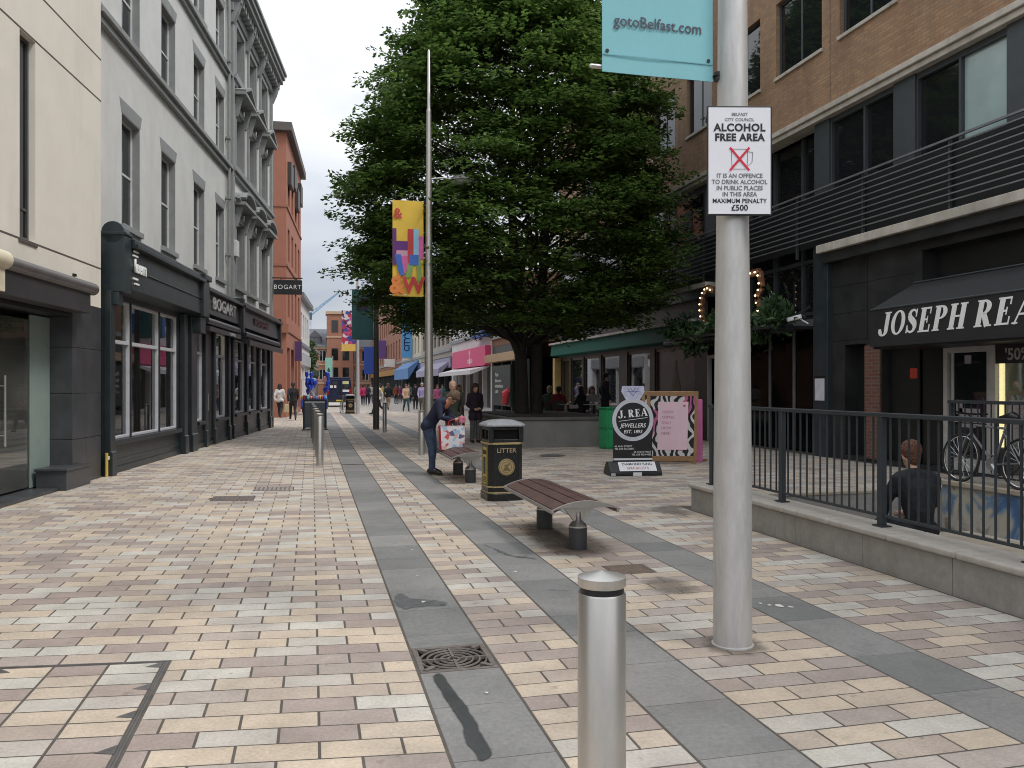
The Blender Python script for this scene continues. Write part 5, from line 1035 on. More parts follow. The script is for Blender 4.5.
t = bollard(2.44, 28.6, 'dark squat bollard in front of the dark lamp column', 'steel bollards')
t = bollard(2.46, 18.9, 'grey bollard close beside the column with the yellow banner', 'steel bollards')
# benches
M_slat = P('dark red hardwood', (.078,.038,.029), .5, var=.4, scale=9, bump=.25, bscale=18)
def bench(loc, rz, label):
    t = thing('bench', label, 'bench', loc, rz, 'curved timber benches')
    def prof(u): return .405 + .085 * (1 - (2*u - 1)**2) ** 1.0      # arched section across the seat
    W, L_ = .62, 1.95; n = 5
    for k in range(n):
        u0, u1 = (k + .05)/n, (k + .95)/n; x0, x1 = -W/2 + W*u0, -W/2 + W*u1; m = MB()
        xs = np.linspace(x0, x1, 4); zs = [prof(u) for u in np.linspace(u0, u1, 4)]
        poly = [(a, b+.032) for a, b in zip(xs, zs)] + [(a, b+.004) for a, b in reversed(list(zip(xs, zs)))]
        m.prism(poly, .02, L_-.02, 'xz'); m.build('seat_slat', M_slat, t, bevel=.004)
    for y0 in (0, L_-.016):                                                            # end arms: wing shaped plates
        us = np.linspace(0, 1, 13); top = [(-W/2-.03 + (W+.06)*u, prof(u)+.034) for u in us]
        bot = [(-W/2-.03 + (W+.06)*u, prof(u) + .022 - .06*math.sin(math.pi*u)**1.5) for u in us]
        m = MB(); m.prism(top + bot[::-1], y0, y0+.014); m.build('end_arm', P('satin steel edge', (.34,.32,.295), .4, metal=.6), t, bevel=.003)
    m = MB(); m.bar((-W/2-.012,0,.42),(-W/2-.012,L_,.42),.02,.034); m.bar((W/2+.012,0,.42),(W/2+.012,L_,.42),.02,.034); m.build('edge_rail', P('satin steel edge', (.34,.32,.295), .4, metal=.6), t, bevel=.004)
    for y0 in (.36, L_-.40):
        m = MB(); m.cyl(.04,y0,0,.215,.09,24); m.build('foot', P('foot sleeve', (.05,.052,.055), .5), t, bevel=.006)
        m = MB(); m.lathe([(.091,.215),(.091,.228),(.035,.29),(.03,.36)], 24, (.04,y0,0)); m.prism([(-.12,.425),(.22,.43),(.09,.27),(-.0,.27)], y0-.02, y0+.02); m.build('bracket', M_steel, t, smooth=True)
    return t
bench((2.50, 7.32, 0), 0, 'curved dark red timber bench on two dark cylinder feet in front of the litter bin')
bench((2.52, 13.05, 0), 0, 'farther dark timber bench with the shopping bag on it beside the bending person')
# litter bin
lb = thing('litter_bin', 'black octagonal litter bin with gold bands, crest and grey lid', 'litter bin', (2.62, 11.36, 0), R(3))
def octo(h, c=.07): return [(-h+c,-h),(h-c,-h),(h,-h+c),(h,h-c),(h-c,h),(-h+c,h),(-h,h-c),(-h,-h+c)]
M_bin = P('bin black', (.010,.011,.012), .28, var=.3, bump=.04, dirt=.1); M_gold = P('gold paint', (.42,.32,.16), .45, metal=.3)
def ring(hts, name, mat, bev=.006):
    m = MB()
    for h, z in hts: m.v += [(x, y, z) for x, y in octo(h)]
    for i in range(len(hts)-1):
        for k in range(8): m.f.append((i*8+k, i*8+(k+1)%8, (i+1)*8+(k+1)%8, (i+1)*8+k)); m.mi.append(0)
    m.f.append(tuple(range(7,-1,-1))); m.mi.append(0); b = (len(hts)-1)*8; m.f.append(tuple(range(b, b+8))); m.mi.append(0)
    return m.build(name, mat, lb, bevel=bev)
ring([(.262,0),(.262,.10),(.255,.105)], 'plinth', M_bin); ring([(.258,.105),(.258,.125)], 'gold_band', M_gold, .002); ring([(.25,.125),(.25,.185)], 'base_panel', M_bin); ring([(.262,.185),(.262,.205)], 'gold_band', M_gold, .002)
body = ring([(.248,.205),(.248,.785)], 'body', M_bin); ring([(.262,.785),(.262,.812)], 'gold_band', M_gold, .002)
m = MB()
for h in (.248,):
    for sx in (-1, 1):
        for sy in (-1, 1): m.box(sx*.215-.035, sx*.215+.035, sy*.215-.035, sy*.215+.035, .812, 1.03)
    for s_ in (-1, 1):
        m.box(-.18,.18,s_*.235-.012,s_*.235+.012,.812,.86); m.box(-.18,.18,s_*.235-.012,s_*.235+.012,.985,1.03); m.box(s_*.235-.012,s_*.235+.012,-.18,.18,.812,.86); m.box(s_*.235-.012,s_*.235+.012,-.18,.18,.985,1.03)
        m.box(s_*.235-.012,s_*.235+.012,-.02,.02,.86,.985)
m.build('opening_frame', M_bin, lb, bevel=.012)
m = MB(); m.box(-.19,.19,-.19,.19,.8,1.03); m.build('liner', P('liner black', (.004,.004,.004), .9), lb)
ring([(.285,1.03),(.285,1.055),(.25,1.085),(.16,1.12),(.05,1.135)], 'lid', P('lid grey', (.22,.23,.24), .5, var=.25, dirt=.4), .01)
text('LITTER', .088, M_gold, body, (0, -.2495, .70), bold=.001, xs=1.05)
m = MB(); m.tube([(0,-.2485,.47),(0,-.252,.47)], [.118,.116], 28); cr_ = m.build('crest', M_gold, body)
m = MB()
for r_ in (.104, .074): m.tube([(r_*math.cos(a), -.253, .47+r_*math.sin(a)) for a in np.linspace(0, 6.283, 30, endpoint=False)], .004, 5, closed=True)
m.bar((-.04,-.253,.44),(.04,-.253,.52),.01,.02); m.bar((.04,-.2535,.43),(-.03,-.2535,.50),.01,.02); m.prism([(-.05,.42),(.05,.42),(.03,.45),(.0,.52),(-.03,.45)], -.254, -.252); m.build('crest_relief', P('dark gold', (.16,.12,.05), .5), cr_)
m = MB(); m.box(-.2515,-.249,-.10,.11,.22,.74); yp = m.build('yellow_notice', P('yellow notice', (.55,.42,.07), .5), body)
m = MB(); m.box(-.2535,-.2518,-.05,.06,.36,.60); m.build('black_symbol', M_ink, yp); m = MB()
for k in range(4): m.box(-.2535,-.2518,-.08,.09,.25+.022*k,.26+.022*k)
m.box(-.2535,-.2518,-.08,.09,.64,.70); m.build('black_lines', M_ink, yp)

# ------------------------------------------------------------------ pavement signs
js = thing('pavement_sign', 'black ring shaped jewellers pavement sign with white lettering on a black base', 'sign', (5.62, 13.86, 0), R(-6))
m = MB(); m.prism([(-.24,0),(.24,0),(.24,.07),(.07,.24),(-.07,.24),(-.24,.07)], -.48, .48, 'yz'); m.build('base', P('sign base black', (.014,.015,.016), .5, var=.3), js, bevel=.02)
t_ = np.linspace(R(-58), R(238), 33)
lean = .03
out = [(-.36,.26),(.36,.26)] + [(.385*math.cos(a), .99 + .385*math.sin(a)) for a in t_ if True and math.sin(a) > -.45] 
m = MB(); m.prism([(-.36,.24),(.36,.24),(.36,.85),(.383,.99)] + [(.383*math.cos(a), .99+.383*math.sin(a)) for a in np.linspace(.08, 1.25, 10)] + [(.13,1.37),(.215,1.5),(.20,1.60),(-.20,1.60),(-.215,1.5),(-.13,1.37)] + [(.383*math.cos(a), .99+.383*math.sin(a)) for a in np.linspace(math.pi-1.25, math.pi-.08, 10)] + [(-.383,.99),(-.36,.85)], -.02, .02)
pn = m.build('panel', P('sign panel black', (.012,.012,.014), .4), js)
def annulus(cx, cz, ro, ri, y, mat, par, name):
    m = MB()
    for i in range(40):
        u, v = i*2*math.pi/40, (i+1)*2*math.pi/40
        m.quad((cx+ro*math.cos(u),y,cz+ro*math.sin(u)),(cx+ro*math.cos(v),y,cz+ro*math.sin(v)),(cx+ri*math.cos(v),y,cz+ri*math.sin(v)),(cx+ri*math.cos(u),y,cz+ri*math.sin(u)))
    return m.build(name, mat, par)
M_rs = P('printed silver', (.62,.63,.68), .45, var=.12)
annulus(0, .99, .383, .312, -.0225, M_rs, pn, 'ring_print')
m = MB(); m.prism([(-.13,1.35),(.13,1.35),(.215,1.5),(.20,1.60),(-.20,1.60),(-.215,1.5)], -.0235, -.021); gm = m.build('gem_print', P('printed diamond', (.58,.60,.74), .4, var=.2, scale=14), pn)
m = MB()
for a, b in (((-.1,1.56),(.0,1.42)),((.1,1.56),(.0,1.42)),((-.12,1.5),(.12,1.5)),((-.05,1.57),(.0,1.5)),((.05,1.57),(.0,1.5))): m.bar((a[0],-.0245,a[1]),(b[0],-.0245,b[1]),.008,.012)
m.build('gem_facets', P('facet violet', (.22,.22,.42), .5), gm)
serif_text('J. REA', .135, M_letter, pn, (-.255, -.0225, 1.02), (0,R(-5),0), shear=0, ext=.002, track=.12)
m = MB(); m.bar((-.26,-.0235,.965),(.27,-.0235,1.03),.003,.008); m.build('underline', M_letter, pn)
text('JEWELLERS', .105, M_letter, pn, (0,-.0235,.885), bold=.001, shear=.25, xs=.92); text('EST. 1893', .085, M_letter, pn, (0,-.0235,.775), bold=.001, shear=.2)
text('46 ANN STREET\nTEL 028 9032 8877', .046, M_letter, pn, (-.34,-.0235,.49), align='LEFT'); text('65 ANN STREET\nTEL 028 9024 4422', .046, M_letter, pn, (.34,-.0235,.385), align='RIGHT')
m = MB(); m.box(-.36,.36,-.028,-.0205,.265,.30); m.build('white_strip', M_white, pn)
slope = math.atan2(.17, .17)
m = MB(); m.box(-.34,.34,-.105,.105,.0,.006); wp = m.build('price_card', M_white, js, loc=(0.04, -.163, .162), rot=(R(45), 0, 0))
text('DIAMOND RING', .075, M_ink, wp, (0, .05, .0072), rot=(0,0,0), bold=.001); text('SPECIALISTS', .075, P('red ink', (.5,.05,.05), .6), wp, (0, -.045, .0072), rot=(0,0,0))
m = MB(); m.box(-.06,.10,-.246,-.2415,.005,.065); m.build('small_label', M_white, js); m = MB(); m.box(-.46,-.38,-.246,-.2415,.01,.055); m.build('base_clip', M_galv, js)
pk_ = thing('pavement_sign', 'wooden framed pavement board with zebra pattern edge and plain pink poster', 'sign', (7.2, 15.75, 0), R(-14))
tilt = R(7)
def zebra():
    mm, N, L, b = node_mat('zebra print'); t = N.new('ShaderNodeTexCoord'); wv = N.new('ShaderNodeTexWave'); wv.inputs['Scale'].default_value = 2.2; wv.inputs['Distortion'].default_value = 14; wv.inputs['Detail'].default_value = 1.5; wv.inputs['Detail Scale'].default_value = 1.2; L.new(t.outputs['Object'], wv.inputs['Vector'])
    r = N.new('ShaderNodeValToRGB'); r.color_ramp.interpolation = 'CONSTANT'; el = r.color_ramp.elements; el[0].position = 0; el[0].color = (.015,.02,.02,1); el[1].position = .52; el[1].color = (.7,.66,.66,1); L.new(wv.outputs['Fac'], r.inputs[0])
    n2 = N.new('ShaderNodeTexNoise'); n2.inputs['Scale'].default_value = 2; L.new(t.outputs['Object'], n2.inputs['Vector']); r2 = N.new('ShaderNodeValToRGB'); r2.color_ramp.interpolation = 'CONSTANT'; e2 = r2.color_ramp.elements; e2[0].color = (1,1,1,1); e2[1].position = .56; e2[1].color = (.75,.2,.42,1); L.new(n2.outputs['Fac'], r2.inputs[0])
    x = N.new('ShaderNodeMixRGB'); x.blend_type = 'MULTIPLY'; x.inputs[0].default_value = 1; L.new(r.outputs[0], x.inputs[1]); L.new(r2.outputs[0], x.inputs[2]); L.new(x.outputs[0], b.inputs['Base Color']); b.inputs['Roughness'].default_value = .5; return mm
M_wood = P('pale pine frame', (.34,.20,.10), .6, var=.2, scale=8)
for sgn in (-1, 1):
    m = MB(); W, H_ = .52, 1.5
    m.box(-W,-W+.07,-.02,.02,.06,H_); m.box(W-.07,W,-.02,.02,.06,H_); m.box(-W+.07,W-.07,-.02,.02,H_-.09,H_); m.box(-W+.07,W-.07,-.02,.02,.06,.17); m.box(-W+.02,-W+.09,-.02,.02,0,.06); m.box(W-.09,W-.02,-.02,.02,0,.06)
    fr = m.build('frame', M_wood, pk_, bevel=.006, loc=(0, sgn*.19, 0), rot=(-sgn*tilt, 0, 0))
    m = MB(); m.box(-W+.07,W-.07,-.012,.012,.17,H_-.09); bd = m.build('printed_board', zebra(), fr)
    if sgn < 0:
        m = MB(); m.box(-.29,.32,-.018,-.0125,.30,1.29); ps_ = m.build('poster', P('pale pink poster', (.88,.64,.72), .6, var=.05), fr)
        for i, s_ in enumerate(('ORDER','COFFEE','ONLY','FROM','HERE')): text(s_, .075, P('dusty pink ink', (.50,.20,.32), .6), ps_, (-.22, -.0195, 1.08-.11*i), align='LEFT')
        m = MB(); m.tube([(.24,-.018,1.21),(.24,-.0195,1.21)], .025, 12); m.build('dot', P('red dot', (.55,.1,.15), .6), ps_)
pb = thing('pink_board', 'bright pink painted board standing edge on behind the wooden framed board', 'sign', (7.72, 16.0, 0), R(-52))
m = MB(); m.box(-.35,.35,-.03,.03,.0,1.32); m.build('panel', P('bright pink paint', (.62,.17,.36), .55), pb, bevel=.02); m = MB(); m.box(-.3,-.24,.03,.35,0,.05); m.box(.24,.3,.03,.35,0,.05); m.build('foot', M_wood, pb)
gbx = thing('green_box', 'bright green panelled plastic box standing at the corner of the planter', 'box', (7.43, 19.75, 0), R(10))
M_grn = P('green plastic', (.02,.27,.10), .45, var=.2)
m = MB(); m.box(-.24,.24,-.22,.22,.0,1.02); m.build('body', M_grn, gbx, bevel=.02)
m = MB()
for z0, z1 in ((.06,.48),(.54,.98)):
    for a, b in ((-.21,.0),(.03,.21)): m.box(a,b,-.235,-.221,z0,z1)
    m.box(-.255,-.241,-.19,.19,z0,z1)
m.build('panel', P('green plastic light', (.03,.33,.13), .45, var=.15), gbx, bevel=.006)
m = MB(); m.box(-.26,.26,-.24,.24,1.02,1.06); m.build('lid', M_grn, gbx, bevel=.015)
# steel frame sign in mid street
fs = thing('frame_sign', 'dark metal framed display sign with grey panel in mid street', 'sign', (.1, 30.7, 0), 0)
m = MB(); W = .42
for a, b in ((-W,-W+.06),(W-.06,W)): m.box(a,b,-.04,.04,0,1.12); 
m.box(-W+.06,W-.06,-.03,.03,1.05,1.12); m.box(-W+.06,W-.06,-.03,.03,.06,.12); m.box(-W-.05,W+.05,-.18,.18,0,.03); m.build('frame', P('dark frame', (.03,.032,.035), .45), fs, bevel=.008)
m = MB(); m.box(-W+.06,W-.06,-.015,.015,.12,1.05); m.build('panel', P('slate grey panel', (.13,.155,.175), .4), fs); m = MB(); m.box(-W+.1,W-.1,-.04,-.031,.03,.10); m.box(-W+.06,W-.06,-.022,-.016,.98,1.04); m.build('trim', M_white, fs)

# ------------------------------------------------------------------ low wall, railing and sunken court
M_gran = P('granite', (.29,.275,.25), .75, var=.14, scale=14, bump=.2, dirt=.35); M_cap = P('pale coping', (.40,.37,.325), .7, var=.14, scale=9, bump=.2, dirt=.3)
lw = thing('low_wall', 'low granite wall with pale rounded coping under the right hand railing', 'wall')
m = MB(); Y = -1.0; m2 = MB()
while Y < 9.75:
    e = min(9.75, Y + 1.05); m.box(4.76,5.12,Y+.003,e-.003,-.9,.285); Y = e
Y = -1.0
while Y < 9.75:
    e = min(9.78, Y + .78); 
    if 9.78 - e < .3: e = 9.78
    m2.box(4.725,5.15,Y+.003,e-.003,.287,.345); Y = e
m.build('blocks', M_gran, lw, bevel=.006); m2.build('coping', M_cap, lw, bevel=.02, seg=3)
ra = thing('railing', 'dark grey steel railing on the low wall at the right', 'railing')
M_rail = P('dark grey rail paint', (.032,.04,.046), .42, var=.2, bump=.05)
PY = [9.54, 7.94, 6.34, 4.74, 3.14, 1.54, -.06]
for Y in PY:
    m = MB(); m.box(4.925,4.975,Y-.035,Y+.035,.345,1.32); o_ = m.build('post', M_rail, ra, bevel=.004)
    m = MB(); m.box(4.895,5.005,Y-.065,Y+.065,.346,.358); m.build('base_plate', M_rail, o_, bevel=.002)
m = MB(); m.box(4.92,4.98,-.2,9.6,1.322,1.362); m.build('top_rail', M_rail, ra, bevel=.008)
for a, b in zip(PY, PY[1:]):
    m = MB(); m.box(4.935,4.965,b+.035,a-.035,.43,.455); m.build('bottom_rail', M_rail, ra, bevel=.004)
    for k in range(1, 14): y_ = b + (a-b)*k/14; m = MB(); m.box(4.943,4.957,y_-.007,y_+.007,.455,1.322); m.build('baluster', M_rail, ra)
M_court = P('court paving', (.30,.27,.23), .85, var=.2, scale=3, bump=.2, dirt=.3); M_step = P('tan step stone', (.36,.31,.24), .8, var=.15, scale=7, bump=.2, dirt=.3)
m = MB(); m.quad((5.1,-1.5,-.86),(9.7,-1.5,-.86),(9.7,11.0,-.86),(5.1,11.0,-.86)); struct(m.build('court_floor', M_court, fix=False))
cs_ = thing('stone_steps', 'tan stone steps going down into the sunken court behind the railing', 'steps')
for k, (ya, yb, z1) in enumerate(((5.9,7.22,.08),(7.22,7.78,-.28),(7.78,8.14,-.46),(8.14,8.5,-.64))):
    m = MB(); m.box(5.13,6.7-.001*k,ya,yb+.02*(k<3),-.88,z1); m.build('step', M_step, cs_, bevel=.012)
sbk = thing('stone_block', 'low tan stone block in the sunken court beside the seated person', 'block', (7.35, 7.4, -.86))
m = MB(); m.box(-.45,.45,-.4,.4,0,.62); m.build('base', M_step, sbk, bevel=.02); m = MB(); m.box(-.5,.5,-.45,.45,.622,.70); m.build('top_slab', M_cap, sbk, bevel=.02)
kw = thing('court_kerb', 'tan kerb wall along the far edge of the sunken court', 'kerb')
m = MB(); m.box(5.13,7.58,9.92,10.18,-.9,.10); m.box(7.4,7.62,10.18,10.95,-.9,-.02); m.box(7.62,9.86,10.903,11.1,-.9,-.01); m.build('blocks', M_gran, kw, bevel=.01); m = MB(); m.box(5.13,7.6,9.905,10.2,.102,.15); m.build('coping', M_step, kw, bevel=.012)
def mural():
    mm, N, L, b = node_mat('mural paint'); t = N.new('ShaderNodeTexCoord'); n_ = N.new('ShaderNodeTexNoise'); n_.inputs['Scale'].default_value = 1.5; n_.inputs['Detail'].default_value = 5; n_.inputs['Distortion'].default_value = 1.2; L.new(t.outputs['Object'], n_.inputs['Vector'])
    r = N.new('ShaderNodeValToRGB'); el = r.color_ramp.elements; cs = [(0,(.07,.10,.17)),(.36,(.06,.13,.27)),(.46,(.20,.27,.35)),(.50,(.40,.36,.28)),(.58,(.42,.40,.36)),(.64,(.22,.17,.12)),(1,(.12,.12,.13))]
    while len(el) < len(cs): el.new(.5)
    for i, (p_, c) in enumerate(cs): el[i].position = p_; el[i].color = (*c, 1)
    L.new(n_.outputs['Fac'], r.inputs[0]); L.new(r.outputs[0], b.inputs['Base Color']); b.inputs['Roughness'].default_value = .7; return mm
mw = thing('mural_wall', 'retaining wall of the sunken court painted with a blue and cream mural', 'wall')
m = MB(); m.box(9.6,9.85,-1.5,10.9,-.9,.06); m.build('painted_face', mural(), mw); m = MB(); m.box(9.55,9.9,-1.5,10.92,.062,.14); m.build('coping', M_step, mw, bevel=.015)
m = MB(); m.box(9.9,11.36,-6,11.2,-.02,.12); struct(m.build('terrace', M_court))
r2 = thing('railing', 'upper dark railing behind the bicycles on the jewellers terrace', 'railing')
m = MB(); m.box(9.70,9.76,-1,10.9,1.33,1.38); m.box(9.72,9.745,-1,10.9,.25,.275); m.build('rail', M_rail, r2, bevel=.005)
for k in range(8): Y = 10.85-k*1.6; m = MB(); m.box(9.705,9.755,Y-.025,Y+.025,.14,1.33); m.build('post', M_rail, r2)
Y = 10.7
while Y > -1: m = MB(); m.box(9.725,9.739,Y-.007,Y+.007,.275,1.33); m.build('baluster', M_rail, r2); Y -= .125
# bicycles
M_tyre = P('tyre rubber', (.018,.018,.018), .8); M_bk1 = P('bike frame paint', (.02,.022,.025), .3, coat=.4); M_chrome = P('bright metal', (.6,.6,.6), .25, metal=.9)
def bicycle(label, loc, rz, tilt_, fcol):
    t = thing('bicycle', label, 'bicycle', loc, rz, 'bicycles parked at the upper railing'); t.rotation_euler = (tilt_, 0, rz)
    def tb(name, segs, r, mat, par=t): m = MB(); [m.tube(s_, r, 8) for s_ in segs]; return m.build(name, mat, par, smooth=True)
    for nm, x in (('wheel', -.53), ('wheel', .53)):
        c = [(x+.335*math.cos(a), 0, .345+.335*math.sin(a)) for a in np.linspace(0, 2*math.pi, 40, endpoint=False)]
        m = MB(); m.tube(c, .018, 8, closed=True); wo = m.build(nm, M_tyre, t, smooth=True)
        m = MB(); m.tube([(x+.31*math.cos(a), 0, .345+.31*math.sin(a)) for a in np.linspace(0, 2*math.pi, 40, endpoint=False)], .010, 6, closed=True); m.build('rim', M_chrome, wo, smooth=True)
        m = MB()
        for k in range(20): a = k*math.pi/10; m.tube([(x, (.02 if k%2 else -.02), .345), (x+.31*math.cos(a), 0, .345+.31*math.sin(a))], .0018, 4)
        m.tube([(x,-.04,.345),(x,.04,.345)], .022, 8); m.build('spokes', M_chrome, wo)
    bb, hd_, st, hb = (.07,0,.30), (-.40,0,.83), (.22,0,.80), (-.37,0,.72)
    tb('frame', [[bb,st],[st,hd_],[hb,bb],[hd_,hb]], .017, fcol); tb('rear_stay', [[(.53,.05,.345),(.07,.03,.30)],[(.53,-.05,.345),(.07,-.03,.30)],[(.53,.05,.345),(.20,.02,.76)],[(.53,-.05,.345),(.20,-.02,.76)]], .009, fcol)
    tb('fork', [[hb,(-.42,.05,.62),(-.53,.05,.345)],[hb,(-.42,-.05,.62),(-.53,-.05,.345)]], .011, fcol)
    tb('handlebar', [[hd_,(-.42,0,.95),(-.46,0,.98)],[(-.40,-.29,1.0),(-.47,-.12,.985),(-.46,0,.98),(-.47,.12,.985),(-.40,.29,1.0)]], .013, M_black)
    m = MB(); m.tube([st,(.25,0,.93)], .013, 8); sp_ = m.build('seat_post', M_chrome, t); m = MB(); m.tube([(.12,0,.95),(.22,0,.955),(.33,0,.96),(.38,0,.955)], [.02,.045,.075,.05], 10, round_ends=True); m.build('saddle', M_black, sp_, smooth=True)
    m = MB(); m.tube([(.07,-.05,.30),(.07,-.042,.30)], .09, 24); m.bar((.07,-.06,.30),(.17,-.06,.18),.02,.02); m.box(.13,.21,-.13,-.05,.165,.185); m.bar((.07,.06,.30),(-.03,.06,.42),.02,.02); m.box(-.07,.01,.05,.13,.41,.43); m.build('crank', M_chrome, t)
    return t
bicycle('silver framed bicycle leaning at the upper railing with its wheel before the white door', (9.63, 10.02, .14), R(-90), R(-5), P('silver grey bike paint', (.22,.225,.23), .3, metal=.5)).scale = (1.06,)*3
bicycle('black bicycle parked closer along the upper railing', (9.64, 8.6, .14), R(-90), R(-5), M_bk1).scale = (1.06,)*3
# ------------------------------------------------------------------ planter and tree
pt = thing('planter', 'long low grey concrete planter wall around the big tree', 'planter', (6.38, 23.2, 0), 0)
M_conc = P('weathered concrete', (.21,.205,.19), .85, var=.15, scale=2, bump=.15, dirt=.4)
def rrect(w_, d, r, n=6):
    o = []
    for cx, cy, a0 in ((w_-r,-d+r,-90),(w_-r,d-r,0),(-w_+r,d-r,90),(-w_+r,-d+r,180)):
        for k in range(n+1): a = R(a0+90*k/n); o.append((cx+r*math.cos(a), cy+r*math.sin(a)))
    return o
m = MB(); m.prism(rrect(1.53,2.6,.5), .0, .70, 'xy'); m.build('wall', M_conc, pt, bevel=.01); m = MB(); m.prism(rrect(1.57,2.64,.52), .702, .78, 'xy'); m.build('coping', P('dark coping', (.12,.115,.105), .8, var=.2, dirt=.3), pt, bevel=.015)
m = MB(); m.prism(rrect(1.3,2.3,.4), .782, .80, 'xy'); m.build('soil', P('dark soil', (.035,.028,.02), .95, var=.4, scale=9, bump=.5), pt)
tr = thing('tree', 'large dense dark green tree with twin dark trunks growing from the concrete planter', 'tree', (6.3, 23.7, 0))
M_bark = P('dark bark', (.040,.034,.028), .9, var=.35, scale=6, bump=.6, bscale=14)
m = MB()
m.tube([(-.25,-.1,.75),(-.24,-.1,1.4),(-.26,-.08,2.3),(-.3,-.05,3.2),(-.4,0,4.5),(-.5,.1,7),(-.45,.1,10)], [.22,.19,.175,.17,.15,.12,.05], 14)
m.tube([(.24,.05,.75),(.25,.05,1.4),(.27,.05,2.4),(.28,.05,3.3),(.45,.05,5),(.6,-.1,8),(.5,0,11.5)], [.20,.175,.165,.16,.14,.1,.04], 14)
m.tube([(-.26,-.1,2.35),(-.55,-.2,2.95),(-1.1,-.4,3.35),(-2.2,-.8,3.9),(-3.6,-1.2,4.5)], [.12,.1,.085,.06,.02], 10)
m.tube([(.27,.05,2.9),(.7,-.1,3.3),(1.6,-.4,3.8),(3.2,-.8,4.6)], [.1,.09,.07,.02], 10)
m.build('trunk', M_bark, tr, smooth=True)
def crownR(z):                                  # silhouette radius of the crown at height z
    zs = [3.0, 3.5, 4.2, 5.5, 7.2, 9.0, 10.2, 11.8, 13.2, 14.4, 15.2]; rs = [1.5, 3.6, 4.75, 5.0, 5.0, 4.75, 4.35, 3.4, 2.4, 1.4, .3]
    return np.interp(z, zs, rs)
m = MB(); boughs = []
for k in range(250):
    z = 3.35 + 11.2 * ((k + .5)/250)**1.05; az = k*2.39996 + random.uniform(-.25,.25); rr = crownR(z) * random.uniform(.80, 1.04)
    boughs.append((az, z, rr))
    if k % 2 == 0:
        st_ = Vector((random.uniform(-.4,.4), random.uniform(-.2,.2), max(2.8, z - .45*rr - .4))); tip = Vector((rr*.92*math.cos(az), rr*.92*math.sin(az), z-.05)); md = st_.lerp(tip,.5) + Vector((0,0,.25))
        m.tube([st_, md, tip], [.055,.035,.010], 5)
m.build('limbs', M_bark, tr, smooth=True)
PP, DD, UU = [], [], []
def spray(c, out, size, nl, flat=.05):
    """a flat drooping fan of leaves around c, growing along out"""
    side = np.cross(out, [0,0,1.]); side /= np.linalg.norm(side)+1e-9; up = np.cross(side, out)
    a = rng.uniform(0, 1, nl); sp = rng.normal(0, .33, nl)*(1 - .45*a)
    p = c + np.outer((a-.55)*size*1.3, out) + np.outer(sp*size*1.15, side) + np.outer(rng.normal(0, flat, nl) - .16*size*(a**2) - .10*size*sp**2*4, up)
    d = out*(.55) + np.outer(np.sign(sp)*.75, side) + rng.normal(0,.22,(nl,3)) - np.outer(np.full(nl,.25), [0,0,1])
    PP.append(p); DD.append(unit(d)); UU.append(unit(np.cross(d, up) + rng.normal(0,.18,(nl,3))))
for az, z, rr in boughs:
    o = np.array([math.cos(az), math.sin(az), 0.]); sd = np.array([-math.sin(az), math.cos(az), 0.])
    nS = 16
    for j in range(nS):
        t_ = rng.uniform(-1, 1); dep = rng.uniform(0, 1)**.8
        a2 = az + t_*.9/max(rr,1.2)*1.25; r2 = min(crownR(z)*1.05, rr*(1.03 - .06*t_*t_)) - dep*1.05 
        zz = z + rng.normal(0,.13) - .10*abs(t_) + (.16*dep) 
        c = np.array([r2*math.cos(a2), r2*math.sin(a2), zz]); out = np.array([math.cos(a2)*1., math.sin(a2)*1., rng.uniform(-.1,.42)]); out /= np.linalg.norm(out)
        spray(c, out, rng.uniform(.5,.85), 52)
for k in range(520):                             # inner, thinner foliage
    z = rng.uniform(3.4, 14); az = rng.uniform(0, 6.283); r_ = crownR(z)*rng.uniform(.35,.8)
    out = np.array([math.cos(az), math.sin(az), rng.uniform(-.1,.5)]); spray(np.array([r_*math.cos(az), r_*math.sin(az), z]), out/np.linalg.norm(out), rng.uniform(.5,.8), 34)
for k in range(230):                             # twigs that break the outline
    z = rng.uniform(3.5, 14.5); az = rng.uniform(0, 6.283); r_ = crownR(z)*1.03
    out = np.array([math.cos(az), math.sin(az), rng.uniform(-.15,.6)]); spray(np.array([r_*math.cos(az), r_*math.sin(az), z]), out/np.linalg.norm(out), rng.uniform(.35,.6), 26)
PP, DD, UU = map(np.concatenate, (PP, DD, UU)); nL = len(PP); PP = PP + np.array([-.52, 0, 0])
M_leaf = leaf_mat('tree leaves', [(.044,.086,.018),(.076,.14,.03),(.108,.184,.04),(.15,.235,.056)], .45)
leaves('crown', PP, DD, UU, rng.uniform(.065,.11,nL), rng.uniform(.12,.20,nL), M_leaf, tr)
def small_tree(name, label, loc, h, r, n, seed):
    g_ = np.random.default_rng(seed); t = thing(name, label, 'tree', loc, 0, 'trees far down the left side')
    m = MB(); m.tube([(0,0,0),(.05,0,h*.4),(.0,.1,h*.85)], [.16,.11,.03], 8)
    for k in range(10): a = k*2.4; m.tube([(0,0,h*(.3+.05*k)),(r*.7*math.cos(a), r*.7*math.sin(a), h*(.45+.05*k))], [.05,.012], 5)
    m.build('trunk', M_bark, t, smooth=True)
    cc = unit(g_.normal(0,1,(60,3)))*g_.uniform(.5,1,(60,1))*np.array([r,r,h*.36]) + np.array([0,0,h*.66])
    p = cc[g_.integers(0,60,n)] + g_.normal(0,.22*r/1.5,(n,3)); d = unit(g_.normal(0,1,(n,3))); leaves('crown', p, d, unit(g_.normal(0,1,(n,3))), g_.uniform(.12,.2,n), g_.uniform(.2,.3,n), M_far_leaf, t)
M_far_leaf = leaf_mat('far tree leaves', [(.03,.06,.02),(.06,.10,.03),(.09,.13,.04)])
small_tree('street_tree', 'nearer small green street tree against the white building far left', (-.62, 72, 0), 5.6, .75, 2600, 3)
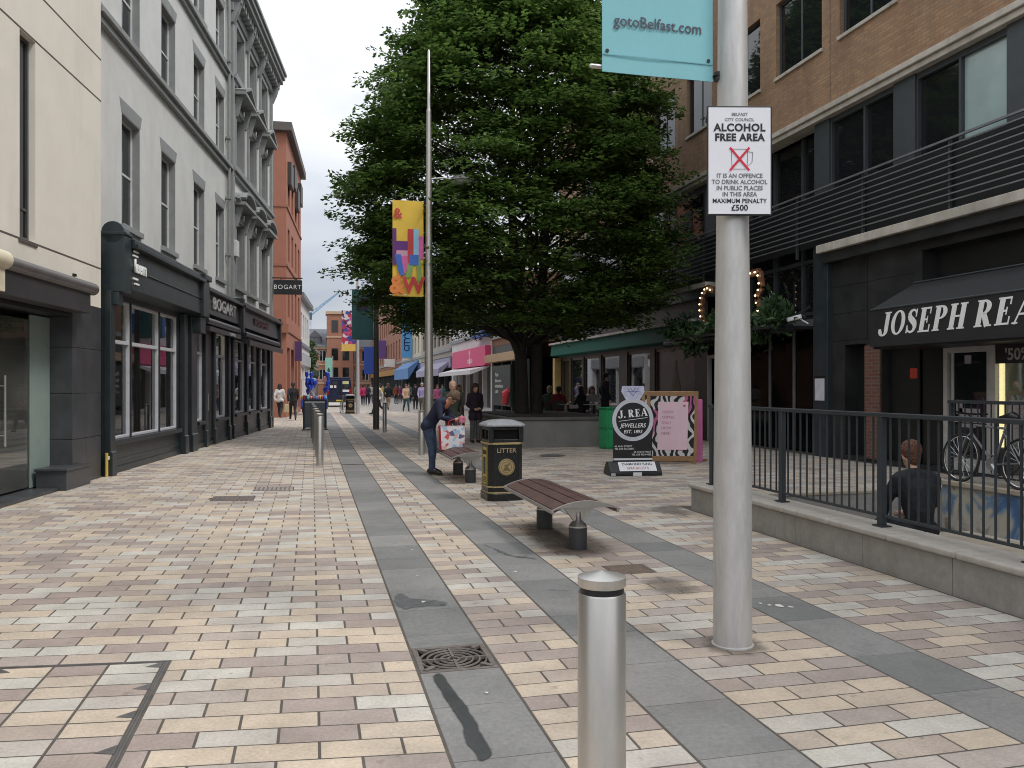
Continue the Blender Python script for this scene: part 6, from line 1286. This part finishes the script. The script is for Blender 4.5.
small_tree('street_tree', 'taller green street tree farther along before the brick building', (-.42, 88, 0), 6.6, .8, 2600, 4)

# ------------------------------------------------------------------ people
def bake(mb, name, mat, parent, vox, smooth=True, it=4):
    me = bpy.data.meshes.new('t'); me.from_pydata(mb.v, [], mb.f); ob = bpy.data.objects.new('t', me); COL.objects.link(ob)
    bm = bmesh.new(); bm.from_mesh(me); bmesh.ops.recalc_face_normals(bm, faces=bm.faces); bm.to_mesh(me); bm.free()
    r = ob.modifiers.new('r', 'REMESH'); r.mode = 'VOXEL'; r.voxel_size = vox; s_ = ob.modifiers.new('s', 'SMOOTH'); s_.factor = .5; s_.iterations = it
    dg = bpy.context.evaluated_depsgraph_get(); m2 = bpy.data.meshes.new_from_object(ob.evaluated_get(dg)); bpy.data.objects.remove(ob); bpy.data.meshes.remove(me)
    m2.name = name; m2.materials.clear(); m2.materials.append(mat); m2.polygons.foreach_set('use_smooth', [True]*len(m2.polygons))
    o = bpy.data.objects.new(name, m2); COL.objects.link(o); o.parent = parent; return o
def V3(*a): return Vector(a)
STAND = dict(pelvis=(0,0,.92), waist=(0,0,1.08), chest=(0,.01,1.30), neck=(0,.01,1.46), head=(0,-.02,1.60),
    shL=(.18,.01,1.40), elL=(.235,.04,1.12), wrL=(.22,-.06,.88), haL=(.21,-.10,.78), shR=(-.18,.01,1.40), elR=(-.235,.04,1.12), wrR=(-.22,-.06,.88), haR=(-.21,-.10,.78),
    hipL=(.09,0,.90), knL=(.10,-.02,.49), anL=(.10,.02,.09), toL=(.12,-.15,.035), hipR=(-.09,0,.90), knR=(-.10,-.02,.49), anR=(-.10,.02,.09), toR=(-.12,-.15,.035))
def pose(base=STAND, **k): d = dict(base); d.update(k); return d
WALK = pose(knL=(.09,-.20,.52), anL=(.09,-.30,.11), toL=(.10,-.46,.06), knR=(-.09,.02,.49), anR=(-.09,.30,.17), toR=(-.09,.20,.04), elL=(.23,.14,1.14), wrL=(.22,.12,.90), haL=(.21,.10,.81), elR=(-.23,-.05,1.13), wrR=(-.2,-.22,.95), haR=(-.19,-.28,.88))
SIT = pose(pelvis=(0,.05,.52), waist=(0,.08,.68), chest=(0,.06,.90), neck=(0,.03,1.06), head=(0,-.01,1.20), shL=(.18,.05,1.0), shR=(-.18,.05,1.0), elL=(.25,-.05,.76), elR=(-.25,-.05,.76), wrL=(.16,-.28,.76), wrR=(-.16,-.28,.76), haL=(.12,-.37,.77), haR=(-.12,-.37,.77),
    hipL=(.09,.03,.50), hipR=(-.09,.03,.50), knL=(.12,-.40,.52), knR=(-.12,-.40,.52), anL=(.12,-.42,.10), anR=(-.12,-.42,.10), toL=(.13,-.58,.035), toR=(-.13,-.58,.035))
def person(label, loc, rz, H=1.7, p=STAND, top=(.03,.03,.035), topname='jacket', legs=(.03,.035,.06), hair=(.06,.04,.025), hs='short', vox=.022, shoe=None, sleeve=1., skirt=False, group=None, skin=None, coat=0., seat=0.):
    t = thing('person', label, 'person', loc, rz, group); k = H/1.7
    J = {n: Vector(v)*k + Vector((0,0,seat)) for n, v in p.items()}
    sk_ = skin or M_skin; fine = vox < .015
    hd = J['head']; nk = J['neck']; ax = (hd - nk).normalized(); fw = p.get('face'); fw = Vector(fw) if fw else Vector((0,-1,0)); fw = (fw - ax*fw.dot(ax)).normalized(); sd = ax.cross(fw)*-1
    b = MB()
    def hp(f, s_, u): return hd + (fw*f + sd*s_ + ax*u)*k
    b.tube([hp(-.012,0,.045),hp(-.02,0,.06)], .094*k, 14, round_ends=True); b.tube([hp(.0,0,.0),hp(.01,0,-.03)], [.080*k,.074*k], 14, round_ends=True); b.tube([hp(.035,0,-.06),hp(.03,0,-.085)], [.052*k,.042*k], 12, round_ends=True)
    b.tube([hp(.085,0,.02),hp(.108,0,-.025)], [.010*k,.017*k], 8, round_ends=True); b.tube([hp(.0,.083,.015),hp(.0,.086,-.02)], .017*k, 6, round_ends=True); b.tube([hp(.0,-.083,.015),hp(.0,-.086,-.02)], .017*k, 6, round_ends=True)
    b.tube([hp(.085,-.025,-.058),hp(.085,.025,-.058)], .010*k, 6, round_ends=True); b.tube([hp(.083,-.04,.035),hp(.083,.04,.035)], .014*k, 6, round_ends=True)
    b.tube([nk - ax*.10*k, nk, hd - ax*.04*k], [.062*k,.056*k,.055*k], 12, round_ends=True)
    def torso(mb, e=0.):
        mb.tube([J['hipL'],J['hipR']], (.105+e)*k, 12, round_ends=True); mb.tube([J['pelvis'],J['waist'],J['chest']], [(.115+e)*k,(.105+e)*k,(.118+e)*k], 14, round_ends=True)
        for s_ in ('L','R'):
            sh = J['sh'+s_]; c = J['chest']; mb.tube([J['waist'].lerp(J['hip'+s_],.3), c.lerp(sh,.42)-Vector((0,0,.02*k)), sh.lerp(J['neck'],.25)], [(.085+e)*k,(.10+e)*k,(.058+e)*k], 12, round_ends=True)
        mb.tube([J['shL'].lerp(J['neck'],.05), J['neck'].lerp(J['chest'],.25), J['shR'].lerp(J['neck'],.05)], [(.058+e)*k,(.07+e)*k,(.058+e)*k], 12, round_ends=True)
    def arm(mb, s_, e=0., full=1.):
        a, c, d = J['sh'+s_], J['el'+s_], J['wr'+s_]
        if full >= 1: mb.tube([a, a.lerp(c,.5), c, c.lerp(d,.45), d], [(.056+e)*k,(.05+e)*k,(.041+e)*k,(.041+e)*k,(.029+e)*k], 10, round_ends=True)
        else: mb.tube([a, a.lerp(c,.5), c.lerp(a,.1)], [(.058+e)*k,(.054+e)*k,(.05+e)*k], 10, round_ends=True)
    def leg(mb, s_, e=0.):
        a, c, d = J['hip'+s_], J['kn'+s_], J['an'+s_]; mb.tube([a, a.lerp(c,.45), c, c.lerp(d,.3), d], [(.086+e)*k,(.074+e)*k,(.056+e)*k,(.054+e)*k,(.038+e)*k], 10, round_ends=True)
    torso(b)
    for s_ in 'LR':
        arm(b, s_); leg(b, s_)
        w_, h_ = J['wr'+s_], J['ha'+s_]; d = (h_ - w_).normalized(); inn = Vector((-1 if s_ == 'L' else 1, 0, 0)); fwd = d.cross(inn).normalized(); inn = fwd.cross(d).normalized()
        b.tube([w_, w_ + d*.05*k, w_ + d*.085*k], [.026*k,.036*k,.034*k], 8, round_ends=True)
        for j, (o_, l_) in enumerate(((-.027,.065),(-.009,.078),(.009,.073),(.027,.056))):
            q = w_ + d*.088*k + fwd*o_*k; b.tube([q, q + d*l_*.55*k + inn*.01*k, q + d*l_*.95*k + inn*.032*k], [.0095*k,.009*k,.0075*k], 6, round_ends=True)
        th = w_ + d*.035*k - fwd*.03*k; b.tube([th, th + d*.035*k - fwd*.022*k + inn*.012*k, th + d*.065*k - fwd*.02*k + inn*.026*k], [.013*k,.011*k,.009*k], 6, round_ends=True)
        b.tube([J['an'+s_], J['an'+s_].lerp(J['to'+s_],.5), J['to'+s_]], [.04*k,.04*k,.03*k], 8, round_ends=True)
    bake(b, 'body', sk_, t, vox)
    g = MB(); torso(g, .018)
    for s_ in 'LR': arm(g, s_, .014, sleeve)
    if coat:
        for s_ in 'LR': g.tube([J['pelvis'].lerp(J['hip'+s_],.6), J['hip'+s_].lerp(J['kn'+s_], coat)], [.12*k,.13*k], 12, round_ends=True)
    if topname in ('jacket','coat','cardigan'): g.tube([nk - ax*.035*k + fw*.03*k, nk + ax*.01*k + fw*.0*k], [.078*k,.07*k], 12, round_ends=True)
    bake(g, topname, top if not isinstance(top, tuple) else P('cloth %.3f %.3f %.3f' % top, top, .85, var=.3, scale=7, bump=1.0, bscale=9), t, vox)
    g = MB()
    for s_ in 'LR': leg(g, s_, .016)
    g.tube([J['hipL'],J['hipR']], .119*k, 12, round_ends=True); g.tube([J['pelvis'], J['waist'].lerp(J['pelvis'],.4)], [.128*k,.12*k], 12, round_ends=True)
    if skirt: g.tube([J['pelvis'], J['knL'].lerp(J['knR'],.5)], [.14*k,.2*k], 12, round_ends=True)
    bake(g, 'trousers', P('cloth %.3f %.3f %.3f' % legs, legs, .85, var=.3, scale=7, bump=1.0, bscale=9), t, vox)
    for s_ in 'LR':
        a, c = J['an'+s_], J['to'+s_]; g = MB(); dd = (c - a); g.tube([a + Vector((0,.0,.0)) - Vector((dd.x,dd.y,0))*.25 - Vector((0,0,.035*k)), a.lerp(c,.5), c], [.045*k,.05*k,.036*k], 10, round_ends=True); g.tube([a, a - Vector((0,0,.03*k))], .048*k, 10, round_ends=True)
        bake(g, 'shoe', shoe or M_shoe, t, vox)
    if hs != 'bald':
        g = MB(); g.tube([hp(-.022,0,.052),hp(-.03,0,.068)], .104*k, 14, round_ends=True); g.tube([hp(-.045,0,.03),hp(-.04,0,-.045)], [.082*k,.062*k], 12, round_ends=True); g.tube([hp(.045,-.035,.105),hp(.045,.035,.105)], .035*k, 8, round_ends=True)
        for s_ in (-1, 1): g.tube([hp(-.01,s_*.072,.06),hp(-.015,s_*.077,.0)], [.035*k,.018*k], 8, round_ends=True)
        if hs == 'long':
            for s_ in (-1, 0, 1): g.tube([hp(-.03 if s_ else -.07,s_*.075,.04),hp(-.03 if s_ else -.08,s_*.085,-.08),hp(-.02 if s_ else -.07,s_*.085,-.19)], [.045*k,.045*k,.03*k], 8, round_ends=True)
        if hs == 'bun': g.tube([hp(-.11,0,.05),hp(-.13,0,.05)], .05*k, 8, round_ends=True)
        bake(g, 'hair', P('hair %.3f %.3f' % hair[:2], hair, .6, var=.55, scale=26, bump=1.0, bscale=60), t, vox, it=2)
    if fine:
        for s_ in (-1, 1): e = MB(); c = hp(.080,s_*.031,.012); e.ell(c, .0125*k, 8, 6); e.build('eye', P('eye dark', (.02,.015,.012), .2), t, smooth=True)
    return t
# nearest figures
SITB = pose(SIT, chest=(0,.02,.90), neck=(0,-.04,1.08), head=(0,-.085,1.215), shL=(.19,.0,.99), shR=(-.19,.0,.99), elL=(.26,-.12,.74), elR=(-.26,-.12,.74), wrL=(.13,-.34,.62), wrR=(-.13,-.34,.62), haL=(.1,-.42,.60), haR=(-.1,-.42,.60), knL=(.14,-.40,.50), knR=(-.14,-.40,.50), anL=(.13,-.52,.10), anR=(-.13,-.52,.10), toL=(.14,-.68,.045), toR=(-.14,-.68,.045), face=(.1,-1,-.1))
person('red haired person in a black jacket sitting on the steps behind the railing, back turned', (5.84, 6.98, -.05), R(172), 1.72, SITB, top=(.010,.011,.014), topname='jumper', legs=(.02,.026,.04), hair=(.12,.042,.018), vox=.013, seat=-.29, shoe=P('dark trainer', (.03,.03,.035), .6))
BEND = pose(pelvis=(0,.06,.93), waist=(0,-.05,1.07), chest=(0,-.17,1.26), neck=(0,-.29,1.38), head=(0,-.40,1.42), shL=(.18,-.20,1.34), shR=(-.18,-.20,1.34), elL=(.24,-.26,1.07), elR=(-.24,-.26,1.07), wrL=(.11,-.46,1.02), wrR=(-.11,-.46,1.02), haL=(.05,-.54,1.03), haR=(-.05,-.54,1.03), hipL=(.09,.06,.90), hipR=(-.09,.06,.90), knL=(.11,0,.49), knR=(-.10,-.04,.49), anL=(.12,.05,.09), anR=(-.11,-.06,.09), toL=(.14,-.12,.035), toR=(-.13,-.23,.035), face=(0,-.55,-.85))
bend = person('person in navy jacket and jeans bending over the farther bench', (2.10, 14.75, 0), R(62), 1.66, BEND, top=(.016,.020,.048), legs=(.042,.062,.11), hair=(.16,.10,.06), hs='short', vox=.012)
m = MB(); m.tube([(0,-.29,1.31),(0,-.24,1.27)], [.085,.10], 12, round_ends=True); m.build('collar', P('orange collar', (.62,.24,.12), .7), bend, smooth=True)
pu = thing('purse', 'small pink purse held by the person bending over the bench', 'purse', (2.10, 14.75, 0), R(62)); m = MB(); m.box(-.10,.10,-.62,-.54,.93,1.06); m.build('purse_body', P('pink purse', (.62,.20,.28), .5, var=.3, scale=25), pu, bevel=.025); m = MB(); m.tube([(-.03,-.58,1.06),(0,-.58,1.08),(.03,-.58,1.06)], .008, 6); m.build('clasp', M_chrome, pu)
sb = thing('shopping_bag', 'white shopping bag with red and blue pattern and red side standing on the farther bench', 'bag', (2.42, 14.45, .475), R(8))
M_bagred = P('bag red', (.58,.03,.05), .4)
m = MB(); m.prism([(-.21,0),(.21,0),(.23,.42),(-.23,.42)], -.075, -.07); 
bagp, N_, L_, b_ = node_mat('bag print'); t_n = N_.new('ShaderNodeTexCoord'); v_n = N_.new('ShaderNodeTexVoronoi'); v_n.inputs['Scale'].default_value = 13; L_.new(t_n.outputs['Object'], v_n.inputs['Vector']); sp_n = N_.new('ShaderNodeSeparateColor'); L_.new(v_n.outputs['Color'], sp_n.inputs[0]); r_n = N_.new('ShaderNodeValToRGB'); r_n.color_ramp.interpolation = 'CONSTANT'; e_n = r_n.color_ramp.elements
_bc = [(.75,.73,.75),(.75,.73,.75),(.38,.55,.72),(.75,.73,.75),(.62,.12,.12),(.72,.70,.74),(.15,.12,.22),(.7,.45,.42)]
while len(e_n) < len(_bc): e_n.new(.5)
for i, c in enumerate(_bc): e_n[i].position = i/len(_bc); e_n[i].color = (*c, 1)
L_.new(sp_n.outputs[0], r_n.inputs[0]); L_.new(r_n.outputs[0], b_.inputs['Base Color']); b_.inputs['Roughness'].default_value = .4
m.build('front_panel', bagp, sb); m = MB(); m.prism([(-.21,0),(.21,0),(.23,.42),(-.23,.42)], .07, .075); m.build('back_panel', bagp, sb)
m = MB(); m.add([(.21,-.075,0),(.21,.075,0),(.23,.075,.42),(.205,0,.42),(.23,-.075,.42),(.2,0,0)], [(0,5,3,4),(5,1,2,3)]); m.add([(-.21,-.075,0),(-.21,.075,0),(-.23,.075,.42),(-.205,0,.42),(-.23,-.075,.42),(-.2,0,0)], [(0,4,3,5),(5,3,2,1)]); m.box(-.2,.2,-.07,.07,0,.004); m.build('side_gusset', M_bagred, sb)
m = MB()
for y_ in (-.073, .073): m.tube([(-.09,y_,.41),(-.08,y_,.5),(0,y_,.53),(.08,y_,.5),(.09,y_,.41)], .007, 6)
m.build('handle', M_bagred, sb)
person('woman in a dark purple coat with long brown hair standing beyond the litter bin', (4.45, 22.6, 0), R(12), 1.62, pose(wrL=(.12,-.16,1.0), haL=(.04,-.2,1.02), wrR=(-.12,-.16,1.0), haR=(-.05,-.2,.99)), top=(.026,.016,.028), topname='coat', legs=(.11,.105,.11), hair=(.075,.04,.022), hs='long', vox=.016, coat=.35)
person('bald man in a dark green jacket walking behind the bending person', (3.25, 19.3, 0), R(6), 1.68, WALK, top=(.03,.036,.024), legs=(.04,.035,.03), hs='bald', vox=.018)
person('woman in grey patterned top carrying a pink bag behind the bald man', (5.2, 29.5, 0), R(8), 1.62, WALK, top=(.30,.29,.29), topname='shirt', legs=(.10,.05,.06), hair=(.15,.09,.05), hs='long')
fb = thing('shoulder_bag', 'pink and white shoulder bag carried by the woman in grey', 'bag', (5.0, 29.2, .78)); m = MB(); m.box(-.2,.2,-.07,.07,0,.30); m.build('bag_body', P('pink white bag', (.62,.36,.40), .6, var=.4, scale=12), fb, bevel=.03); m = MB(); m.tube([(-.12,0,.3),(-.05,0,.55),(.05,0,.55),(.12,0,.3)], .012, 6); m.build('strap', M_bagred, fb)
PB = pose(wrL=(.17,-.1,.9), wrR=(-.17,-.1,.9))
folk = [
 ('woman in a peach cardigan and teal trousers walking towards the camera', 406, 412, 10, 1.66, WALK, (.56,.38,.26), 'cardigan', (.03,.07,.075), (.10,.06,.04), 'short'),
 ('grey haired man in a lilac shirt and khaki trousers beside the lamp column', 422, 412.5, -10, 1.74, WALK, (.42,.38,.62), 'shirt', (.13,.12,.08), (.40,.38,.36), 'short'),
 ('person in black top half hidden behind the lilac shirt man', 415.5, 409.5, 5, 1.66, STAND, (.02,.02,.02), 'jacket', (.02,.022,.03), (.05,.03,.02), 'long'),
 ('woman in a rose pink top right of the lamp column', 437.5, 412, -15, 1.62, WALK, (.50,.13,.25), 'shirt', (.04,.04,.06), (.12,.07,.04), 'long'),
 ('person in a teal top near the shop fronts beyond the column', 442.5, 408.5, 0, 1.64, STAND, (.06,.22,.24), 'shirt', (.03,.03,.05), (.05,.035,.03), 'short'),
 ('man in black jacket and beige trousers beyond the dark column', 388, 410, 160, 1.74, WALK, (.016,.017,.02), 'jacket', (.36,.29,.20), (.14,.09,.06), 'short'),
 ('person in black trousers striding past behind the dark column', 379, 415, -78, 1.70, pose(WALK, anL=(.09,-.42,.12), toL=(.1,-.58,.08), knL=(.09,-.26,.52), anR=(-.09,.42,.2), toR=(-.09,.34,.06), knR=(-.09,.08,.5)), (.55,.53,.50), 'shirt', (.014,.014,.016), (.04,.03,.025), 'short'),
 ('person in a crimson pink jacket far up the street', 363, 406, 175, 1.66, WALK, (.50,.04,.14), 'jacket', (.03,.03,.05), (.03,.025,.02), 'short'),
 ('person in dark clothes next to the crimson jacket', 367.5, 405.5, 180, 1.70, WALK, (.03,.035,.05), 'jacket', (.02,.02,.03), (.04,.03,.02), 'short'),
 ('person in light grey top farther up the street', 371, 404, 0, 1.7, WALK, (.45,.44,.42), 'shirt', (.05,.05,.07), (.08,.05,.03), 'short'),
 ('person in rust red coat before the far shops', 396, 404, 20, 1.68, STAND, (.25,.06,.03), 'coat', (.03,.025,.03), (.05,.03,.02), 'long'),
 ('dark haired woman in a white jacket walking away past the orange building', 279.8, 418, 168, 1.66, WALK, (.62,.58,.56), 'jacket', (.02,.02,.022), (.035,.018,.015), 'long'),
 ('man in black walking away beside the woman in white', 293, 420.5, 186, 1.72, WALK, (.014,.015,.018), 'jacket', (.02,.021,.026), (.03,.022,.02), 'short'),
 ('person in a mustard yellow coat among the far crowd', 383, 402.5, 0, 1.66, STAND, (.5,.34,.05), 'coat', (.03,.03,.04), (.05,.03,.02), 'long'),
 ('person in a bright blue anorak among the far crowd', 375, 402, 10, 1.72, WALK, (.04,.12,.42), 'jacket', (.03,.03,.04), (.05,.03,.02), 'short'),
 ('person in a white shirt among the far crowd beside the yellow coat', 387.5, 402, 170, 1.74, WALK, (.62,.62,.6), 'shirt', (.04,.05,.08), (.04,.03,.02), 'short'),
 ('person in a plum top before the lilac awning', 400, 403.5, -10, 1.64, STAND, (.16,.04,.15), 'shirt', (.05,.05,.06), (.06,.04,.03), 'long'),
 ('person in a sage green jacket far up the street near the van', 357, 403, 180, 1.74, WALK, (.16,.20,.12), 'jacket', (.03,.03,.05), (.05,.04,.03), 'short'),
 ('person in a grey hooded top under the blue awning', 409, 403.5, 0, 1.76, STAND, (.22,.22,.23), 'jacket', (.03,.04,.07), (.08,.05,.03), 'short'),
 ('person in a pale pink top before the white awning', 430.5, 410, 15, 1.63, STAND, (.60,.36,.38), 'shirt', (.10,.12,.18), (.2,.13,.07), 'long'),
]
def at(px, py):
    F = 820*1.6/(py-386); r = (px-512)/820*F; return (r*math.cos(YAW)+F*math.sin(YAW), F*math.cos(YAW)-r*math.sin(YAW), 0)
for lab_, px, py, rz, H, ps, top, tn, lg, hr, hs in folk: person(lab_, at(px, py), R(rz), H, ps, top, tn, lg, hr, hs, vox=.028, group='people walking in the street')
tb_ = at(296.5, 418.5); tg = thing('shopping_bag', 'tan shopping bag carried by the man in black on the left', 'bag', (tb_[0]-.28, tb_[1]-.1, .30), R(10)); m = MB(); m.prism([(-.33,0),(.33,0),(.28,.42),(-.28,.42)], -.1, .1); m.build('bag_body', P('tan paper bag', (.46,.36,.22), .75), tg, bevel=.02); m = MB(); m.tube([(-.1,0,.42),(-.05,0,.55),(.05,0,.55),(.1,0,.42)], .01, 6); m.build('handle', P('tan handle', (.3,.22,.13), .8), tg)
# people and tables at the cafe behind the planter
M_tab = P('cafe table grey', (.30,.29,.28), .4)
def pos(px, F): r = (px-512)/820*F; return (r*math.cos(YAW)+F*math.sin(YAW), F*math.cos(YAW)-r*math.sin(YAW))
DK = .24
m = MB(); m.box(6.6,10.9,26.3,33,-.02,DK); struct(m.build('terrace', P('deck stone', (.20,.19,.17), .8)))
cafe = [pos(568, 28.2), pos(594, 27.6), pos(546, 29.5)]
for i, (x, y) in enumerate(cafe):
    t = thing('cafe_table', ('round cafe table in front of the person in dark red', 'round cafe table beside the standing man in black', 'round cafe table half hidden by the tree trunk')[i], 'table', (x, y, DK), 0, 'cafe tables behind the planter')
    m = MB(); m.cyl(0,0,.72,.745,.36,24); m.build('table_top', M_tab, t, bevel=.005); m = MB(); m.cyl(0,0,.03,.72,.03,10); m.build('stem', M_darksteel, t); m = MB(); m.cyl(0,0,0,.03,.22,20); m.build('base', M_darksteel, t)
    m = MB(); m.lathe([(.03,0),(.04,.08),(.036,.08)], 12, (.1,.1,.745)); c_ = tag(m.build('cup', M_white), 'white cup standing on ' + ('the table before the person in dark red','the table beside the standing man','the table half hidden by the tree trunk')[i], 'cup'); c_.location = (x, y, DK)
def chair(x, y, rz, lab_):
    t = thing('cafe_chair', lab_, 'chair', (x, y, DK), rz, 'cafe chairs behind the planter'); m = MB(); m.box(-.21,.21,-.2,.22,.43,.46); m.build('seat', M_darksteel, t, bevel=.01); m = MB(); m.box(-.21,.21,.2,.23,.55,.85); m.build('backrest', M_darksteel, t, bevel=.01)
    for sx in (-.19,.19):
        for sy in (-.18,.21): m = MB(); m.tube([(sx,sy,0),(sx,sy,.43 if sy < 0 else .85)], .012, 8); m.build('leg', M_darksteel, t)
seats = [(pos(558.5,28.4), R(160), (.17,.012,.02), 'jacket', (.02,.02,.025), (.03,.02,.015), 'short', 'person in a dark red jacket sitting at a cafe table, back turned', 'chair of the person in dark red'),
 (pos(580.5,28.0), R(215), (.010,.010,.012), 'jacket', (.015,.015,.02), (.02,.015,.012), 'long', 'person in black sitting between the two right cafe tables', 'chair of the seated person in black'),
 (pos(592,29.0), R(0), (.42,.40,.38), 'shirt', (.2,.19,.2), (.1,.06,.04), 'long', 'person in a pale top sitting facing the camera at the cafe', 'chair of the person in the pale top'),
 (pos(549.5,28.8), R(170), (.04,.07,.05), 'jacket', (.03,.03,.04), (.3,.22,.15), 'short', 'person in dark green sitting just right of the tree trunk', 'chair of the person in dark green')]
for (x, y), rz, top, tn, lg, hr, hs, lab_, cl_ in seats:
    chair(x, y, rz, 'dark metal cafe ' + cl_); person(lab_, (x, y, DK), rz, 1.7, SIT, top, tn, lg, hr, hs, vox=.024, group='people at the cafe')
person('man in black standing beside the cafe tables behind the green box', (*pos(605, 27.2), DK), R(100), 1.74, PB, (.008,.010,.016), 'jacket', (.012,.012,.015), (.02,.016,.014), 'short', vox=.022, group='people at the cafe')

# ------------------------------------------------------------------ vehicles and street trader far up the street
vn = thing('van', 'dark navy blue van parked far up the street, seen from behind', 'van', (2.05, 64.0, 0), R(1))
M_van = P('navy van paint', (.008,.014,.05), .25, var=.1, coat=.5)
m = MB(); W, = (.93,)
sec = [(-W,.35),(-W,1.25),(-W+.09,2.05),(-W+.2,2.28),(W-.2,2.28),(W-.09,2.05),(W,1.25),(W,.35)]
for y_, s_, dz in ((0,.985,0),(.05,1,0),(3.4,1,0),(3.9,.97,-.12)): m.v += [(x*s_, y_, z+dz*(z>1.3)) for x, z in sec]
for y_, s_ in ((4.6,.95),(5.1,.9)): m.v += [(x*s_, y_, min(z, 1.25 - .1*(y_ > 5))) if z > .5 else (x*s_, y_, z) for x, z in sec]
for i in range(5):
    for k in range(8): m.f.append((i*8+k, i*8+(k+1)%8, (i+1)*8+(k+1)%8, (i+1)*8+k)); m.mi.append(0)
m.f.append(tuple(range(8))); m.mi.append(0); m.f.append(tuple(range(47,39,-1))); m.mi.append(0)
m.build('body', M_van, vn, bevel=.03)
for sx in (-1, 1):
    m = MB(); m.box(sx*.44-.36,sx*.44+.36,-.03,-.004,.55,2.1); d_ = m.build('door', M_van, vn, bevel=.02)
    m = MB(); m.box(sx*.44-.28,sx*.44+.28,-.045,-.031,1.35,1.95); m.build('window', M_dglass, d_); m = MB(); m.box(sx*.10-.04,sx*.10+.04,-.06,-.03,1.05,1.15); m.build('handle', M_black, d_)
    m = MB(); m.box(sx*.86-.06,sx*.86+.06,-.035,-.0,.95,1.45); m.build('tail_light', P('tail light red', (.35,.01,.01), .2), vn, bevel=.01)
    for y_ in (.9, 4.1): m = MB(); m.tube([(sx*.80,y_,.33),(sx*.94,y_,.33)], .33, 24); wh = m.build('wheel', M_tyre, vn); m = MB(); m.tube([(sx*.93,y_,.33),(sx*.945,y_,.33)], .19, 16); m.build('rim', M_chrome, wh)
m = MB(); m.box(-.9,.9,-.10,.02,.38,.55); m.build('bumper', P('bumper', (.02,.02,.022), .6), vn, bevel=.02)
m = MB(); m.box(-.26,.26,-.108,-.101,.56-.12,.56-.01); m.build('number_plate', P('yellow plate', (.65,.5,.08), .5), vn)
m = MB(); m.box(.22,.72,-.052,-.046,1.15,1.32); m.box(-.72,-.5,-.052,-.046,1.45,1.65); m.box(-.42,-.25,-.052,-.046,1.45,1.65); m.build('white_lettering_panel', M_white, vn); m = MB(); m.box(.22,.68,-.052,-.046,1.75,1.98); m.build('sticker', P('pale yellow sticker', (.62,.60,.32), .5), vn)
ct = thing('trader_cart', 'street trader cart draped in blue with colourful goods on top', 'cart', (.12, 47.5, 0)); ct.scale = (.62, .62, .9)
m = MB(); m.box(-1.2,1.2,-.5,.5,.35,.95); m.build('drape', P('blue drape', (.03,.06,.36), .7, var=.3), ct, bevel=.05)
for sx in (-.8,.8): m = MB(); m.tube([(sx,-.55,.3),(sx,-.5,.3)], .3, 20); m.build('wheel', M_tyre, ct)
m = MB()
for sx in (-1.1,1.1):
    m.cyl(sx,0,.95,2.2,.025,8)
m.bar((-1.1,0,2.2),(1.1,0,2.2),.03,.03); m.build('frame', M_galv, ct)
cs2 = [('golden goods',(.55,.38,.06)),('red goods',(.5,.05,.06)),('blue goods',(.03,.10,.5)),('teal goods',(.12,.4,.42)),('pink goods',(.6,.25,.35))]
for k in range(14): m = MB(); x_ = -1.05+k*.16; m.ell((x_, random.uniform(-.3,.2), 1.03), (.12,.14,random.uniform(.1,.2)), 10, 6); nm, c = cs2[k % 5]; m.build('goods', P(nm, c, .5), ct, smooth=True)
bl = thing('balloon_bunch', 'bunch of shiny blue balloons tied above the street trader cart', 'balloons', (.12, 47.5, 0)); bl.scale = (.72, .72, 1.0)
for k in range(26):
    a, q = random.uniform(0, 6.28), random.uniform(0,.55); c = (-.35+q*math.cos(a)*1.0 if k < 17 else .95+.3*q*math.cos(a), q*math.sin(a)-.1, random.uniform(1.25,2.3)); col = ('balloon blue',(.015,.05,.42)) if k % 6 else (('balloon teal',(.12,.4,.45)) if k % 12 else ('balloon pink',(.6,.3,.3)))
    m = MB(); m.lathe([(.01,-.24),(.03,-.2),(.12,-.08),(.15,.04),(.11,.15),(.01,.19)], 14, c); m.build('balloon', P(col[0], col[1], .15, coat=.5), bl, smooth=True)
m = MB()
for k in range(10): m.tube([(.1*k-.6,-.1,1.9),(0,0,1.0)], .004, 4)
m.build('string', M_white, bl)
lb2 = copy_tree(lb); lb2.location = (2.15, 48.6, 0); lb2['label'] = 'far small black litter bin at the foot of the pale column'
bicycle('far bicycle parked beside the pale lamp column', (1.75, 50.5, 0), R(80), R(3), M_bk1)['group'] = 'bicycles far up the street'
